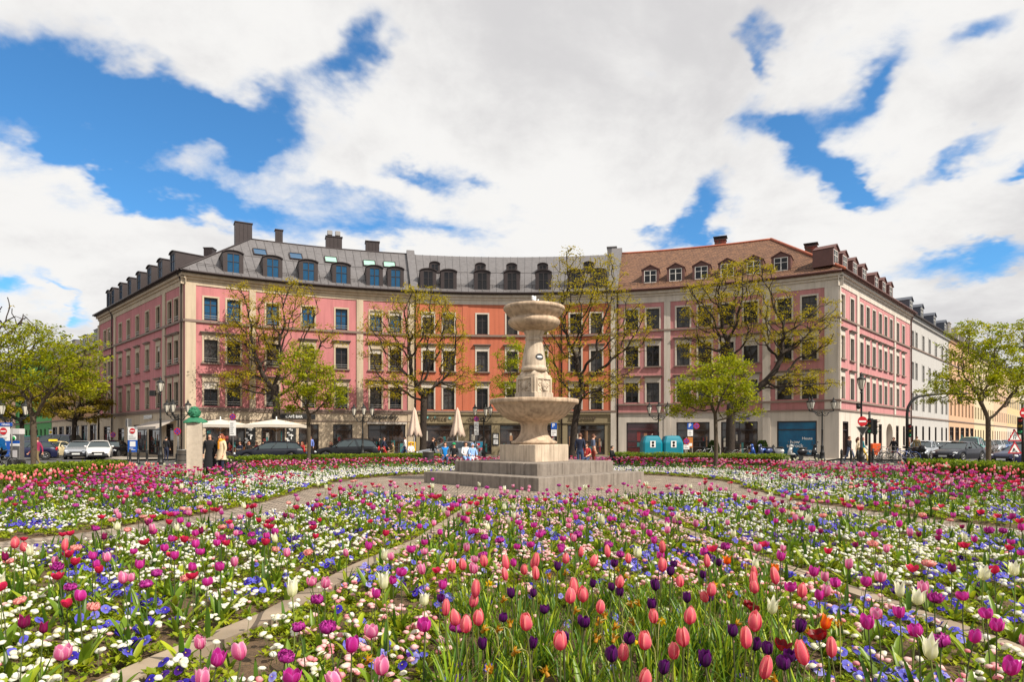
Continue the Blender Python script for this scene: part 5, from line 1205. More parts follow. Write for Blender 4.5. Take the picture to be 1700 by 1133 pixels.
x, y = px2(1443.5, 36); B = empty('traffic_light', (x, y, 0), label='traffic light on a straight pole right of the no entry lantern post', cat='traffic light'); m = MB(); m.tube([(0, 0, 0), (0, 0, 3.0)], .06, IRON, 10); m.build('pole', B); traffic_head(B, .3, 2.15, R(55)); traffic_head(B, .05, 2.2, R(-60))
x, y = px2(1506, 41); B = empty('traffic_light', (x, y, 0), label='traffic light mast with a long arm curving out over the right street', cat='traffic light'); m = MB()
pts = [(0, 0, 0), (0, 0, 2.8)] + [(1.0 - 1.0 * math.cos(t), 0, 3.1 + 1.1 * math.sin(t)) for t in [R(a) for a in (0, 20, 40, 60, 78)]] + [(2.3, 0, 4.34), (3.9, 0, 4.34)]
m.tube(pts, [.1, .09] + [.085] * 5 + [.07, .055], IRON, 10); m.build('mast', B); traffic_head(B, .14, 2.0, R(-25)); traffic_head(B, 3.3, 4.1, R(200))
x, y = px2(1698, 31); B = empty('traffic_light', (x, y, 0), label='traffic light with a no entry disc cut by the right edge', cat='traffic light'); m = MB(); m.tube([(0, 0, 0), (0, 0, 3.2)], .06, IRON, 10); m.build('pole', B); traffic_head(B, -.12, 2.1, R(-40)); m = MB(); disc_sign(m, .05, 2.72, .26, 'noentry', -.08); m.build('disc', B)
# bollards, bins, pillar, machine
m = MB(); m.lathe([(.11, 0), (.11, .1), (.07, .14), (.06, .62), (.085, .66), (.06, .70), (.075, .78), (.05, .86), (.0, .93)], IRON, 12); BOL = m.mesh('bollard'); mc = MB(); 
rz_ = [(216, 38, 'leftmost iron bollard under the blue restriction board'), (229.5, 38.5, 'iron bollard between the restriction board and the tall lantern'), (244, 38, 'iron bollard left of the tall single lantern'), (1413, 36, 'iron bollard left of the no entry lantern post'), (1424, 35.5, 'iron bollard touching the foot of the no entry lantern post'), (1449, 35.5, 'iron bollard right of the no entry lantern post'), (1397, 37.5, 'iron bollard before the right corner shop door')]
for px, d, lb in rz_: o = link('bollard', BOL, None, TR(*px2(px, d), 0)); tag(o, lb, 'bollard', 'iron bollards around the square')
def bin_(px, d, r, h, label):
    B = empty('litter_bin', (*px2(px, d), 0), label=label, cat='litter bin'); m = MB(); m.lathe([(r * .92, .0), (r * .95, .08), (r, .1), (r, h - .06), (r * 1.06, h - .05), (r * 1.06, h), (r * .9, h), (r * .86, h - .3)], GREYM, 20); m.build('bin_body', B)
    m = MB(); 
    for z in (h * .3, h * .65): m.lathe([(r + .002, z), (r + .015, z + .01), (r + .015, z + .03), (r + .002, z + .04)], IRON, 20)
    m.build('band', B)
bin_(303, 36.5, .27, .9, 'round grey litter bin beside the stone pillar'); bin_(711, 33.8, .29, .85, 'round grey litter bin left of the seated people'); bin_(28, 30.5, .33, .55, 'low round grey litter bin at the foot of the ticket machine')
B = empty('stone_pillar', (*px2(323, 23.5), 0), label='square granite pillar crowned by a green bronze head', cat='pillar'); m = MB(); q = Matrix.Rotation(R(22), 4, 'Z'); m.rbox(-.25, .25, -.25, .25, 0, 2.08, CEM, .012, q); m.build('shaft', B)
m = MB(); n = 24; rr = [.36 + .05 * math.sin(3 * t + 1) + .03 * math.sin(5 * t) for t in [2 * math.pi * i / n for i in range(n)]]
vs = []
for sc_, z in ((1, 2.07), (1.02, 2.10), (.8, 2.16), (.62, 2.22), (.5, 2.26)): vs += [(rr[i] * sc_ * math.cos(2 * math.pi * i / n), rr[i] * sc_ * math.sin(2 * math.pi * i / n), z + (.02 * math.sin(4 * 2 * math.pi * i / n) if sc_ > .7 else 0)) for i in range(n)]
m.add(vs, [(k * n + i, k * n + (i + 1) % n, (k + 1) * n + (i + 1) % n, (k + 1) * n + i) for k in range(4) for i in range(n)] + [tuple(range(4 * n, 5 * n))], PATINA, True); m.build('bronze_collar', B)
m = MB(); m.sphere((0, 0, 2.42), .19, PATINA, 20, 14, (1, 1, 1.15)); rnd = random.Random(2)
for i in range(85):
    a = rnd.uniform(0, 6.28); e = rnd.uniform(-.5, 1.45)
    if abs(math.atan2(math.sin(a + 1.2), math.cos(a + 1.2))) < .75 and e < .55: continue
    m.sphere((.185 * math.cos(a) * math.cos(e), .185 * math.sin(a) * math.cos(e), 2.42 + .21 * math.sin(e)), rnd.uniform(.025, .045), PATINA, 8, 6)
c, s = math.cos(-1.2), math.sin(-1.2)
m.sphere((.2 * c, .2 * s, 2.40), .035, PATINA, 8, 6, (1, 1, 1.5)); m.sphere((.17 * c + .06 * s, .17 * s - .06 * c, 2.46), .028, PATINA, 8, 6); m.sphere((.17 * c - .06 * s, .17 * s + .06 * c, 2.46), .028, PATINA, 8, 6); m.sphere((.17 * c, .17 * s, 2.31), .06, PATINA, 8, 6, (1, 1, .7)); m.build('bronze_head', B)
B = empty('ticket_machine', (*px2(28.5, 31.5), 0), label='grey parking ticket machine with blue band behind the left young tree', cat='ticket machine'); m = MB(); m.rbox(-.24, .24, -.16, .16, 0, 1.95, GREYM, .02); m.build('cabinet', B); m = MB(); m.rbox(-.25, .25, -.17, .17, 1.72, 1.98, mat('pale_grey_paint', srgb(200, 196, 196), .5), .01); m.build('hood', B); m = MB(); m.box(-.245, .245, -.168, -.163, 1.15, 1.27, WHITE); m.box(-.245, .245, -.168, -.162, 1.27, 1.4, SIGNBLUE); m.build('band', B)
m = MB(); m.lathe([(.13, 0), (.13, .01)], WHITE, 20, M=Matrix.Translation((-.05, -.162, 1.52)) @ Matrix.Rotation(R(90), 4, 'X')); m.lathe([(.10, 0), (.10, .006)], mat('emblem_green', srgb(30, 150, 70), .5), 20, M=Matrix.Translation((-.05, -.172, 1.52)) @ Matrix.Rotation(R(90), 4, 'X')); m.build('emblem', B); m = MB(); m.box(-.1, .12, -.168, -.162, .6, .95, mat('pale_grey_paint', (1, 1, 1))); m.build('panel', B)
TEAL = mat('teal_plastic', srgb(6, 120, 140), .35, noise=.06, nscale=2)
for px, lb in ((1081, 'left teal recycling container with white notice'), (1115, 'right teal recycling container with white notice')):
    B = empty('recycling_container', (*px2(px, 44.2), 0), label=lb, cat='container', group='teal recycling containers'); m = MB(); w = .66
    prof = [(.9, 0), (.96, .06), (1.0, .12), (1.0, 1.18), (.97, 1.28), (.8, 1.55), (.7, 1.66), (.55, 1.70)]; vs = []
    base = [(-w + .12, -.6), (w - .12, -.6), (w, -.48), (w, .48), (w - .12, .6), (-w + .12, .6), (-w, .48), (-w, -.48)]
    for sc_, z in prof: vs += [(x * sc_, y * sc_, z) for x, y in base]
    k = len(prof); m.add(vs, [(a * 8 + i, a * 8 + (i + 1) % 8, (a + 1) * 8 + (i + 1) % 8, (a + 1) * 8 + i) for a in range(k - 1) for i in range(8)] + [tuple(range((k - 1) * 8, k * 8))], TEAL); m.build('shell', B)
    m = MB(); m.box(-.19, .17, -.615, -.602, .92, 1.36, WHITE); o = m.build('notice', B); q = MB()
    for zz_ in (1.24, 1.04): q.lathe([(.09, 0), (.06, 0)], BLACK, 14, M=Matrix.Translation((-.01, -.618, zz_)) @ Matrix.Rotation(R(90), 4, 'X'))
    q.box(-.02, .0, -.619, -.616, 1.0, 1.3, BLACK); q.build('symbol', o); m = MB(); m.box(-.26, .28, -.612, -.602, .12, .26, WHITE); m.build('label_strip', B); m = MB(); m.tube([(0, 0, 1.68), (0, 0, 1.78), (.12, 0, 1.8)], .02, METAL, 6); m.build('lifting_ring', B)
# parasols
CANV = mat('white_canvas', srgb(206, 196, 182), .8, noise=.05, nscale=6); CANVD = mat('beige_canvas', srgb(206, 182, 164), .85, noise=.08, nscale=6)
def parasol_open(px, d, w, label):
    B = empty('parasol', (*px2(px, d), 0), label=label, cat='parasol', group='open café parasols'); m = MB(); m.tube([(0, 0, 0), (0, 0, 3.05)], .04, FRAME_W, 8); m.rbox(-.35, .35, -.35, .35, 0, .1, GREYM, .02); m.build('pole', B)
    m = MB(); a = w / 2; P = [(-a, -a), (0, -a * 1.0), (a, -a), (a, 0), (a, a), (0, a), (-a, a), (-a, 0)]; vs = [(0, 0, 2.86)] + [(x * .5, y * .5, 2.68) for x, y in P] + [(x, y, 2.45 + (.04 if (i % 2) else 0)) for i, (x, y) in enumerate(P)] + [(x, y, 2.25 + (.04 if (i % 2) else 0)) for i, (x, y) in enumerate(P)]
    m.add(vs, [(0, 1 + i, 1 + (i + 1) % 8) for i in range(8)] + [(1 + k * 8 + i, 1 + k * 8 + 8 + i, 1 + k * 8 + 8 + (i + 1) % 8, 1 + k * 8 + (i + 1) % 8) for k in (0, 1) for i in range(8)], CANV); m.build('canopy', B)
    m = MB()
    for x, y in P: m.tube([(0, 0, 2.0), (x * .6, y * .6, 2.68)], .018, mat('wooden_ribs', srgb(196, 150, 100), .6), 5); m.tube([(0, 0, 2.83), (x * .97, y * .97, 2.44)], .014, MATS['wooden_ribs'], 5)
    m.build('ribs', B)
parasol_open(366, 45.8, 3.3, 'white open parasol behind the two women'); parasol_open(459, 45.6, 3.3, 'white open parasol behind the thick trunk of the left gnarled tree')
def parasol_closed(px, d, label):
    B = empty('parasol', (*px2(px, d), 0), label=label, cat='parasol', group='closed beige parasols'); m = MB(); m.tube([(0, 0, 0), (0, 0, 3.85)], .035, FRAME_W, 8); m.rbox(-.35, .35, -.35, .35, 0, .1, GREYM, .02); m.build('pole', B); m = MB(); n = 24; vs = []
    for r, z, am in ((.04, 3.82, 0), (.13, 3.6, .02), (.2, 3.1, .06), (.32, 2.4, .1), (.46, 1.95, .15), (.40, 1.8, .12)): vs += [((r + am * math.cos(6 * t)) * math.cos(t), (r + am * math.cos(6 * t)) * math.sin(t), z - (.22 * math.cos(6 * t) if z < 2.2 else 0)) for t in [2 * math.pi * i / n for i in range(n)]]
    m.add(vs, [(k * n + i, k * n + (i + 1) % n, (k + 1) * n + (i + 1) % n, (k + 1) * n + i) for k in range(5) for i in range(n)], CANVD, True); m.build('canopy', B)
parasol_closed(688, 49.5, 'closed beige parasol left of the trunk before the join of pink and orange'); parasol_closed(759.5, 49.5, 'closed beige parasol before the orange facade, right of that trunk')
B = empty('mailbox', (*px2(684, 51), 0), label='yellow letter box on a stand beside the closed parasol', cat='letter box'); YL = mat('post_yellow', srgb(250, 190, 10), .4); m = MB(); m.rbox(-.28, .28, -.2, .2, .55, 1.25, YL, .03); m.build('box', B); m = MB(); m.box(-.05, .05, -.05, .05, 0, .55, GREYM); m.build('stand', B); m = MB(); m.box(-.2, .2, -.21, -.202, 1.08, 1.12, BLACK); m.build('slot', B)
B = empty('sidewalk_board', (*px2(797, 47.5), 0), label='blue advertising board on feet behind the seated people', cat='advertising board'); m = MB(); m.rbox(-.36, .36, -.05, .03, .25, 1.32, GREYM, .01); m.build('frame', B); m = MB(); m.box(-.32, .32, -.06, -.052, .3, 1.27, mat('poster_teal', srgb(30, 120, 150), .5)); m.box(-.28, .0, -.064, -.061, 1.02, 1.18, SIGNRED); 
for i in range(4): m.box(-.25, .22, -.064, -.061, .42 + .12 * i, .47 + .12 * i, WHITE)
m.build('poster', B); m = MB(); m.box(-.3, .3, -.25, .25, 0, .06, GREYM); m.box(-.25, -.2, -.03, .02, .06, .25, GREYM); m.box(.2, .25, -.03, .02, .06, .25, GREYM); m.build('foot', B)
B = empty('sidewalk_board', (*px2(189, 56), 0), label='yellow and red board at the kerb of the left side street', cat='advertising board'); m = MB(); m.rbox(-.4, .4, -.05, .03, .35, 1.25, mat('olive_board', srgb(150, 130, 40), .6), .01); m.build('board', B); m = MB(); m.prism([(-.28, 1.15), (.28, 1.15), (0, .6)][::-1], -.06, -.052, SIGNRED); m.build('print', B); m = MB(); m.box(-.3, -.25, -.05, .05, 0, .35, GREYM); m.box(.25, .3, -.05, .05, 0, .35, GREYM); m.build('foot', B)
for px, lb in ((1185, 'clipped cone bush in a pot left of the shop window behind the young tree'), (1265.5, 'clipped cone bush in a pot right of the shop window, by the parked scooters')):
    B = empty('potted_bush', (*px2(px, 51.2), 0), label=lb, cat='bush', group='clipped cone bushes at the shop'); m = MB(); m.lathe([(.2, 0), (.28, .35), (.3, .36), (.25, .34)], IRON, 14); m.build('pot', B); rg = np.random.default_rng(int(px)); k = 1500; z = rg.random(k); a = rg.uniform(0, 6.28, k); r = .42 * np.sqrt(np.clip(1 - (z * 1.05 - .15) ** 2, 0, 1)) * (.92 + .1 * rg.random(k)); S = Soup(); t = rg.random((k, 1)); S.inst(leaf_cluster(3, .06, .02, 4, 1, .6), np.c_[r * np.cos(a), r * np.sin(a), .4 + z * .95], rg.uniform(.8, 1.3, k), a, tint=np.array([.08, .14, .02]) * t + np.array([.03, .07, .015]) * (1 - t)); m = MB(); m.lathe([(.05, .35), (.36, .55), (.38, .8), (.28, 1.15), (0, 1.3)], MATS['hedge_twigs'], 14); m.build('twigs', B); S.build('foliage', LEAFM, B)
B = empty('storage_box', (*px2(1452, 42), 0), label='orange box on legs behind the parked bicycles', cat='box'); m = MB(); m.rbox(-.28, .28, -.25, .25, .45, 1.2, mat('orange_paint', srgb(220, 90, 30), .5), .02); m.build('box', B); m = MB(); m.box(-.25, -.2, -.2, .2, 0, .45, GREYM); m.box(.2, .25, -.2, .2, 0, .45, GREYM); m.build('leg_frame', B)
B = empty('tarpaulin', (*px2(1284, 47), 0), label='black tarpaulin draped into a peak beside the white scooter', cat='tarpaulin'); m = MB(); rnd = random.Random(4); n = 14; vs = [(0, 0, 1.1)]
for k, (r, z) in enumerate(((.2, .8), (.42, .4), (.62, .03))): vs += [(r * (1 + .12 * math.sin(5 * t + k)) * math.cos(t), r * .8 * (1 + .12 * math.cos(4 * t)) * math.sin(t), z) for t in [2 * math.pi * i / n for i in range(n)]]
m.add(vs, [(0, 1 + i, 1 + (i + 1) % n) for i in range(n)] + [(1 + k * n + i, 1 + k * n + n + i, 1 + k * n + n + (i + 1) % n, 1 + k * n + (i + 1) % n) for k in (0, 1) for i in range(n)], BLACK, True); m.build('sheet', B)
# bench of the four seated people
B = empty('bench', (*px2(762, 34.2), 0), label='low stone bench under the four seated people', cat='bench'); m = MB(); m.rbox(-1.15, 1.15, -.22, .24, .36, .46, CEM, .015); m.build('seat', B)
for s in (-.9, 0, .9): m = MB(); m.rbox(s - .12, s + .12, -.16, .18, 0, .36, CEM, .01); m.build('leg', B)
# café tables
for i, (px, lb) in enumerate(((392, 'small round café table behind the women, left one'), (420, 'small round café table between the parasols'), (502, 'small round café table right of the parasols'))):
    B = empty('cafe_table', (*px2(px, 47.6), 0), label=lb, cat='table', group='small café tables'); m = MB(); m.lathe([(.35, .72), (.36, .74), (0, .74)], FRAME_W, 18); m.build('tabletop', B); m = MB(); m.lathe([(.22, 0), (.2, .03), (.03, .06), (.03, .72)], METAL, 10); m.build('leg', B)
# ------------------------------------------------------------------ cars
TYRE = mat('tyre_rubber', (.02, .02, .02), .8); RIM = mat('alloy_rim', srgb(170, 170, 172), .3, metal=.8); CGLASS = mat('car_glass', (.03, .045, .05), .04, spec=.9); TRIMB = mat('black_trim', (.02, .02, .022), .5)
HEAD = mat('headlight_glass', srgb(220, 225, 228), .1, metal=.3); TAIL = mat('tail_light_red', srgb(170, 10, 16), .25); PLATE = mat('number_plate', srgb(220, 220, 216), .5)
def paint(name, c, metal=.35): 
    m = mat(name, c, .3, metal=metal * .6, spec=.45); m.node_tree.nodes['Principled BSDF'].inputs['Coat Weight'].default_value = .25; return m
# profiles: (x along the car, belt height, roof height or 0, half width), front at -x
PROF = {'estate': (4.6, [(-2.3, .50, 0, .62), (-2.24, .66, 0, .74), (-2.0, .78, 0, .83), (-1.4, .90, 0, .88), (-1.0, .95, 0, .89), (-.25, .96, 1.40, .90), (.3, .97, 1.46, .90), (1.2, .98, 1.45, .89), (1.75, .98, 1.38, .87), (2.1, .96, 0, .82), (2.3, .80, 0, .76)], (-1.05, 2.15), (-1.42, 1.32)),
        'hatch': (4.0, [(-2.0, .5, 0, .62), (-1.94, .68, 0, .72), (-1.7, .82, 0, .80), (-1.15, .93, 0, .85), (-.9, .95, 0, .86), (-.2, .96, 1.42, .87), (.3, .97, 1.49, .87), (1.1, .98, 1.47, .86), (1.55, .98, 1.36, .84), (1.85, .95, 0, .80), (2.0, .75, 0, .74)], (-.95, 1.88), (-1.25, 1.22)),
        'sedan': (4.7, [(-2.35, .5, 0, .64), (-2.28, .66, 0, .75), (-2.0, .78, 0, .84), (-1.3, .90, 0, .89), (-.95, .94, 0, .90), (-.2, .95, 1.38, .91), (.3, .96, 1.43, .91), (.9, .97, 1.40, .90), (1.6, 1.0, 0, .88), (2.15, .98, 0, .82), (2.35, .80, 0, .74)], (-1.0, 1.65), (-1.45, 1.38)),
        'van': (4.7, [(-2.35, .55, 0, .7), (-2.3, .8, 0, .82), (-2.0, 1.0, 0, .90), (-1.6, 1.1, 0, .92), (-1.45, 1.12, 0, .92), (-.75, 1.12, 1.85, .93), (0, 1.12, 1.94, .93), (1.5, 1.12, 1.94, .93), (2.1, 1.12, 1.88, .92), (2.3, 1.1, 0, .90), (2.35, .9, 0, .86)], (-1.5, 2.3), (-1.4, 1.4))}
def car_protos(kind, pm):
    key = ('car', kind, pm.name)
    if key in _kit: return _kit[key]
    L_, st, (g0, g1), (wf, wr) = PROF[kind]; z0 = .24
    def itp(x, c):
        for a, b in zip(st[:-1], st[1:]):
            if a[0] <= x <= b[0]: t = (x - a[0]) / (b[0] - a[0]); t2 = t * t * (3 - 2 * t) * .4 + t * .6; return a[c] + (b[c] - a[c]) * t2
        return st[-1][c] if x > 0 else st[0][c]
    xs = sorted(set([s[0] for s in st] + [st[0][0] + L_ * i / 34 for i in range(35)] + [wf - .36, wf + .36, wr - .36, wr + .36])); rings = []
    for x in xs:
        zb, w = itp(x, 1), itp(x, 3); lo = z0 + (.10 if abs(x) > L_ / 2 - .1 else 0)
        for wc in (wf, wr):
            if abs(x - wc) < .36: lo = max(lo, .31 + math.sqrt(max(0, .37 ** 2 - (x - wc) ** 2)) * .98)
        zm = min(.55, zb - .05) if lo < .5 else max(lo + .03, .66); rings.append([(x, -w * .95, lo), (x, -w, max(lo + .02, zm)), (x, -w * .985, zb * .93), (x, -w * .93, zb), (x, -w * .5, zb + .025), (x, 0, zb + .03), (x, w * .5, zb + .025), (x, w * .93, zb), (x, w * .985, zb * .93), (x, w, max(lo + .02, zm)), (x, w * .95, lo)])
    m = MB(); n = 11; m.add([p for r in rings for p in r], [(i * n + k, i * n + k + 1, (i + 1) * n + k + 1, (i + 1) * n + k) for i in range(len(rings) - 1) for k in range(n - 1)] + [tuple(range(n)), tuple(reversed(range((len(rings) - 1) * n, len(rings) * n)))], pm, True)
    m.box(-L_ / 2 + .25, L_ / 2 - .25, -.7, .7, .22, .34, TRIMB); parts = [('body', m.mesh('body'), 0, None)]
    # glasshouse
    ht = [(x, z) for x, _, z, _ in st if z]; x0, x1 = ht[0][0], ht[-1][0]; w_ = .9 * (st[5][3]); wr_ = w_ * .76
    def zr(x):
        for a, b in zip(ht[:-1], ht[1:]):
            if a[0] <= x <= b[0]: return a[1] + (b[1] - a[1]) * (x - a[0]) / (b[0] - a[0])
        return ht[0][1] if x < x0 else ht[-1][1]
    m = MB(); zb0 = itp(g0, 1) + .01; low = [(g0, zb0), (g1, itp(g1, 1) + .01)]; xt = [x0 + (x1 - x0) * i / 6 for i in range(7)]; xb = [g0 + (g1 - g0) * i / 6 for i in range(7)]; vs = []
    for a, b in zip(xb, xt): z = itp(a, 1) + .005; vs += [(a, -w_, z), (b, -wr_, zr(b) - .05), (b, wr_, zr(b) - .05), (a, w_, z)]
    fs = [(4 * i + k, 4 * i + 4 + k, 4 * i + 5 + k, 4 * i + 1 + k) for i in range(6) for k in range(3)] + [(0, 1, 2, 3), (27, 26, 25, 24)]; m.add(vs, fs, CGLASS); parts.append(('windows', m.mesh('windows'), 1, None))
    m = MB(); vs = []
    for b in xt: vs += [(b, -wr_ - .03, zr(b) - .075), (b, -wr_ * .9, zr(b) - .01), (b, -wr_ * .5, zr(b) + .015), (b, wr_ * .5, zr(b) + .015), (b, wr_ * .9, zr(b) - .01), (b, wr_ + .03, zr(b) - .075)]
    m.add(vs, [(6 * i + k, 6 * i + 1 + k, 6 * i + 7 + k, 6 * i + 6 + k) for i in range(6) for k in range(5)], pm, True)
    for s in (-1, 1):
        for t in (0, .36, .68, 1.0):
            if kind == 'sedan' and t == .68: t = .66
            a, b = g0 + (g1 - g0) * t, x0 + (x1 - x0) * t; m.tube([(a, s * (w_ + .004), itp(a, 1)), (b, s * (wr_ + .012), zr(b) - .05)], .032 if t in (0, 1.0) else .024, pm if t in (0, 1.0) else TRIMB, 5)
    parts.append(('roof', m.mesh('roof'), 1, None))
    hw = st[2][3]; m = MB(); m.box(-L_ / 2 - .012, -L_ / 2 + .06, -.42, .42, .47, .62, TRIMB); m.box(-L_ / 2 - .02, -L_ / 2 + .1, -.58, .58, .30, .40, TRIMB); parts.append(('grille', m.mesh('grille'), 1, None))
    m = MB(); m.sphere((0, 0, 0), .14, HEAD, 10, 6, (.9, 1.15, .62)); hm = m.mesh('headlight')
    for s in (-1, 1): parts.append(('headlight', hm, 1, Matrix.Translation((-L_ / 2 + .17, s * hw * .78, .65))))
    m = MB(); m.sphere((0, 0, 0), .13, TAIL, 10, 6, (.6, .9, 1.2)); tm = m.mesh('tail_light')
    for s in (-1, 1): parts.append(('tail_light', tm, 1, Matrix.Translation((L_ / 2 - .1, s * st[-2][3] * .88, .84))))
    m = MB(); m.box(-.008, .008, -.26, .26, -.055, .055, PLATE); mm = m.mesh('number_plate'); parts.append(('number_plate', mm, 1, Matrix.Translation((-L_ / 2 - .03, 0, .45)))); parts.append(('number_plate', mm, 1, Matrix.Translation((L_ / 2 + .01, 0, .6))))
    m = MB(); m.sphere((0, 0, 0), .09, pm, 8, 6, (.7, 1.2, .8)); mm = m.mesh('mirror')
    for s in (-1, 1): parts.append(('mirror', mm, 1, Matrix.Translation((g0 + .35, s * (w_ + .12), itp(g0, 1) + .08))))
    m = MB(); Rx = Matrix.Rotation(R(90), 4, 'X'); m.lathe([(.2, -.1), (.3, -.1), (.325, -.07), (.325, .07), (.3, .1), (.2, .1)], TYRE, 20, M=Rx); wm = m.mesh('wheel'); m = MB(); m.lathe([(.0, -.06), (.06, -.06), (.205, -.085), (.21, .085), (.06, .06), (0, .06)], RIM, 20, M=Rx)
    for k in range(5): a = 2 * math.pi * k / 5; m.tube([(.04 * math.cos(a), -.085, .04 * math.sin(a)), (.2 * math.cos(a), -.092, .2 * math.sin(a))], .022, RIM, 5); m.tube([(.04 * math.cos(a), .085, .04 * math.sin(a)), (.2 * math.cos(a), .092, .2 * math.sin(a))], .022, RIM, 5)
    rm = m.mesh('rim')
    for x in (wf, wr):
        for s in (-1, 1): parts.append(('wheel', wm, 1, Matrix.Translation((x, s * (st[5][3] - .11), .325)))); parts.append(('rim', rm, 2, None))
    _kit[key] = parts; return parts
def car(kind, px, d, head, pm, label, z=-.13, sc=1.0, extra=None, name='parked_car', group=None, cat='car'):
    """head: plan direction the nose points to"""
    ang_ = math.atan2(head[1], head[0]) + math.pi; B = empty(name, (*px2(px, d), z), ang_, label=label, cat=cat, group=group); B.scale = (sc, sc, sc); last = None
    for nm, me, lv, M in car_protos(kind, pm):
        if lv == 2: link(nm, me, last)
        else: last = link(nm, me, B, M)
    if extra: extra(B)
    return B
P_DARK = paint('dark_blue_paint', srgb(14, 17, 30)); P_BLK = paint('near_black_paint', srgb(12, 12, 18)); P_SIL = paint('silver_paint', srgb(160, 164, 170), .6); P_WHT = paint('white_car_paint', srgb(222, 220, 216), 0); P_TAXI = paint('ivory_taxi_paint', srgb(222, 206, 164), 0); P_TEAL = paint('teal_van_paint', srgb(30, 120, 110), .2); P_BLUE = paint('blue_car_paint', srgb(30, 84, 140), .4); P_BRN = paint('brown_car_paint', srgb(70, 56, 48), .4); P_GRY = paint('grey_car_paint', srgb(96, 102, 108), .5); P_NAVY = paint('navy_paint', srgb(22, 26, 60), .3)
rd = (-RD.x, -RD.y)
car('estate', 447, 44.2, (-.93, -.37), P_DARK, 'dark blue estate car seen from the side, before the left gnarled tree', z=-.13)
car('hatch', 577, 45.6, (-.98, -.18), P_BLK, 'black hatchback seen from the side, right of the slender green tree', sc=1.12)
car('estate', 746, 46.2, (-.99, .05), P_SIL, 'silver car behind the four seated people')
def taxi(B): m = MB(); m.rbox(-.12, .12, -.3, .3, 1.43, 1.58, mat('taxi_sign_yellow', srgb(240, 200, 40), .5), .02); m.build('taxi_sign', B)
car('sedan', 88, 56, (.25, -1), P_TAXI, 'ivory taxi with yellow roof sign facing the square on the left', extra=taxi)
car('estate', 133, 53, (.45, -.9), P_SIL, 'silver blue estate car between the taxi and the white hatchback')
car('hatch', 165, 52, (.5, -.87), P_WHT, 'white hatchback, right of the silver estate car on the left')
car('hatch', 186, 56, (.3, -.95), P_BLK, 'black small car half hidden behind the yellow board on the left')
car('hatch', 44, 50, (-.8, -.5), P_NAVY, 'dark violet-blue car behind the trunk of the left young tree')
car('van', 90, 66, (-1, .1), P_NAVY, 'dark blue van behind the ivory taxi', name='parked_van', cat='van', sc=1.05)
car('van', 40, 70, (-1, .1), P_TEAL, 'dark teal van behind the left young tree', name='parked_van', cat='van')
car('hatch', 1532, 50, (-.72, -.7), P_SIL, 'silver small car at the corner of the right street behind the motorcycle')
car('sedan', 1563, 52.5, rd, P_WHT, 'white saloon car between the silver and the dark one on the right')
car('sedan', 1592, 46, (-.85, -.55), P_DARK, 'dark blue saloon driving out of the right street, nearest the hedge', name='driving_car')
car('estate', 1586, 61, rd, P_GRY, 'grey estate car behind the white saloon on the right')
car('van', 1611, 57, rd, P_TEAL, 'green teal van in the right street behind the dark saloon', name='parked_van', cat='van', sc=.92)
car('estate', 1636, 68, rd, P_BRN, 'brown car beside the trunk of the right young tree')
car('hatch', 1651, 74, rd, P_SIL, 'silver hatchback just right of the right young tree trunk')
car('sedan', 1662, 82, rd, P_BLUE, 'blue saloon far down the right street after the silver hatchback')
car('estate', 1672, 92, rd, P_BLUE, 'bright blue estate car far down the right street before the dark one')
car('hatch', 1681, 104, rd, P_GRY, 'grey hatchback very far down the right street')
car('sedan', 1690, 112, rd, P_WHT, 'white car farthest down the right street')
car('estate', 1709, 38, (-.9, -.3), P_NAVY, 'dark violet-blue car at the right edge behind the warning triangles')
# ------------------------------------------------------------------ bicycles, scooters, motorcycle
def bike_parts(c):
    key = ('bike', c.name)
    if key in _kit: return _kit[key]
    m = MB(); T = lambda a, b, r=.016: m.tube([a, b], r, c, 6)
    T((-.05, 0, .30), (.0, 0, .30)); T((0, 0, .3), (-.16, 0, .8)); T((0, 0, .3), (.42, 0, .72)); T((-.14, 0, .72), (.40, 0, .80)); T((-.14, 0, .74), (-.52, 0, .34), .01); T((0, 0, .3), (-.52, 0, .34), .012); T((.38, 0, .92), (.56, 0, .34), .014)
    P = [('frame', m.mesh('frame'), 1, None)]; m = MB(); m.tube([(.38, -.28, .98), (.40, -.1, 1.02), (.38, 0, .98), (.40, .1, 1.02), (.38, .28, .98)], .013, METAL, 6); P.append(('handlebar', m.mesh('handlebar'), 1, None))
    m = MB(); m.sphere((-.19, 0, .86), .1, TYRE, 10, 6, (1.3, .75, .4)); m.tube([(-.17, 0, .78), (-.18, 0, .85)], .014, METAL, 5); P.append(('saddle', m.mesh('saddle'), 1, None))
    m = MB(); Rx = Matrix.Rotation(R(90), 4, 'X'); m.tube([(.33 * math.cos(t), 0, .33 * math.sin(t)) for t in [2 * math.pi * i / 24 for i in range(25)]], .018, TYRE, 5, caps=False)
    for k in range(9): a = math.pi * k / 9; m.tube([(-.32 * math.cos(a), 0, -.32 * math.sin(a)), (.32 * math.cos(a), 0, .32 * math.sin(a))], .0035, METAL, 3)
    wm = m.mesh('wheel'); P += [('wheel', wm, 1, Matrix.Translation((-.52, 0, .345))), ('wheel', wm, 1, Matrix.Translation((.56, 0, .345)))]
    m = MB(); m.tube([(-.52 - .37 * math.cos(t), 0, .345 + .37 * math.sin(t)) for t in [R(a) for a in range(-10, 120, 18)]], .014, c, 5); m.tube([(.0, -.1, .3), (.0, .1, .3)], .012, METAL, 5); P.append(('mudguard', m.mesh('mudguard'), 1, None)); _kit[key] = P; return P
def bike(px, d, rz, c, label, z=0.0, group='bicycles parked at the right corner'):
    B = empty('bicycle', (*px2(px, d), z), rz, label=label, cat='bicycle', group=group); B.rotation_euler = (R(6), 0, rz)
    for nm, me, lv, M in bike_parts(c): link(nm, me, B, M)
    return B
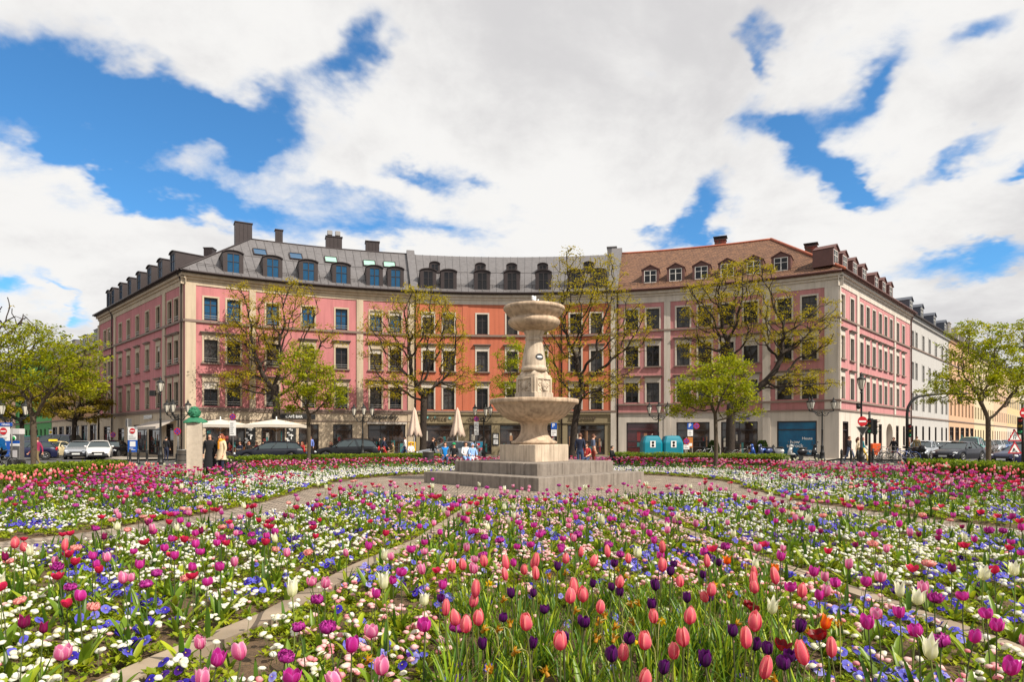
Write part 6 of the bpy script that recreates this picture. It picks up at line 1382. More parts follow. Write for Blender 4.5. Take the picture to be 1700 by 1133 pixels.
BC = [mat('bike_black', (.02, .02, .02), .4), mat('bike_silver', srgb(170, 170, 170), .4, metal=.5), mat('bike_red', srgb(150, 30, 34), .4), mat('bike_blue', srgb(40, 70, 140), .4)]
for i, (px, rz, w) in enumerate(((1452, .3, 'black bicycle, leftmost of the row at the right corner'), (1460, .9, 'silver bicycle, second of the row at the right corner'), (1468, 2.6, 'red bicycle, third of the row at the right corner'), (1477, .5, 'black bicycle, fourth of the row at the right corner'), (1486, 2.9, 'silver bicycle, fifth of the row at the right corner'), (1495, .4, 'black bicycle beside the curved mast'), (1503, 3.0, 'blue bicycle right of the curved mast'))): bike(px, 40 + (i % 3) * .5, rz, BC[(0, 1, 2, 0, 1, 0, 3)[i]], w)
for i, (px, rz, w) in enumerate(((1172, .2, 'silver bicycle left of the potted bush behind the hedge'), (1200, 2.8, 'black bicycle behind the slender green tree'), (1232, .3, 'silver bicycle before the dark shop window, right of the thick trunk'))): bike(px, 47, rz, BC[(1, 0, 1)[i]], w, group='bicycles before the right shops')
bike(381, 24.5, 2.7, BC[0], 'black bicycle standing behind the woman in the beige coat', group=None)
bike(832, 45, 1.9, BC[1], 'silver bicycle by the blue advertising board', group=None)
def scooter(px, d, rz, c, label, name='scooter', cat='scooter', sport=False):
    B = empty(name, (*px2(px, d), 0), rz, label=label, cat=cat); m = MB()
    if not sport:
        m.sphere((-.45, 0, .62), .3, c, 14, 10, (1.25, .62, .75)); m.rbox(-.2, .35, -.17, .17, .3, .4, c, .03); m.tube([(.35, 0, .32), (.45, 0, .6), (.5, 0, .95)], [.13, .17, .1], c, 10); m.sphere((.52, 0, 1.0), .13, c, 10, 8); m.sphere((.62, 0, .42), .17, c, 10, 8, (1.3, .5, .5))
    else:
        m.sphere((.1, 0, .78), .26, c, 14, 10, (1.5, .7, .8)); m.sphere((.55, 0, .85), .25, c, 14, 10, (1.1, .75, 1)); m.sphere((-.65, 0, .92), .17, c, 12, 8, (2, .6, .5)); m.sphere((.05, 0, .45), .25, IRON, 12, 8, (1.5, .8, 1))
    m.build('body', B); m = MB(); m.sphere((-.4, 0, .86), .2, TYRE, 12, 8, (1.7, .7, .35)); m.build('seat', B); m = MB(); m.tube([(.45, -.32, 1.08), (.48, 0, 1.02), (.45, .32, 1.08)], .018, IRON, 6)
    for s in (-1, 1): m.tube([(.47, s * .22, 1.08), (.5, s * .3, 1.25)], .008, IRON, 4); m.sphere((.5, s * .3, 1.27), .06, IRON, 8, 6, (.4, 1.2, .8))
    m.build('handlebar', B); rw = .3 if sport else .24
    for x in ((-.62, .68) if not sport else (-.7, .72)):
        m = MB(); Rx = Matrix.Rotation(R(90), 4, 'X'); m.lathe([(rw * .6, -.05), (rw * .93, -.06), (rw, 0), (rw * .93, .06), (rw * .6, .05)], TYRE, 18, M=TR(x, 0, rw) @ Rx); w = m.build('wheel', B); m = MB(); m.lathe([(0, -.03), (rw * .6, -.04), (rw * .6, .04), (0, .03)], RIM, 14, M=TR(x, 0, rw) @ Rx); m.build('rim', w)
    m = MB(); m.tube([(.55, 0, .95), (.69 if not sport else .72, 0, rw)], .03, IRON, 6); m.build('fork', B); m = MB(); m.sphere((.63 if not sport else .8, 0, 1.0 if not sport else .88), .075, HEAD, 10, 6, (.5, 1, 1)); m.build('headlight', B); return B
scooter(1303, 46, R(-60), paint('scooter_white', srgb(226, 222, 214), 0), 'white scooter with round front beside the black tarpaulin')
scooter(1258, 47, R(200), paint('scooter_blue', srgb(40, 80, 160), .2), 'blue scooter behind the hedge, left of the potted bush'); scooter(1270, 46.6, R(210), paint('scooter_navy', srgb(60, 70, 110), .2), 'grey-blue scooter behind the hedge, right of the blue one')
scooter(1519, 42.5, R(-75), paint('motorcycle_black', (.015, .015, .018), .2), 'black sports motorcycle parked before the silver small car', 'motorcycle', 'motorcycle', True)
scooter(1342, 44.5, R(10), paint('scooter_black', (.015, .015, .018), .2), 'black scooter under the lantern post of the right corner shop')
# ------------------------------------------------------------------ people
SKIN = mat('skin', srgb(222, 168, 138), .6); EYEW = mat('dark_eye', (.02, .015, .012), .3); LIP = mat('lips', srgb(176, 84, 80), .6)
def cloth(r, g, b): return mat('cloth_%d_%d_%d' % (r, g, b), srgb(r, g, b), .9, noise=.12, nscale=12)
POSES = {}
def pose(kind, rnd):
    """joints in metres for a 1.72 m figure that faces -y"""
    J = {}
    sw = rnd.uniform(-.5, .5)
    if kind in ('stand', 'walk'):
        st = 0 if kind == 'stand' else 1; w = .0 if kind == 'stand' else .26
        J = dict(pel=(0, 0, .93), sp=(0, -.01, 1.10), ch=(0, 0, 1.30), nb=(0, .01, 1.44), nk=(0, 0, 1.50), hd=(0, -.02, 1.58), ht=(0, -.01, 1.67))
        for s, k in ((-1, 'l'), (1, 'r')):
            f = s * w * (1 if sw > 0 else -1)
            J.update({'sh' + k: (s * .165, .01, 1.40), 'el' + k: (s * .225, .03 + f * .35, 1.13), 'wr' + k: (s * .22, -.06 + f * .8, .90), 'ha' + k: (s * .215, -.10 + f * .9, .84),
                      'hi' + k: (s * .085, 0, .88), 'kn' + k: (s * .095, -.03 - f * .6 - (.05 if w else 0), .49), 'an' + k: (s * .095, .03 - f * 1.15, .085), 'to' + k: (s * .11, -.11 - f * 1.15, .04)})
    elif kind in ('sit', 'cycle'):
        h = .45 if kind == 'sit' else .90; lean = .0 if kind == 'sit' else .22
        J = dict(pel=(0, 0, h + .08), sp=(0, -.02 - lean * .4, h + .25), ch=(0, -.02 - lean, h + .45), nb=(0, -.02 - lean * 1.3, h + .59), nk=(0, -.03 - lean * 1.4, h + .65), hd=(0, -.06 - lean * 1.5, h + .73), ht=(0, -.05 - lean * 1.5, h + .82))
        for s, k in ((-1, 'l'), (1, 'r')):
            J.update({'sh' + k: (s * .165, -.02 - lean * 1.15, h + .55), 'el' + k: (s * .23, -.10 - lean * 1.3, h + .29), 'wr' + k: (s * .14, -.32 - lean * 1.2, h + .20), 'ha' + k: (s * .10, -.38 - lean * 1.2, h + .19), 'hi' + k: (s * .09, -.03, h + .05)})
            if kind == 'sit': J.update({'kn' + k: (s * .12, -.46, h + .03), 'an' + k: (s * .12, -.46 - .05 * s, .085), 'to' + k: (s * .13, -.60 - .05 * s, .04)})
            else: J.update({'kn' + k: (s * .11, -.36 + .05 * s, h - .26 + .1 * s), 'an' + k: (s * .11, -.12 - .1 * s, h - .62 + .12 * s), 'to' + k: (s * .11, -.28 - .1 * s, h - .66 + .12 * s)})
    return J
RAD = dict(pel=(.145, .115), sp=(.125, .095), ch=(.155, .105), nb=(.075, .07), nk=(.052, .055), hd=(.082, .098), ht=(.055, .065), sh=(.068, .065), el=(.048, .048), wr=(.032, .03), ha=(.036, .018), hi=(.095, .095), kn=(.062, .062), an=(.042, .042), to=(.038, .03))
BONES = [('pel', 'sp'), ('sp', 'ch'), ('ch', 'nb'), ('nb', 'nk'), ('nk', 'hd'), ('hd', 'ht')] + [(a + k if a not in ('ch', 'pel') else a, b + k) for k in 'lr' for a, b in (('ch', 'sh'), ('sh', 'el'), ('el', 'wr'), ('wr', 'ha'), ('pel', 'hi'), ('hi', 'kn'), ('kn', 'an'), ('an', 'to'))]
def seg_d(p, a, b):
    ab = b - a; t = max(0, min(1, (p - a).dot(ab) / max(1e-9, ab.length_squared))); return (p - a - ab * t).length
def body_mesh(J, mats, slim=1.0):
    """one continuous skinned surface; each face takes the cloth of its nearest bone"""
    ks = list(J); me = bpy.data.meshes.new('body'); me.from_pydata([J[k] for k in ks], [(ks.index(a), ks.index(b)) for a, b in BONES], []); o = bpy.data.objects.new('body', me); COL.objects.link(o)
    md = o.modifiers.new('skin', 'SKIN'); md.use_smooth_shade = True; sv = me.skin_vertices[0].data
    for i, k in enumerate(ks):
        r = RAD[k] if k in RAD else RAD[k[:-1]]; sv[i].radius = (r[0] * slim, r[1] * slim); sv[i].use_root = (k == 'pel')
    ss = o.modifiers.new('sub', 'SUBSURF'); ss.levels = 1; ss.render_levels = 1
    dg = bpy.context.evaluated_depsgraph_get(); out = bpy.data.meshes.new_from_object(o.evaluated_get(dg)); bpy.data.objects.remove(o); bpy.data.meshes.remove(me)
    V = [Vector(v.co) for v in out.vertices]; F = [tuple(p.vertices) for p in out.polygons]; bpy.data.meshes.remove(out); mb = MB(); JV = {k: Vector(v) for k, v in J.items()}
    zone = {}
    for a, b in BONES:
        n = b[:-1] if b[-1] in 'lr' and b[:-1] in RAD else b
        zone[(a, b)] = {'sp': 'top', 'ch': 'top', 'nb': 'top', 'nk': 'skin', 'hd': 'skin', 'ht': 'skin', 'sh': 'top', 'el': 'sleeve', 'wr': 'fore', 'ha': 'skin', 'hi': 'bottom', 'kn': 'bottom', 'an': 'shin', 'to': 'shoe'}[n]
    base = len(mb.v); mb.v += [tuple(v) for v in V]
    for f in F:
        c = sum((V[i] for i in f), Vector()) / len(f); z = zone[min(BONES, key=lambda ab: seg_d(c, JV[ab[0]], JV[ab[1]]))]
        mb.f.append(f); mb.m.append(mb.mi(mats[z])); mb.sm.append(True)
    # face, ears and fingers grow out of the same mesh
    h = JV['hd']; sk = mats['skin']
    mb.sphere(h + Vector((0, -.098, -.005)), .016, sk, 8, 6, (.8, 1.2, 1.5)); mb.sphere(h + Vector((0, -.088, -.045)), .016, LIP, 8, 5, (1.5, .6, .5))
    for s in (-1, 1): mb.sphere(h + Vector((s * .031, -.086, .018)), .011, EYEW, 8, 6, (1.2, .6, .8)); mb.sphere(h + Vector((s * .083, .005, 0)), .02, sk, 8, 6, (.4, .8, 1.3))
    for k, s in (('l', -1), ('r', 1)):
        w, e = JV['ha' + k], JV['wr' + k]; d = (w - e).normalized(); sd_ = d.cross(Vector((1, 0, 0))).normalized() if abs(d.x) < .9 else Vector((0, 1, 0)); n = d.cross(sd_).normalized()
        for i, (off, L_) in enumerate(((-.027, .066), (-.009, .076), (.009, .071), (.026, .056))):
            a = w + d * .02 + sd_ * off; mb.tube([a, a + d * L_ * .5 + n * .004, a + d * L_ * .85 - n * s * .016 * .6], [.009, .0085, .006], sk, 6)
        a = w - sd_ * .03 - d * .01; mb.tube([a, a - sd_ * .022 + d * .03, a - sd_ * .02 + d * .055], [.011, .009, .007], sk, 6)
    return mb, JV
pc = [0]
def person(px, d, rz, kind, top, bottom, hair, label, h=1.72, long_hair=False, coat=None, scarf=None, cap=None, sleeve=None, shin=None, shoe=None, z0=0.0, group=None, dx=0, beard=False, slim=1.0, hood=None, bald=False):
    pc[0] += 1; rnd = random.Random(pc[0] * 13); B = empty('person', (gx(px, d) + dx, d, z0), R(rz), label=label, cat='person', group=group); s = h / 1.72; B.scale = (s, s, s)
    mats = dict(top=top, bottom=bottom, skin=SKIN, sleeve=sleeve or top, fore=(SKIN if sleeve == 'short' else (sleeve or top)), shin=shin or bottom, shoe=shoe or BLACK)
    if sleeve == 'short': mats['sleeve'] = top
    J = pose(kind, rnd); mb, JV = body_mesh(J, mats, slim); mb.build('body', B)
    hd = JV['hd']; m = MB(); n = 16; vs = []; fs = []; rings_ = 8
    if not bald:
        for i in range(rings_ + 1):
            ph = R(90) - R(115) * i / rings_
            for k in range(n):
                t = 2 * math.pi * k / n; face = max(0, -math.sin(t)); cut = ph < R(42) and face > .55
                r = .102 if not cut else .06; vs.append((hd.x + r * .88 * math.cos(ph) * math.cos(t), hd.y + .008 + r * 1.06 * math.cos(ph) * math.sin(t), hd.z + .022 + .108 * math.sin(ph)))
        fs = [(i * n + k, i * n + (k + 1) % n, (i + 1) * n + (k + 1) % n, (i + 1) * n + k) for i in range(rings_) for k in range(n)]; m.add(vs, fs, hair, True)
        if long_hair: m.tube([(hd.x, hd.y + .06, hd.z + .03), (hd.x, hd.y + .085, hd.z - .06), (hd.x, hd.y + .10, hd.z - .17), (hd.x + .01, hd.y + .10, hd.z - .27)], [.08, .09, .075, .03], hair, 10)
        if long_hair:
            for q in (-1, 1): m.tube([(hd.x + q * .07, hd.y - .0, hd.z + .04), (hd.x + q * .09, hd.y + .01, hd.z - .06), (hd.x + q * .075, hd.y + .03, hd.z - .2)], [.03, .035, .02], hair, 8)
        m.build('hair', B)
    if cap: m = MB(); m.sphere((hd.x, hd.y + .005, hd.z + .06), .107, cap, 14, 8, (.92, 1.08, .72)); m.rbox(hd.x - .06, hd.x + .06, hd.y - .18, hd.y - .06, hd.z + .05, hd.z + .065, cap, .004); m.build('cap', B)
    if scarf: m = MB(); nk = JV['nk']; m.lathe([(.06, 1.40), (.115, 1.41), (.125, 1.45), (.105, 1.49), (.095, 1.525), (.06, 1.53)], scarf, 16); m.rbox(-.05, .04, -.145, -.11, 1.12, 1.42, scarf, .01); m.build('scarf', B)
    if coat:
        cm, zl, fl = coat; m = MB(); n = 18; vs = []
        for a, b, z in ((.10, .085, 1.46), (.165, .115, 1.38), (.175, .125, 1.25), (.155, .12, 1.08), (.175, .14, .95), (.18 + fl * .5, .15 + fl * .5, (.95 + zl) / 2), (.19 + fl, .16 + fl, zl)): vs += [(a * (1 + .03 * math.sin(5 * t)) * math.cos(t), b * (1 + .04 * math.sin(4 * t + z * 9)) * math.sin(t), z) for t in [2 * math.pi * i / n for i in range(n)]]
        m.add(vs, [(k * n + i, k * n + (i + 1) % n, (k + 1) * n + (i + 1) % n, (k + 1) * n + i) for k in range(6) for i in range(n)], cm, True); m.build('coat', B)
    return B
H_BLK = mat('black_hair', (.015, .012, .010), .6); H_BRN = mat('brown_hair', srgb(90, 52, 30), .6); H_RED = mat('auburn_hair', srgb(130, 62, 30), .6); H_GRY = mat('grey_hair', srgb(150, 144, 138), .7)
BLKC = cloth(26, 26, 30); NAVY = cloth(34, 40, 62); JEANS = cloth(52, 70, 104); BEIGE = cloth(214, 192, 160); WHT = cloth(226, 222, 220); ORC = cloth(238, 160, 40); TEALC = cloth(20, 120, 130); BLU = cloth(20, 130, 210); LBL = cloth(140, 176, 222); GRYC = cloth(90, 92, 98); BRNC = cloth(130, 84, 50); REDC = cloth(170, 50, 50); GRNC = cloth(30, 150, 90); PINKC = cloth(216, 60, 120); SLATE = cloth(86, 96, 120); YELC = cloth(220, 180, 60); OLV = cloth(120, 104, 70)
person(348.5, 24.8, 15, 'stand', BLKC, BLKC, H_BLK, 'smiling woman with long black hair in a long black coat beside the stone pillar', h=1.72, long_hair=True, coat=(BLKC, .42, .05))
person(368, 24.6, -35, 'stand', BEIGE, NAVY, H_RED, 'auburn-haired woman in a beige jacket with a yellow-orange scarf next to the woman in black', h=1.70, long_hair=True, coat=(BEIGE, .72, .02), scarf=ORC)
person(963, 31, 165, 'stand', NAVY, JEANS, H_BRN, 'balding man in a dark hooded jacket seen from behind, right of the fountain', h=1.78)
person(985, 31.4, 95, 'stand', SLATE, cloth(130, 50, 40), H_BRN, 'man in a grey-blue T-shirt and rust trousers turned to the left, right of the fountain', h=1.74, sleeve='short')
person(974, 33.2, -20, 'sit', REDC, JEANS, H_BRN, 'seated person in red between the two men by the fountain', h=1.68, sleeve='short')
person(1015, 34, 60, 'sit', BLKC, BLKC, H_BLK, 'person in black sitting low at the end of the wall right of the men', h=1.5)
person(739, 34.1, 5, 'sit', BLU, JEANS, H_BRN, 'seated man with bright blue top, leftmost on the stone bench', h=1.74, sleeve=GRYC)
person(754, 34.1, -5, 'sit', BLKC, BLKC, H_BLK, 'seated person in black with a green cap, second on the stone bench', h=1.7, cap=GRNC)
person(773, 34.1, 20, 'sit', WHT, LBL, H_BRN, 'seated person in white holding a hand to the face, third on the stone bench', h=1.74)
person(784, 34.1, 25, 'sit', LBL, WHT, LBL, 'seated person in a light blue hooded top, rightmost on the stone bench', h=1.68)
person(719, 40, 100, 'walk', BLKC, BLKC, H_BRN, 'person in black passing behind the litter bin', h=1.6)
person(8, 29, -100, 'cycle', BLU, BLKC, H_BRN, 'cyclist in a bright blue jacket at the left edge', h=1.74)
bike(6, 29, R(-10), BC[1], 'bicycle ridden by the cyclist in blue at the left edge', group=None)
person(62, 32, -80, 'walk', cloth(150, 40, 80), OLV, H_BRN, 'person in dark pink with olive trousers beside the trunk of the left young tree', h=1.6)
person(276, 43.5, 175, 'stand', BLKC, NAVY, H_BLK, 'man in black seen from behind at the shop under the grey awning', h=1.66)
person(515.5, 49, 10, 'stand', cloth(110, 130, 200), BLKC, H_BRN, 'waiter in a light blue shirt in the café doorway', h=1.72)
for i, (px, c, b, lb) in enumerate(((384, REDC, 0, 'seated café guest in red, leftmost behind the women'), (399, NAVY, 1, 'seated café guest in navy at the left café table'), (413, BLKC, 2, 'seated café guest in black left of the middle café table'), (427, REDC, 1, 'seated café guest in dark red at the middle café table'), (437, WHT, 0, 'seated café guest in white near the thick trunk'), (494, WHT, 1, 'seated café guest in white behind the tail of the dark estate car'), (502, REDC, 2, 'seated café guest in red right of the dark estate car'), (510, OLV, 0, 'seated café guest in olive beside the waiter'), (550, BLKC, 1, 'dark-haired guest in black before the narrow shop window'))):
    person(px, 48 + (i % 3) * .5, (i * 47) % 120 - 60, 'sit', c, JEANS, (H_BLK, H_BRN, H_RED)[b], lb, h=1.7, long_hair=(i % 2 == 0))
    q = MB(); q.rbox(-.22, .22, -.2, .22, .42, .46, BRNC, .01); B = empty('cafe_chair', (gx(px, 48 + (i % 3) * .5), 48 + (i % 3) * .5, 0), R((i * 47) % 120 - 60), label=lb.replace('seated café guest', 'café chair under the guest').replace('dark-haired guest', 'café chair under the guest'), cat='chair', group='café chairs'); q.build('seat', B); q = MB(); q.rbox(-.22, .22, .19, .23, .46, .88, BRNC, .01); q.build('backrest', B)
    for sx in (-1, 1):
        for sy in (-1, 1): q = MB(); q.tube([(sx * .2, sy * .18, 0), (sx * .19, sy * .17, .42)], .015, GREYM, 5); q.build('leg', B)
person(629, 47.6, 100, 'walk', BLKC, BLKC, H_BLK, 'woman in black walking before the shop with black lettering', h=1.6, long_hair=True)
person(637.5, 47.8, 80, 'walk', NAVY, REDC, H_BRN, 'person with navy jacket walking next to the woman in black', h=1.62)
person(672.5, 47.5, -95, 'walk', WHT, JEANS, H_BLK, 'man in white shirt and jeans striding before the shop, left of the letter box', h=1.68)
person(682, 46.5, 20, 'sit', WHT, JEANS, H_BRN, 'crouching person in white beside the yellow letter box', h=1.6)
person(653, 47.2, -60, 'sit', OLV, OLV, H_BRN, 'person in olive sitting before the shop window, left of the man in white', h=1.6)
person(1410, 42, 30, 'walk', BLKC, SLATE, H_BRN, 'man in a black jacket walking out of the right corner shop', h=1.68)
person(1424.5, 40.5, 70, 'walk', BEIGE, OLV, H_BRN, 'person in beige just left of the no entry lantern post', h=1.62, long_hair=True)
person(1432.5, 41, 60, 'walk', TEALC, YELC, H_RED, 'long-haired woman in teal right behind the no entry lantern post', h=1.6, long_hair=True)
person(1484, 44.5, -60, 'walk', BLKC, BLKC, H_BRN, 'dark clothed person behind the parked bicycles', h=1.62)
person(1508, 46, 80, 'walk', BRNC, JEANS, H_RED, 'person in brown right of the curved traffic light mast', h=1.6, long_hair=True)
person(1522, 49, 150, 'stand', OLV, BLKC, H_BRN, 'person in olive behind the silver small car', h=1.7)
person(1629, 64, 20, 'walk', BLKC, BLKC, H_BLK, 'dark pedestrian beside the brown car far down the right street', h=1.75, z0=-.13)
person(1187, 36.5, 20, 'stand', GRYC, JEANS, H_BRN, 'x', h=.01) if False else None
# ------------------------------------------------------------------ flowers of the round garden
PETAL = attr_mat('petal_tissue', .38, .45, .3)
STEMM = attr_mat('stem_tissue', .25, .5, .3)
def petal_grid(prof, nw=4, half=.45, cup=.25, flare=0.0, twist=0.0):
    """prof: [(radius from axis, z, half width)], a curved blade around the z axis, pointing to +x"""
    V = []; F = []; T = []
    for i, (r, z, w) in enumerate(prof):
        for k in range(nw + 1):
            s = -1 + 2 * k / nw; y = w * s; x = r - cup * w * s * s
            V.append((x, y, z)); T.append((i / (len(prof) - 1), abs(s)))
    n = nw + 1
    for i in range(len(prof) - 1):
        for k in range(nw): a = i * n + k; F += [(a, a + 1, a + n + 1), (a, a + n + 1, a + n)]
    return np.array(V, float), np.array(F), np.array(T)
RK = .9
def bloom(h, r, shape, c0, c1, ce, npet=6, seed=0, rows=6, nw=4):
    """c0 base, c1 tip, ce edge colour"""
    rg = np.random.default_rng(seed); Vs = []; Fs = []; Cs = []; nb = 0
    sh = {'egg': [(.25, 0, .2), (.8, .14, .55), (1, .38, .78), (.95, .62, .72), (.72, .85, .5), (.42, 1.0, .14)],
          'cup': [(.25, 0, .2), (.8, .16, .55), (1, .42, .78), (1.0, .68, .74), (.98, .88, .5), (.95, 1.0, .14)],
          'lily': [(.2, 0, .18), (.72, .16, .5), (.85, .4, .6), (.8, .62, .5), (.95, .85, .28), (1.3, 1.0, .02)],
          'open': [(.2, 0, .2), (.75, .2, .55), (1.05, .45, .8), (1.25, .7, .78), (1.4, .9, .5), (1.5, .98, .12)]}[shape if shape != 'double' else 'cup']
    layers = [(1.0, 0, 1.0, 3), (.88, math.pi / 3, 1.0, 3)] if shape != 'double' else [(1.25, 0, .8, 5), (1.05, .6, .92, 5), (.8, .2, 1.0, 5), (.5, .9, .98, 4)]
    for rs, a0, hs, k in layers:
        for i in range(k):
            a = a0 + 2 * math.pi * i / k + rg.normal(0, .08); hh = hs * rg.uniform(.9, 1.08); fl = rg.uniform(.92, 1.12) + (seed % 3 - 1) * .07
            prof = [(x * r * RK * rs * (1 + (fl - 1) * z * 2), z * h * .94 * hh, w * r * RK * rs * (3 / k) ** .5) for x, z, w in sh]
            V, F, T = petal_grid(prof, nw); c, s = math.cos(a), math.sin(a); V = np.stack([V[:, 0] * c - V[:, 1] * s, V[:, 0] * s + V[:, 1] * c, V[:, 2]], 1)
            if shape == 'double': V += rg.normal(0, .003, V.shape)
            t = T[:, :1] ** 1.0; C = np.array(c0) * (1 - t) + np.array(c1) * t; e = np.clip(T[:, 1:] ** 3, 0, 1) * np.clip(t * 1.5, 0, 1); C = C * (1 - e) + np.array(ce) * e; mid = np.clip(1 - T[:, 1:] * 2.2, 0, 1) * (1 - .5 * t); C = C * rg.uniform(.84, 1.1) * (1 - .16 * mid) + .03 * mid * (T[:, :1] > .3)
            Vs.append(V); Fs.append(F + nb); Cs.append(C); nb += len(V)
    return np.concatenate(Vs), np.concatenate(Fs), np.concatenate(Cs)
def stem(h, bend, r, c):
    V = []; F = []; n = 4; S_ = 5
    for i in range(n + 1):
        t = i / n
        for k in range(S_): a = 2 * math.pi * k / S_; V.append((bend * (t * t - t) * 1.2 + r * math.cos(a), r * math.sin(a), h * t))
    for i in range(n):
        for k in range(S_): j = (k + 1) % S_; F += [(i * S_ + k, i * S_ + j, i * S_ + S_ + j), (i * S_ + k, i * S_ + S_ + j, i * S_ + S_ + k)]
    return np.array(V), np.array(F), np.tile(np.array(c), (len(V), 1))
def blade(L_, w, lean, arch, c, rows=6, fold=.35):
    V = []; F = []
    for i in range(rows + 1):
        t = i / rows; ww = w * (math.sin(math.pi * min(1, .18 + t * .82)) ** .7) * (1 if t < .98 else .05); x = L_ * (lean * t + arch * t * t); z = L_ * (t - .35 * arch * t * t * 1.4) * .92
        V += [(x, -ww, z + ww * fold), (x + ww * .3, 0, z), (x, ww, z + ww * fold)]
    for i in range(rows):
        a = 3 * i; F += [(a, a + 1, a + 4), (a, a + 4, a + 3), (a + 1, a + 2, a + 5), (a + 1, a + 5, a + 4)]
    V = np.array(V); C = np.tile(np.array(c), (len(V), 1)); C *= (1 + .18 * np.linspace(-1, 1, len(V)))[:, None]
    return V, np.array(F), C
def merge(*ps):
    nb = 0; Vs, Fs, Cs = [], [], []
    for V, F, C in ps: Vs.append(V); Fs.append(F + nb); Cs.append(C); nb += len(V)
    return np.concatenate(Vs), np.concatenate(Fs), np.concatenate(Cs)
def shift(p, dx=0, dy=0, dz=0, rz=0, s=1):
    V, F, C = p; c, sn = math.cos(rz), math.sin(rz); return np.stack([(V[:, 0] * c - V[:, 1] * sn) * s + dx, (V[:, 0] * sn + V[:, 1] * c) * s + dy, V[:, 2] * s + dz], 1), F, C
L1 = (.16, .26, .016); L2 = (.31, .38, .018); L3 = (.07, .15, .014); SG = (.16, .22, .04)
def C_(r, g, b): return srgb(r, g, b)
KINDS = {   # height, radius, shape, base, tip, edge colours, stem height, stem colour, label, group word
 'C': (.098, .0285, 'egg', C_(232, 58, 108), C_(244, 118, 130), C_(252, 172, 160), .47, (.16, .17, .05), 'coral pink egg-shaped tulip', 'coral one'),  # pale petal edge is a gloss highlight put into the colour
 'D': (.066, .027, 'cup', C_(52, 4, 60), C_(84, 10, 96), C_(112, 24, 120), .42, (.10, .10, .05), 'dark purple tulip', 'dark purple one'),
 'M': (.070, .033, 'cup', C_(206, 20, 130), C_(190, 30, 150), C_(220, 100, 190), .40, (.10, .11, .05), 'magenta cup tulip', 'magenta one'),
 'P': (.080, .032, 'cup', C_(214, 60, 130), C_(232, 130, 180), C_(246, 206, 220), .40, (.12, .15, .05), 'light pink pale-edged tulip', 'light pink one'),
 'W': (.105, .036, 'lily', C_(222, 222, 160), C_(244, 240, 216), C_(248, 246, 230), .46, (.22, .28, .06), 'cream pointed tulip', 'cream one'),
 'O': (.095, .035, 'lily', C_(214, 50, 8), C_(244, 110, 12), C_(250, 150, 20), .44, (.14, .22, .05), 'orange pointed tulip', 'orange one'),
 'R': (.062, .036, 'open', C_(190, 12, 60), C_(222, 30, 84), C_(230, 60, 110), .40, (.10, .12, .05), 'crimson open tulip', 'crimson one'),
 'B': (.058, .036, 'double', C_(150, 10, 110), C_(186, 30, 150), C_(210, 90, 184), .37, (.10, .15, .05), 'magenta ruffled tulip', 'ruffled magenta one'),
 'E': (.052, .038, 'double', C_(240, 120, 130), C_(248, 168, 160), C_(250, 210, 196), .37, (.14, .2, .05), 'peach ruffled tulip', 'peach one'),
 'L': (.075, .034, 'lily', C_(110, 6, 60), C_(146, 14, 84), C_(170, 30, 110), .38, (.12, .15, .05), 'maroon pointed tulip', 'maroon one'),
 'K': (.055, .036, 'open', C_(90, 4, 14), C_(140, 8, 22), C_(150, 14, 30), .36, (.12, .15, .05), 'dark red fading tulip', 'dark red one')}
PET = {}; 
for k, (h, r, sh, c0, c1, ce, sh_, sc, lb, sn_) in KINDS.items():
    PET[k] = [bloom(h * (.9 + .1 * i), r * (1.08 - .06 * i), sh, c0, c1, ce, seed=i * 16 + ord(k)) for i in range(3)]
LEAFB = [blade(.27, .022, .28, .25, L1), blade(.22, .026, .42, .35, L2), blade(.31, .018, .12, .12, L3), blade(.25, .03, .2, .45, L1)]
LEAFM2 = attr_mat('blade_tissue', .4, .38, .4)
def soup_mesh(name, p, m, smooth=True): return tri_mesh(name, p[0], p[1], p[2], m, smooth)
PM = {k: [soup_mesh('flower_head', p, PETAL) for p in v] for k, v in PET.items()}
SM = {k: [soup_mesh('stem', stem(v[6], b, .0038, v[7]), STEMM) for b in (.0, .07, -.06)] for k, v in KINDS.items()}
LM = [soup_mesh('leaf', p, LEAFM2) for p in LEAFB]
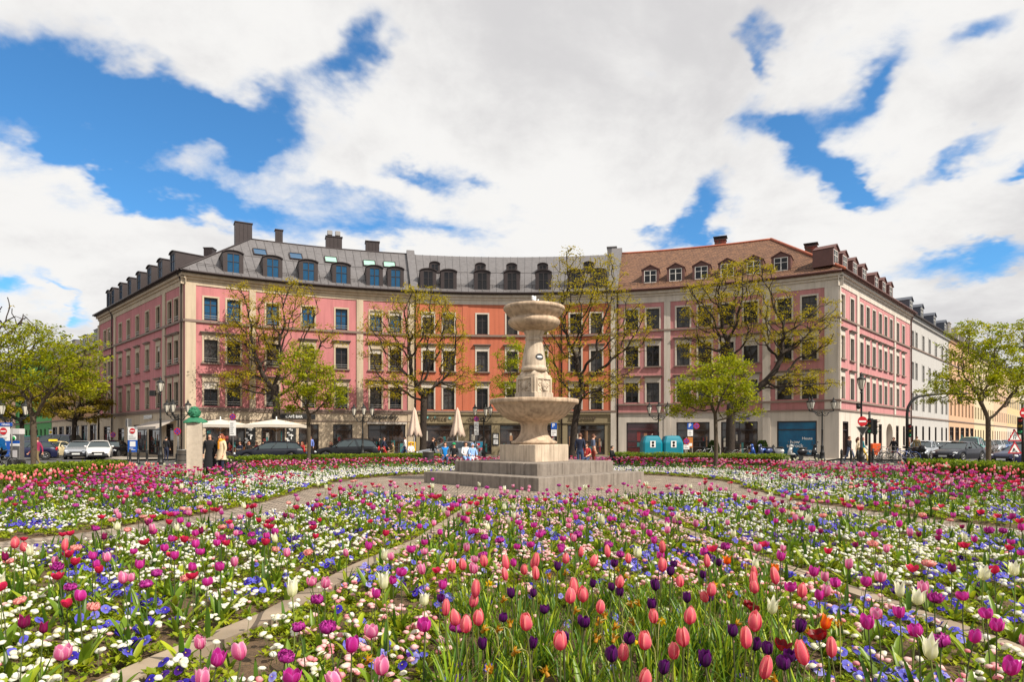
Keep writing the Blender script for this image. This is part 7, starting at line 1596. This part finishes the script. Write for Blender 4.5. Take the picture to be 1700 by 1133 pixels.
# tulips read off the photograph: column, row of the flower head and kind
NEAR = {
 (560, 900, .2056): "248,22 M;360,95 W;445,110 P;582,48 M;718,65 P;1040,35 P;952,178 C;1065,165 C;1118,130 P;1235,135 C;1210,100 B;1352,155 C;1415,160 M;1155,190 P;1352,257 C;515,232 M;748,212 P;398,310 W;470,290 M;838,340 M;862,443 D;1130,368 C;1420,408 D;1027,438 C;688,450 W;322,412 M;902,530 C;1018,590 C;1138,585 C;1080,655 C;1342,592 D;905,670 B;693,645 M;275,705 P;98,838 M;425,965 P;1143,808 D;45,1110 P",
 (860, 900, .2056): "348,35 B;745,15 B;95,15 M;490,75 C;385,118 C;530,135 C;738,75 C;830,90 B;940,65 W;908,125 C;1135,30 C;1145,165 C;1148,90 M;108,140 C;155,160 C;35,200 C;150,240 C;820,158 D;318,198 D;1272,172 D;1230,220 D;570,315 D;815,310 C;765,355 D;830,400 D;1115,350 D;1320,308 C;420,365 C;380,408 C;545,390 C;115,400 D;1365,445 D;1115,478 D;632,505 C;208,525 D;1115,580 C;1347,558 C;80,600 C;540,622 D;253,745 C;380,757 D;98,808 D;877,758 D;1072,757 C;1315,742 C;1405,742 C;1207,858 C;822,885 C;765,885 D;902,1058 C;1195,1025 D",
 (1160, 900, .2056): "25,140 C;108,105 D;145,165 D;255,135 O;450,35 P;485,165 W;590,195 O;677,45 P;672,110 M;1035,68 R;1180,170 P;510,245 C;665,275 C;710,350 M;470,350 C;480,290 C;35,258 D;935,235 M;1028,275 P;1155,318 M;975,385 P;1015,430 M;840,385 C;545,500 W;60,360 C;42,420 C;118,430 D;370,490 K;425,530 K;392,615 C;310,710 D;362,742 C;775,680 D;1032,640 O;1025,745 K;435,820 D;550,842 D;765,890 D;745,985 D;892,885 C;1120,855 C;118,948 D;472,980 C;678,810 K",
 (1430, 900, .2056): "845,20 R;140,262 P;45,312 M;290,378 W;410,405 W;505,360 P;545,165 E;725,190 L;1015,230 W;1100,220 R;1230,205 W;605,440 B;862,428 M;1050,565 M;135,560 P;108,640 M;340,565 M;430,685 M;600,855 W;730,785 B;860,745 M;1280,775 P;1085,650 M;230,45 P;382,200 R;1300,1000 M;220,30 E",
 (0, 880, .2233): "125,85 C;170,115 C;222,140 W;442,110 C;85,222 E;368,220 P;512,175 R;545,225 R;690,188 M;808,195 P;725,255 M;785,285 R;570,118 E;430,30 R;515,20 R;770,45 L;1075,85 R;965,155 M;1035,250 M;968,350 P;1185,315 B;1235,60 M;1230,125 M;1245,180 R;445,260 B;465,330 R;600,400 B;45,400 R;620,482 M;500,533 R;720,565 E;160,510 E;137,680 L;290,720 L;515,890 P;35,190 L",
 (280, 880, .2233): "235,12 M;197,102 M;367,92 M;420,45 M;268,150 M;45,185 M;520,12 B;630,85 B;705,88 R;820,50 W;880,160 P;1075,45 R;1078,150 E;180,268 M;365,265 M;472,235 P;175,335 R;115,350 E;292,375 M;895,430 W;1080,362 P;1140,385 P;1130,490 B;1010,715 B;1210,715 B;235,805 P;300,940 M;520,900 P;835,910 B;925,1065 M;235,1090 P"}
rt = random.Random(77); TUL = []     # x, y, kind, scale, from photo
for (ox, oy, sc), s in NEAR.items():
    for it in s.split(';'):
        xy, k = it.strip().split(' '); a, b = xy.split(','); px, py = ox + float(a) * sc, oy + float(b) * sc
        s_ = rt.uniform(.9, 1.12); zh = .04 + (KINDS[k][6] + KINDS[k][0] * .5) * s_; d = (EYE - zh) * FPX / (py - HY); TUL.append((gx(px, d), d, k, s_))
nph = len(TUL)
# the rest of the planting follows the colour zones seen in the photograph
FX = lambda x, y: CX + FPX * x / y
def rfar(x, y):
    r = np.hypot(x - FC.x, y - FC.y); return np.where(y < 13, np.minimum(r, 9.5), r)
def zone_kind(x, y, r, rnd):
    px = FX(x, y); rr = float(rfar(x, y))
    if y > 15 and rr > 14.0 and (px < 262 or px > 1490): return rnd.choice('CCCCCCWC')
    if y > 18 and rr > 14.4 and (px < 400 or 1290 < px < 1500): return rnd.choice('WWWWR')
    if rr > 14.2 and y > 22: return rnd.choice('RRRRRL')
    if rr > 12.2 and y > 26: return rnd.choice('PPEPRM')
    if rr > 11.0: return rnd.choice('MMRRBPPMR')
    if y > 14: return rnd.choice('RRPEERMBL') if rnd.random() < .7 else rnd.choice('MPR')
    if 3.1 < y < 4.9 and -1.0 < x < .42 * y + .1: return rnd.choice('CCCCDDDD')
    if -1.2 - .1 * y < x < 2.9: return rnd.choice('MMPPPMBMRW') if y < 9.5 else rnd.choice('MMPRMBPWRM')
    return rnd.choice('MMPPRRREBLMW')
def dens(x, y):
    rr = rfar(x, y); d = np.full(x.shape, 5.2)
    d = np.where(y < 6, 3.0, d); d = np.where((y < 4.4) & (np.abs(x - .6) > 1.2), 1.2, d); d = np.where(rr > 11.2, 10, d); d = np.where((rr > 12.6) & (y > 26), 13, d); d = np.where((rr > 14.3), 8, d)
    pn = np.sin(x * 1.3 + 1) * np.sin(y * 1.1 + x * .4) ; d *= np.clip(1 + .6 * pn, .3, 1.6)
    d = np.where((rr > 8.2) & (rr < 10) & (y > 20), 1.2, d); d = np.where((rr > 6.6) & (rr < 7.6), d * .35, d)
    return d
def scatter(dfun, dmax, seed, marg=.08, ymin=2.3, ymax=38.2):
    r = np.random.default_rng(seed); n = int(dmax * 36 * (ymax - ymin)); x = r.uniform(-18, 18, n); y = r.uniform(ymin, ymax, n)
    ok = in_bed(x, y, marg) & (r.random(n) < dfun(x, y) / dmax) & (np.abs(x) < .80 * y + .5); return x[ok], y[ok]
x, y = scatter(dens, 22, 5)
phx = np.array([(t[0], t[1]) for t in TUL])
for a, b in zip(x, y):
    zh = .45; py = HY + (EYE - zh) * FPX / b
    if py > 905:      # the near field is already read off the photograph, only a few gaps are filled
        if np.hypot(phx[:, 0] - a, phx[:, 1] - b).min() < .25 or rt.random() < .5: continue
    TUL.append((a, b, zone_kind(a, b, 0, rt), rt.uniform(.85, 1.12)))
TUL.sort(key=lambda t: t[1])
# the nearest ones are plants of their own
nI = 0; place_words = {}
def where(x, y):
    px = FX(x, y); row = next(w_ for lim, w_ in ((2.9, 'nearest row'), (3.3, 'second row'), (3.8, 'third row'), (4.5, 'fourth row'), (5.5, 'fifth row'), (99, 'sixth row')) if y < lim)
    col = ('far left', 'left', 'left of the fountain', 'below the fountain', 'right of the fountain', 'right', 'far right')[min(6, max(0, int(px / 1700 * 7)))]
    return row, col
Pg, rest = [], []
for i, (x, y, k, s) in enumerate(TUL):
    if i >= 300: rest.append((x, y, k, s)); continue
    K = KINDS[k]; row, col = where(x, y); rz = rt.uniform(0, 6.28)
    nb = min((t for t in TUL[max(0, i - 60):i + 60] if t[2] != k), key=lambda t: math.hypot(t[0] - x, (t[1] - y)))
    w = f'{row}, {col}, {"left" if nb[0] > x else "right"} of a {KINDS[nb[2]][9]}'
    B = empty('tulip', (x, y, .035), rz, label=f'{K[8]}, {w}', cat='tulip', group=f'{K[8]}s of the near flower beds')
    B.scale = (s, s, s); B.rotation_euler = (rt.gauss(0, .05), rt.gauss(0, .05), rz)
    link('flower_head', rt.choice(PM[k]), B, TR(0, 0, K[6] - .004, rt.uniform(0, 6.28)) @ Matrix.Rotation(rt.gauss(0, .12), 4, 'X')); link('stem', rt.choice(SM[k]), B)
    nl = 3 if k not in 'CD' else 2
    for j in range(nl): link('leaf', rt.choice(LM if k not in 'CD' else LM[2:3] + LM[:1]), B, TR(0, 0, 0, rt.uniform(0, 6.28)) @ Matrix.Scale(rt.uniform(.75, 1.05), 4))
S = Soup(); rg = np.random.default_rng(9)
for k in KINDS:
    A = np.array([(x, y) for x, y, kk, s in rest if kk == k]); 
    if len(A) == 0: continue
    sc = np.array([s for x, y, kk, s in rest if kk == k]); 
    for far in (0, 1):
        K = KINDS[k]; mk = (A[:, 1] < 9) if not far else (A[:, 1] >= 9); a = A[mk]; ss = sc[mk]; n = len(a)
        if n == 0: continue
        for v in range(3):
            q = slice(v, None, 3); m = len(a[q])
            if m == 0: continue
            if far: head = bloom(K[0], K[1] * 1.08, K[2], K[3], K[4], K[5], seed=v, nw=2)
            else: head = PET[k][v]
            lv = [shift(LEAFB[(v + j) % 4], rz=2.1 * j + v) for j in range(3)]
            p = merge(shift(head, dz=K[6] - .004), stem(K[6], 0, .004, K[7]), *lv)
            S.inst(p, np.c_[a[q], np.full(m, .035)], ss[q], rg.uniform(0, 6.28, m), T=rg.normal(0, .1, m), TA=rg.uniform(0, 6.28, m), tint=np.clip(rg.normal(1, .1, (m, 1)), .7, 1.3) * np.ones((1, 3)))
o = S.build('tulip_planting', PETAL, smooth=True); tag(o, 'dense tulips of mixed pinks, crimson and magenta filling the farther beds', 'tulips', kind='stuff')
# ------------------------------------------------------------------ low bedding: daisies, pansies and their leaves
def daisy(c, ci, r=.021, h=.016, seg=9, dome=True, st=True):
    V = [(0, 0, h)]; C = [ci]; F = []
    for q, (rr, z) in enumerate(((.55, h * .9), (1, h * .35), (.75, -.002))):
        for i in range(seg): a = 2 * math.pi * (i + .5 * q) / seg; j = 1 + .08 * ((i * 7) % 3 - 1); V.append((r * rr * j * math.cos(a), r * rr * j * math.sin(a), z)); C.append(c if q else tuple(.6 * np.array(c) + .4 * np.array(ci)))
    for i in range(seg):
        j = (i + 1) % seg; F.append((0, 1 + i, 1 + j)); 
        for q in (0, 1): a, b = 1 + q * seg, 1 + (q + 1) * seg; F += [(a + i, b + i, b + j), (a + i, b + j, a + j)]
    p = (np.array(V, float), np.array(F), np.array(C, float))
    if st:
        p = merge(shift(p, dz=.0), shift(stem(.10, .0, .0016, SG), dz=-.10))
    return p
WD = srgb(246, 244, 234); WY = srgb(240, 230, 176); PK = srgb(244, 190, 192); PK2 = srgb(226, 110, 130)
DA = [daisy(WD, WY, .026, .018), daisy(WD, WD, .022, .022), daisy(PK, srgb(250, 222, 214), .025, .018), daisy(srgb(238, 150, 160), PK, .022, .02)]
DAF = [(lambda p: p)(daisy(WD, WD, .024, .018, 5, st=False)), daisy(PK, WD, .024, .018, 5, st=False)]
def pansy(c0, c1, cy):
    V = []; F = []; C = []; nb = 0
    for a, rr, up in ((math.pi / 2 + .45, .019, .001), (math.pi / 2 - .45, .019, .002), (math.pi + .25, .018, .004), (-.25, .018, .005), (-math.pi / 2, .021, .007)):
        cx, cy_ = rr * .85 * math.cos(a), rr * .85 * math.sin(a); n = 7; V.append((0, 0, up)); C.append(c1)
        for i in range(n): t = a - 1.3 + 2.6 * i / (n - 1); q = rr * (1.75 if i not in (0, n - 1) else 1.2); V.append((q * math.cos(t) * (.62 + .38 * abs(math.cos(t - a))), q * math.sin(t) * (.62 + .38 * abs(math.cos(t - a))), up + .003 * math.sin(i * 2))); C.append(c0)
        F += [(nb, nb + 1 + i, nb + 2 + i) for i in range(n - 1)]; nb += n + 1
    b = len(V)
    for i in range(5): a = 2 * math.pi * i / 5; V.append((.0045 * math.cos(a), .0045 * math.sin(a), .012)); C.append(cy)
    F += [(b, b + 1, b + 2), (b, b + 2, b + 3), (b, b + 3, b + 4)]
    V = np.array(V, float); t = .75; c, s = math.cos(t), math.sin(t); V = np.stack([V[:, 0], V[:, 1] * c - V[:, 2] * s, V[:, 1] * s + V[:, 2] * c], 1)
    return V, np.array(F), np.array(C, float)
YC = srgb(240, 200, 40)
PAN = [pansy(srgb(66, 48, 190), srgb(34, 18, 90), YC), pansy(srgb(110, 110, 220), srgb(60, 40, 150), YC), pansy(srgb(170, 170, 236), srgb(90, 60, 180), YC), pansy(srgb(84, 30, 150), srgb(40, 10, 70), YC)]
def patch_noise(x, y, s, ph):
    return np.sin(x * s + ph) * np.cos(y * s * .9 - ph * 1.3 + .7 * np.sin(x * s * .5)) + .6 * np.sin(x * s * 2.3 + y * s * 1.9 + ph) + .35 * np.sin(x * s * 4.7 - y * s * 5.1 + ph)
def pink_zone(x, y): return (x > -1.35 - .11 * (y - 3)) & (x < 3.15 + .0 * y) & (y < 16)
def coral_zone(x, y): return (y < 5.6) & (x > -.35 - .05 * (y - 3)) & (x < .30 * y + .55)
def d_daisy(x, y):
    rr = rfar(x, y); pn = patch_noise(x, y, 2.6, .4); pp = patch_noise(x + 3, y, 1.9, 2.1); d = np.where(pn > -.35, 1.0, .12) * np.where(pn > .6, 1.25, 1) * np.where(pp > .55, .25, 1)
    d = np.where(coral_zone(x, y), .10 * (y > 4.2), d); d = np.where((rr > 10.5) & (rr < 14.6), d * np.where(y > 20, .5, .45), d); d = np.where(rr >= 14.6, .05, d); d = np.where((rr < 10.5) & (y > 20), 1.4, d)
    lod = np.clip(9 / np.maximum(y, 1), .34, 1.0); return d * lod
def d_pansy(x, y):
    pn = patch_noise(x + 3, y, 1.9, 2.1); d = np.where(pn > .5, 1.1, .03); d = np.where(coral_zone(x, y), .05, d); rr = rfar(x, y); d = np.where(rr > 12, d * .4, d); return d * np.clip(9 / np.maximum(y, 1), .4, 1)
xd, yd = scatter(lambda x, y: d_daisy(x, y) * 112, 215, 21, .03); n = len(xd); rg = np.random.default_rng(22)
# daisies grow in clumps: pull the heads towards clump centres
pink = pink_zone(xd, yd) & (rg.random(n) < .93) | (rg.random(n) < .03)
order = np.argsort(yd); xd, yd, pink = xd[order], yd[order], pink[order]; zd = .105 + .03 * rg.random(n) + .02 * np.sin(xd * 9) * np.cos(yd * 8)
def clump(x, y, z, cs, pull, dome, sd):
    i, j = np.floor(x / cs), np.floor(y / cs); hx = np.modf(np.abs(np.sin(i * 12.9898 + j * 78.233 + sd) * 43758.5))[0]; hy = np.modf(np.abs(np.sin(i * 39.34 + j * 11.13 + sd) * 24634.6))[0]
    cx, cy = (i + .3 + .4 * hx) * cs, (j + .3 + .4 * hy) * cs; nx, ny = x + (cx - x) * pull, y + (cy - y) * pull; r = np.hypot(nx - cx, ny - cy) / (cs * .5)
    return nx, ny, z + dome * np.clip(1 - r * r, 0, 1) * (.6 + .8 * hx) - .01
xd, yd, zd = clump(xd, yd, zd, .27, .36, .05, 1.0); kk = in_bed(xd, yd, .035); xd, yd, zd, pink = xd[kk], yd[kk], zd[kk], pink[kk]; n = len(xd); order = np.argsort(yd); xd, yd, zd, pink = xd[order], yd[order], zd[order], pink[order]
typ = np.where(pink, rg.choice([2, 3, 2, 0], n), rg.choice([0, 0, 1], n))
DM = [soup_mesh('daisy', p, PETAL) for p in DA]; PMs = [soup_mesh('pansy', p, PETAL) for p in PAN]
vis = np.abs(xd) < .785 * yd; vis &= (HY + (EYE - zd) * FPX / yd) < 1136
idx = np.nonzero(vis)[0][:300]; isin = np.zeros(n, bool); isin[idx] = True
for i in idx:
    nm = 'pale pink double daisy bloom' if pink[i] else 'white double daisy bloom'; w = ', '.join(where(xd[i], yd[i]))
    o = link('daisy', DM[typ[i]], None, Matrix.Translation((xd[i], yd[i], zd[i])) @ Euler((rg.normal(0, .25), rg.normal(0, .25), rg.uniform(0, 6))).to_matrix().to_4x4() @ Matrix.Scale(rg.uniform(.85, 1.2), 4))
    tag(o, f'{nm} low among leaves, {w}', 'daisy', f'{nm}s of the near beds')
S = Soup()
for t in range(4):
    m = (typ == t) & ~isin & (yd < 8.5); k = m.sum(); 
    if k: S.inst(DA[t], np.c_[xd[m], yd[m], zd[m]], rg.uniform(.75, 1.2, k), rg.uniform(0, 6.28, k), T=rg.normal(0, .28, k), TA=rg.uniform(0, 6.28, k))
for t, mm in ((0, ~pink), (1, pink)):
    m = mm & (yd >= 8.5); k = m.sum(); S.inst(DAF[t], np.c_[xd[m], yd[m], zd[m]], rg.uniform(.9, 1.35, k) * np.clip(yd[m] / 14, 1, 1.45), rg.uniform(0, 6.28, k), T=rg.normal(0, .3, k), TA=rg.uniform(0, 6.28, k))
o = S.build('daisy_carpet', PETAL, smooth=True); tag(o, 'carpet of white and pale pink double daisies under the tulips', 'daisies', kind='stuff')
xp, yp = scatter(lambda x, y: d_pansy(x, y) * 80, 82, 31, .03); n = len(xp); order = np.argsort(yp); xp, yp = xp[order], yp[order]; rg = np.random.default_rng(33)
xp, yp, _z = clump(xp, yp, np.zeros(n), .24, .4, .0, 4.0); kk = in_bed(xp, yp, .035); xp, yp = xp[kk], yp[kk]; n = len(xp); order = np.argsort(yp); xp, yp = xp[order], yp[order]; cl = patch_noise(xp, yp, .8, 5.0) + rg.normal(0, .45, n); light = pink_zone(xp, yp); tp = np.where(cl > .7, 3, np.where(cl > (-.1 if True else 0), 0, 1)); tp = np.where(light & (rg.random(n) < .5), rg.choice([1, 2], n), tp)
zp = .11 + .035 * rg.random(n); vis = (np.abs(xp) < .785 * yp) & ((HY + (EYE - zp) * FPX / yp) < 1136); idx = np.nonzero(vis)[0][:220]; isin = np.zeros(n, bool); isin[idx] = True
PN = ['deep blue violet pansy', 'mid blue pansy', 'pale lilac blue pansy', 'dark violet pansy']
for i in idx:
    w = ', '.join(where(xp[i], yp[i])); o = link('pansy', PMs[tp[i]], None, Matrix.Translation((xp[i], yp[i], zp[i])) @ Euler((rg.normal(0, .2), rg.normal(0, .2), rg.normal(0, .9))).to_matrix().to_4x4() @ Matrix.Scale(rg.uniform(.85, 1.15), 4))
    tag(o, f'{PN[tp[i]]} low among leaves, {w}', 'pansy', f'{PN[tp[i]]} blooms of the near beds')
S = Soup()
for t in range(4):
    m = (tp == t) & ~isin; k = m.sum(); S.inst(PAN[t], np.c_[xp[m], yp[m], zp[m]], rg.uniform(.85, 1.15, k) * np.clip(yp[m] / 12, 1, 1.5), rg.normal(0, .9, k), T=rg.normal(0, .2, k), TA=rg.uniform(0, 6.28, k))
o = S.build('pansy_carpet', PETAL, smooth=False); tag(o, 'patches of blue and violet pansies between the daisies', 'pansies', kind='stuff')
# low foliage
def rosette(seed, n=9, L_=.055):
    r = np.random.default_rng(seed); ps = []
    for i in range(n):
        a = r.uniform(0, 6.28); e = r.uniform(.2, 1.1); l = L_ * r.uniform(.7, 1.3); c = np.array(L2) * r.uniform(.6, 1.3); w = l * .28; dx, dz = math.cos(e), math.sin(e)
        V = np.array([(0, 0, 0), (l * .55 * dx, -w, l * .55 * dz), (l * dx, 0, l * dz * .8), (l * .55 * dx, w, l * .55 * dz)]); ps.append(shift((V, np.array([(0, 1, 2), (0, 2, 3)]), np.tile(c, (4, 1))), r.normal(0, .03), r.normal(0, .03), 0, a))
    return merge(*ps)
ROS = [rosette(k, 14) for k in range(4)]
def d_leaf(x, y):
    d = np.clip(d_daisy(x, y) + d_pansy(x, y), .28, 1.0); d = np.where(coral_zone(x, y), .1, d); return d * np.clip(8 / np.maximum(y, 1), .3, 1)
xl, yl = scatter(lambda x, y: d_leaf(x, y) * 125, 126, 41, .02); n = len(xl); rg = np.random.default_rng(44); S = Soup()
for k in range(4):
    q = slice(k, None, 4); m = len(xl[q]); t = rg.random((m, 1)); tint = np.array([1.25, 1.1, .8]) * t + np.array([.6, .75, .8]) * (1 - t)
    S.inst(ROS[k], np.c_[xl[q], yl[q], .03 + .05 * rg.random(m)], rg.uniform(.7, 1.15, m) * np.clip(yl[q] / 10, 1, 1.7), rg.uniform(0, 6.28, m), tint=tint)
o = S.build('bedding_foliage', LEAFM, smooth=False); tag(o, 'low green leaves of daisies and pansies covering the soil', 'foliage', kind='stuff')
# upright tulip leaves between the blooms
def d_bl(x, y): rr = rfar(x, y); return np.where(coral_zone(x, y), 0, np.clip(patch_noise(x, y, 1.7, 3.3) + 1.0, .25, 1.5)) * np.clip(8 / np.maximum(y, 1), .5, 1) * np.where(rr > 10.5, 1.6, 1)
xl, yl = scatter(lambda x, y: d_bl(x, y) * 9, 22, 51, .05); S = Soup(); rg = np.random.default_rng(55)
tufts = [merge(*[shift(LEAFB[(v + j) % 4], rz=1.5 * j + v, s=.75 + .1 * ((v + j) % 3)) for j in range(4)]) for v in range(4)]
for k in range(4):
    q = slice(k, None, 4); m = len(xl[q]); S.inst(tufts[k], np.c_[xl[q], yl[q], np.full(m, .03)], rg.uniform(.7, 1.1, m), rg.uniform(0, 6.28, m), T=rg.normal(0, .1, m), TA=rg.uniform(0, 6.28, m), tint=np.clip(rg.normal(1, .2, (m, 1)), .5, 1.5) * np.array([[1.05, 1, .9]]))
o = S.build('tulip_leaves', LEAFM2, smooth=True); tag(o, 'upright broad tulip leaves spread through the beds', 'leaves', kind='stuff')
# narrow daffodil leaves of the coral zone
def nb_(seed): 
    r = np.random.default_rng(seed); return merge(*[shift(blade(r.uniform(.26, .44), .0065, r.uniform(-.02, .30), r.uniform(0, .45), np.array([L1, L2, L3][i % 3]) * r.uniform(.8, 1.25), 5, .2), r.normal(0, .02), r.normal(0, .02), 0, r.uniform(0, 6.28)) for i in range(9)])
NB = [nb_(k) for k in range(5)]; xl, yl = scatter(lambda x, y: coral_zone(x, y) * 44.0, 44, 61, .04, 2.3, 6.2); S = Soup(); rg = np.random.default_rng(66)
for k in range(5):
    q = slice(k, None, 5); m = len(xl[q]); S.inst(NB[k], np.c_[xl[q], yl[q], np.full(m, .03)], rg.uniform(.8, 1.15, m), rg.uniform(0, 6.28, m), T=rg.normal(0, .08, m), TA=rg.uniform(0, 6.28, m), tint=np.clip(rg.normal(1, .18, (m, 1)), .5, 1.5) * np.ones((1, 3)))
o = S.build('daffodil_leaves', LEAFM2, smooth=True); tag(o, 'thick stand of narrow green daffodil leaves under the coral and purple tulips', 'leaves', kind='stuff')
# fading daffodils on bent stalks
DAFP = "1.0,985,810,860;920,640;1160,640;640,770;470,550;220,1040;780,770;905,500;790,680;700,590;655,640"
ylw = srgb(240, 196, 20); dry = srgb(196, 140, 30)
def daff(col, fade):
    ps = []
    for i in range(6):
        a = i * math.pi / 3; l = .034 if not fade else .022; V = np.array([(0, 0, 0), (l * .5, -.009, .004), (l, 0, -.004 if not fade else -.02), (l * .5, .009, .004)]); ps.append(shift((V, np.array([(0, 1, 2), (0, 2, 3)]), np.tile(col, (4, 1))), rz=a))
    V = []; F = []
    for q, (r, z) in enumerate(((.006, 0), (.010, .016), (.015 if not fade else .009, .026))):
        for i in range(8): a = i * math.pi / 4; V.append((r * math.cos(a), r * math.sin(a), z))
    for q in range(2):
        for i in range(8): j = (i + 1) % 8; F += [(q * 8 + i, q * 8 + j, q * 8 + 8 + j), (q * 8 + i, q * 8 + 8 + j, q * 8 + 8 + i)]
    ps.append((np.array(V), np.array(F), np.tile(np.array(col) * .9, (24, 1)))); return merge(*ps)
FM = [soup_mesh('flower_head', daff(ylw, False), PETAL), soup_mesh('flower_head', daff(dry, True), PETAL)]
def arch_stem(h, reach):
    mb = []; V = []; F = []; n = 9
    P = [Vector((0, 0, 0)), Vector((0, 0, h * .5)), Vector((.01, 0, h * .85)), Vector((.03, 0, h * .97)), Vector((reach * .6, 0, h)), Vector((reach, 0, h * .97))]
    for i, p in enumerate(P):
        for k in range(4): a = k * math.pi / 2; V.append((p.x + .0032 * math.cos(a), p.y + .0032 * math.sin(a), p.z + (.003 * math.cos(a) if i > 2 else 0)))
    for i in range(len(P) - 1):
        for k in range(4): j = (k + 1) % 4; F += [(4 * i + k, 4 * i + j, 4 * i + 4 + j), (4 * i + k, 4 * i + 4 + j, 4 * i + 4 + k)]
    return np.array(V, float), np.array(F), np.tile(np.array([.38, .36, .12]), (len(V), 1))
AS = soup_mesh('stem', arch_stem(.36, .09), STEMM); cnt = 0
pts = [(860 + a * .2056, 900 + b * .2056, f) for a, b, f in ((985, 810, 0), (920, 640, 1), (1160, 640, 0), (640, 770, 1), (470, 550, 1), (220, 1040, 1), (780, 770, 1), (905, 500, 1), (790, 680, 1), (700, 590, 1), (655, 640, 1), (965, 490, 1), (1240, 270, 1), (800, 215, 1), (385, 245, 1), (250, 270, 1), (870, 280, 1))]
pts += [(560 + a * .2056, 900 + b * .2056, f) for a, b, f in ((1225, 335, 0), (1190, 700, 1), (1305, 700, 1), (1440, 880, 1), (1230, 1025, 1), (1345, 460, 1), (1395, 650, 1), (255, 950, 1))] + [(1160 + a * .2056, 900 + b * .2056, f) for a, b, f in ((125, 345, 0), (250, 420, 1), (625, 535, 1), (600, 1095, 1), (315, 655, 1), (875, 720, 1), (1130, 660, 1), (380, 190, 1), (700, 840, 1))]
for px, py, f in pts:
    d = (EYE - .38) * FPX / (py - HY); rz = rt.uniform(0, 6.28); s = rt.uniform(.9, 1.1)
    B = empty('daffodil', (gx(px, d) - .09 * math.cos(rz), d - .09 * math.sin(rz), .03), rz, label=('withered drooping daffodil on an arched stalk, ' if f else 'bright yellow open daffodil, ') + ', '.join(where(gx(px, d), d)), cat='daffodil', group='withered daffodils among the coral tulips' if f else 'open yellow daffodils among the tulips')
    link('stem', AS, B); link('flower_head', FM[f], B, Matrix.Translation((.09, 0, .345)) @ Matrix.Rotation(R(90 if not f else 140), 4, 'Y') @ Matrix.Scale(1.0 if not f else 1.15, 4))
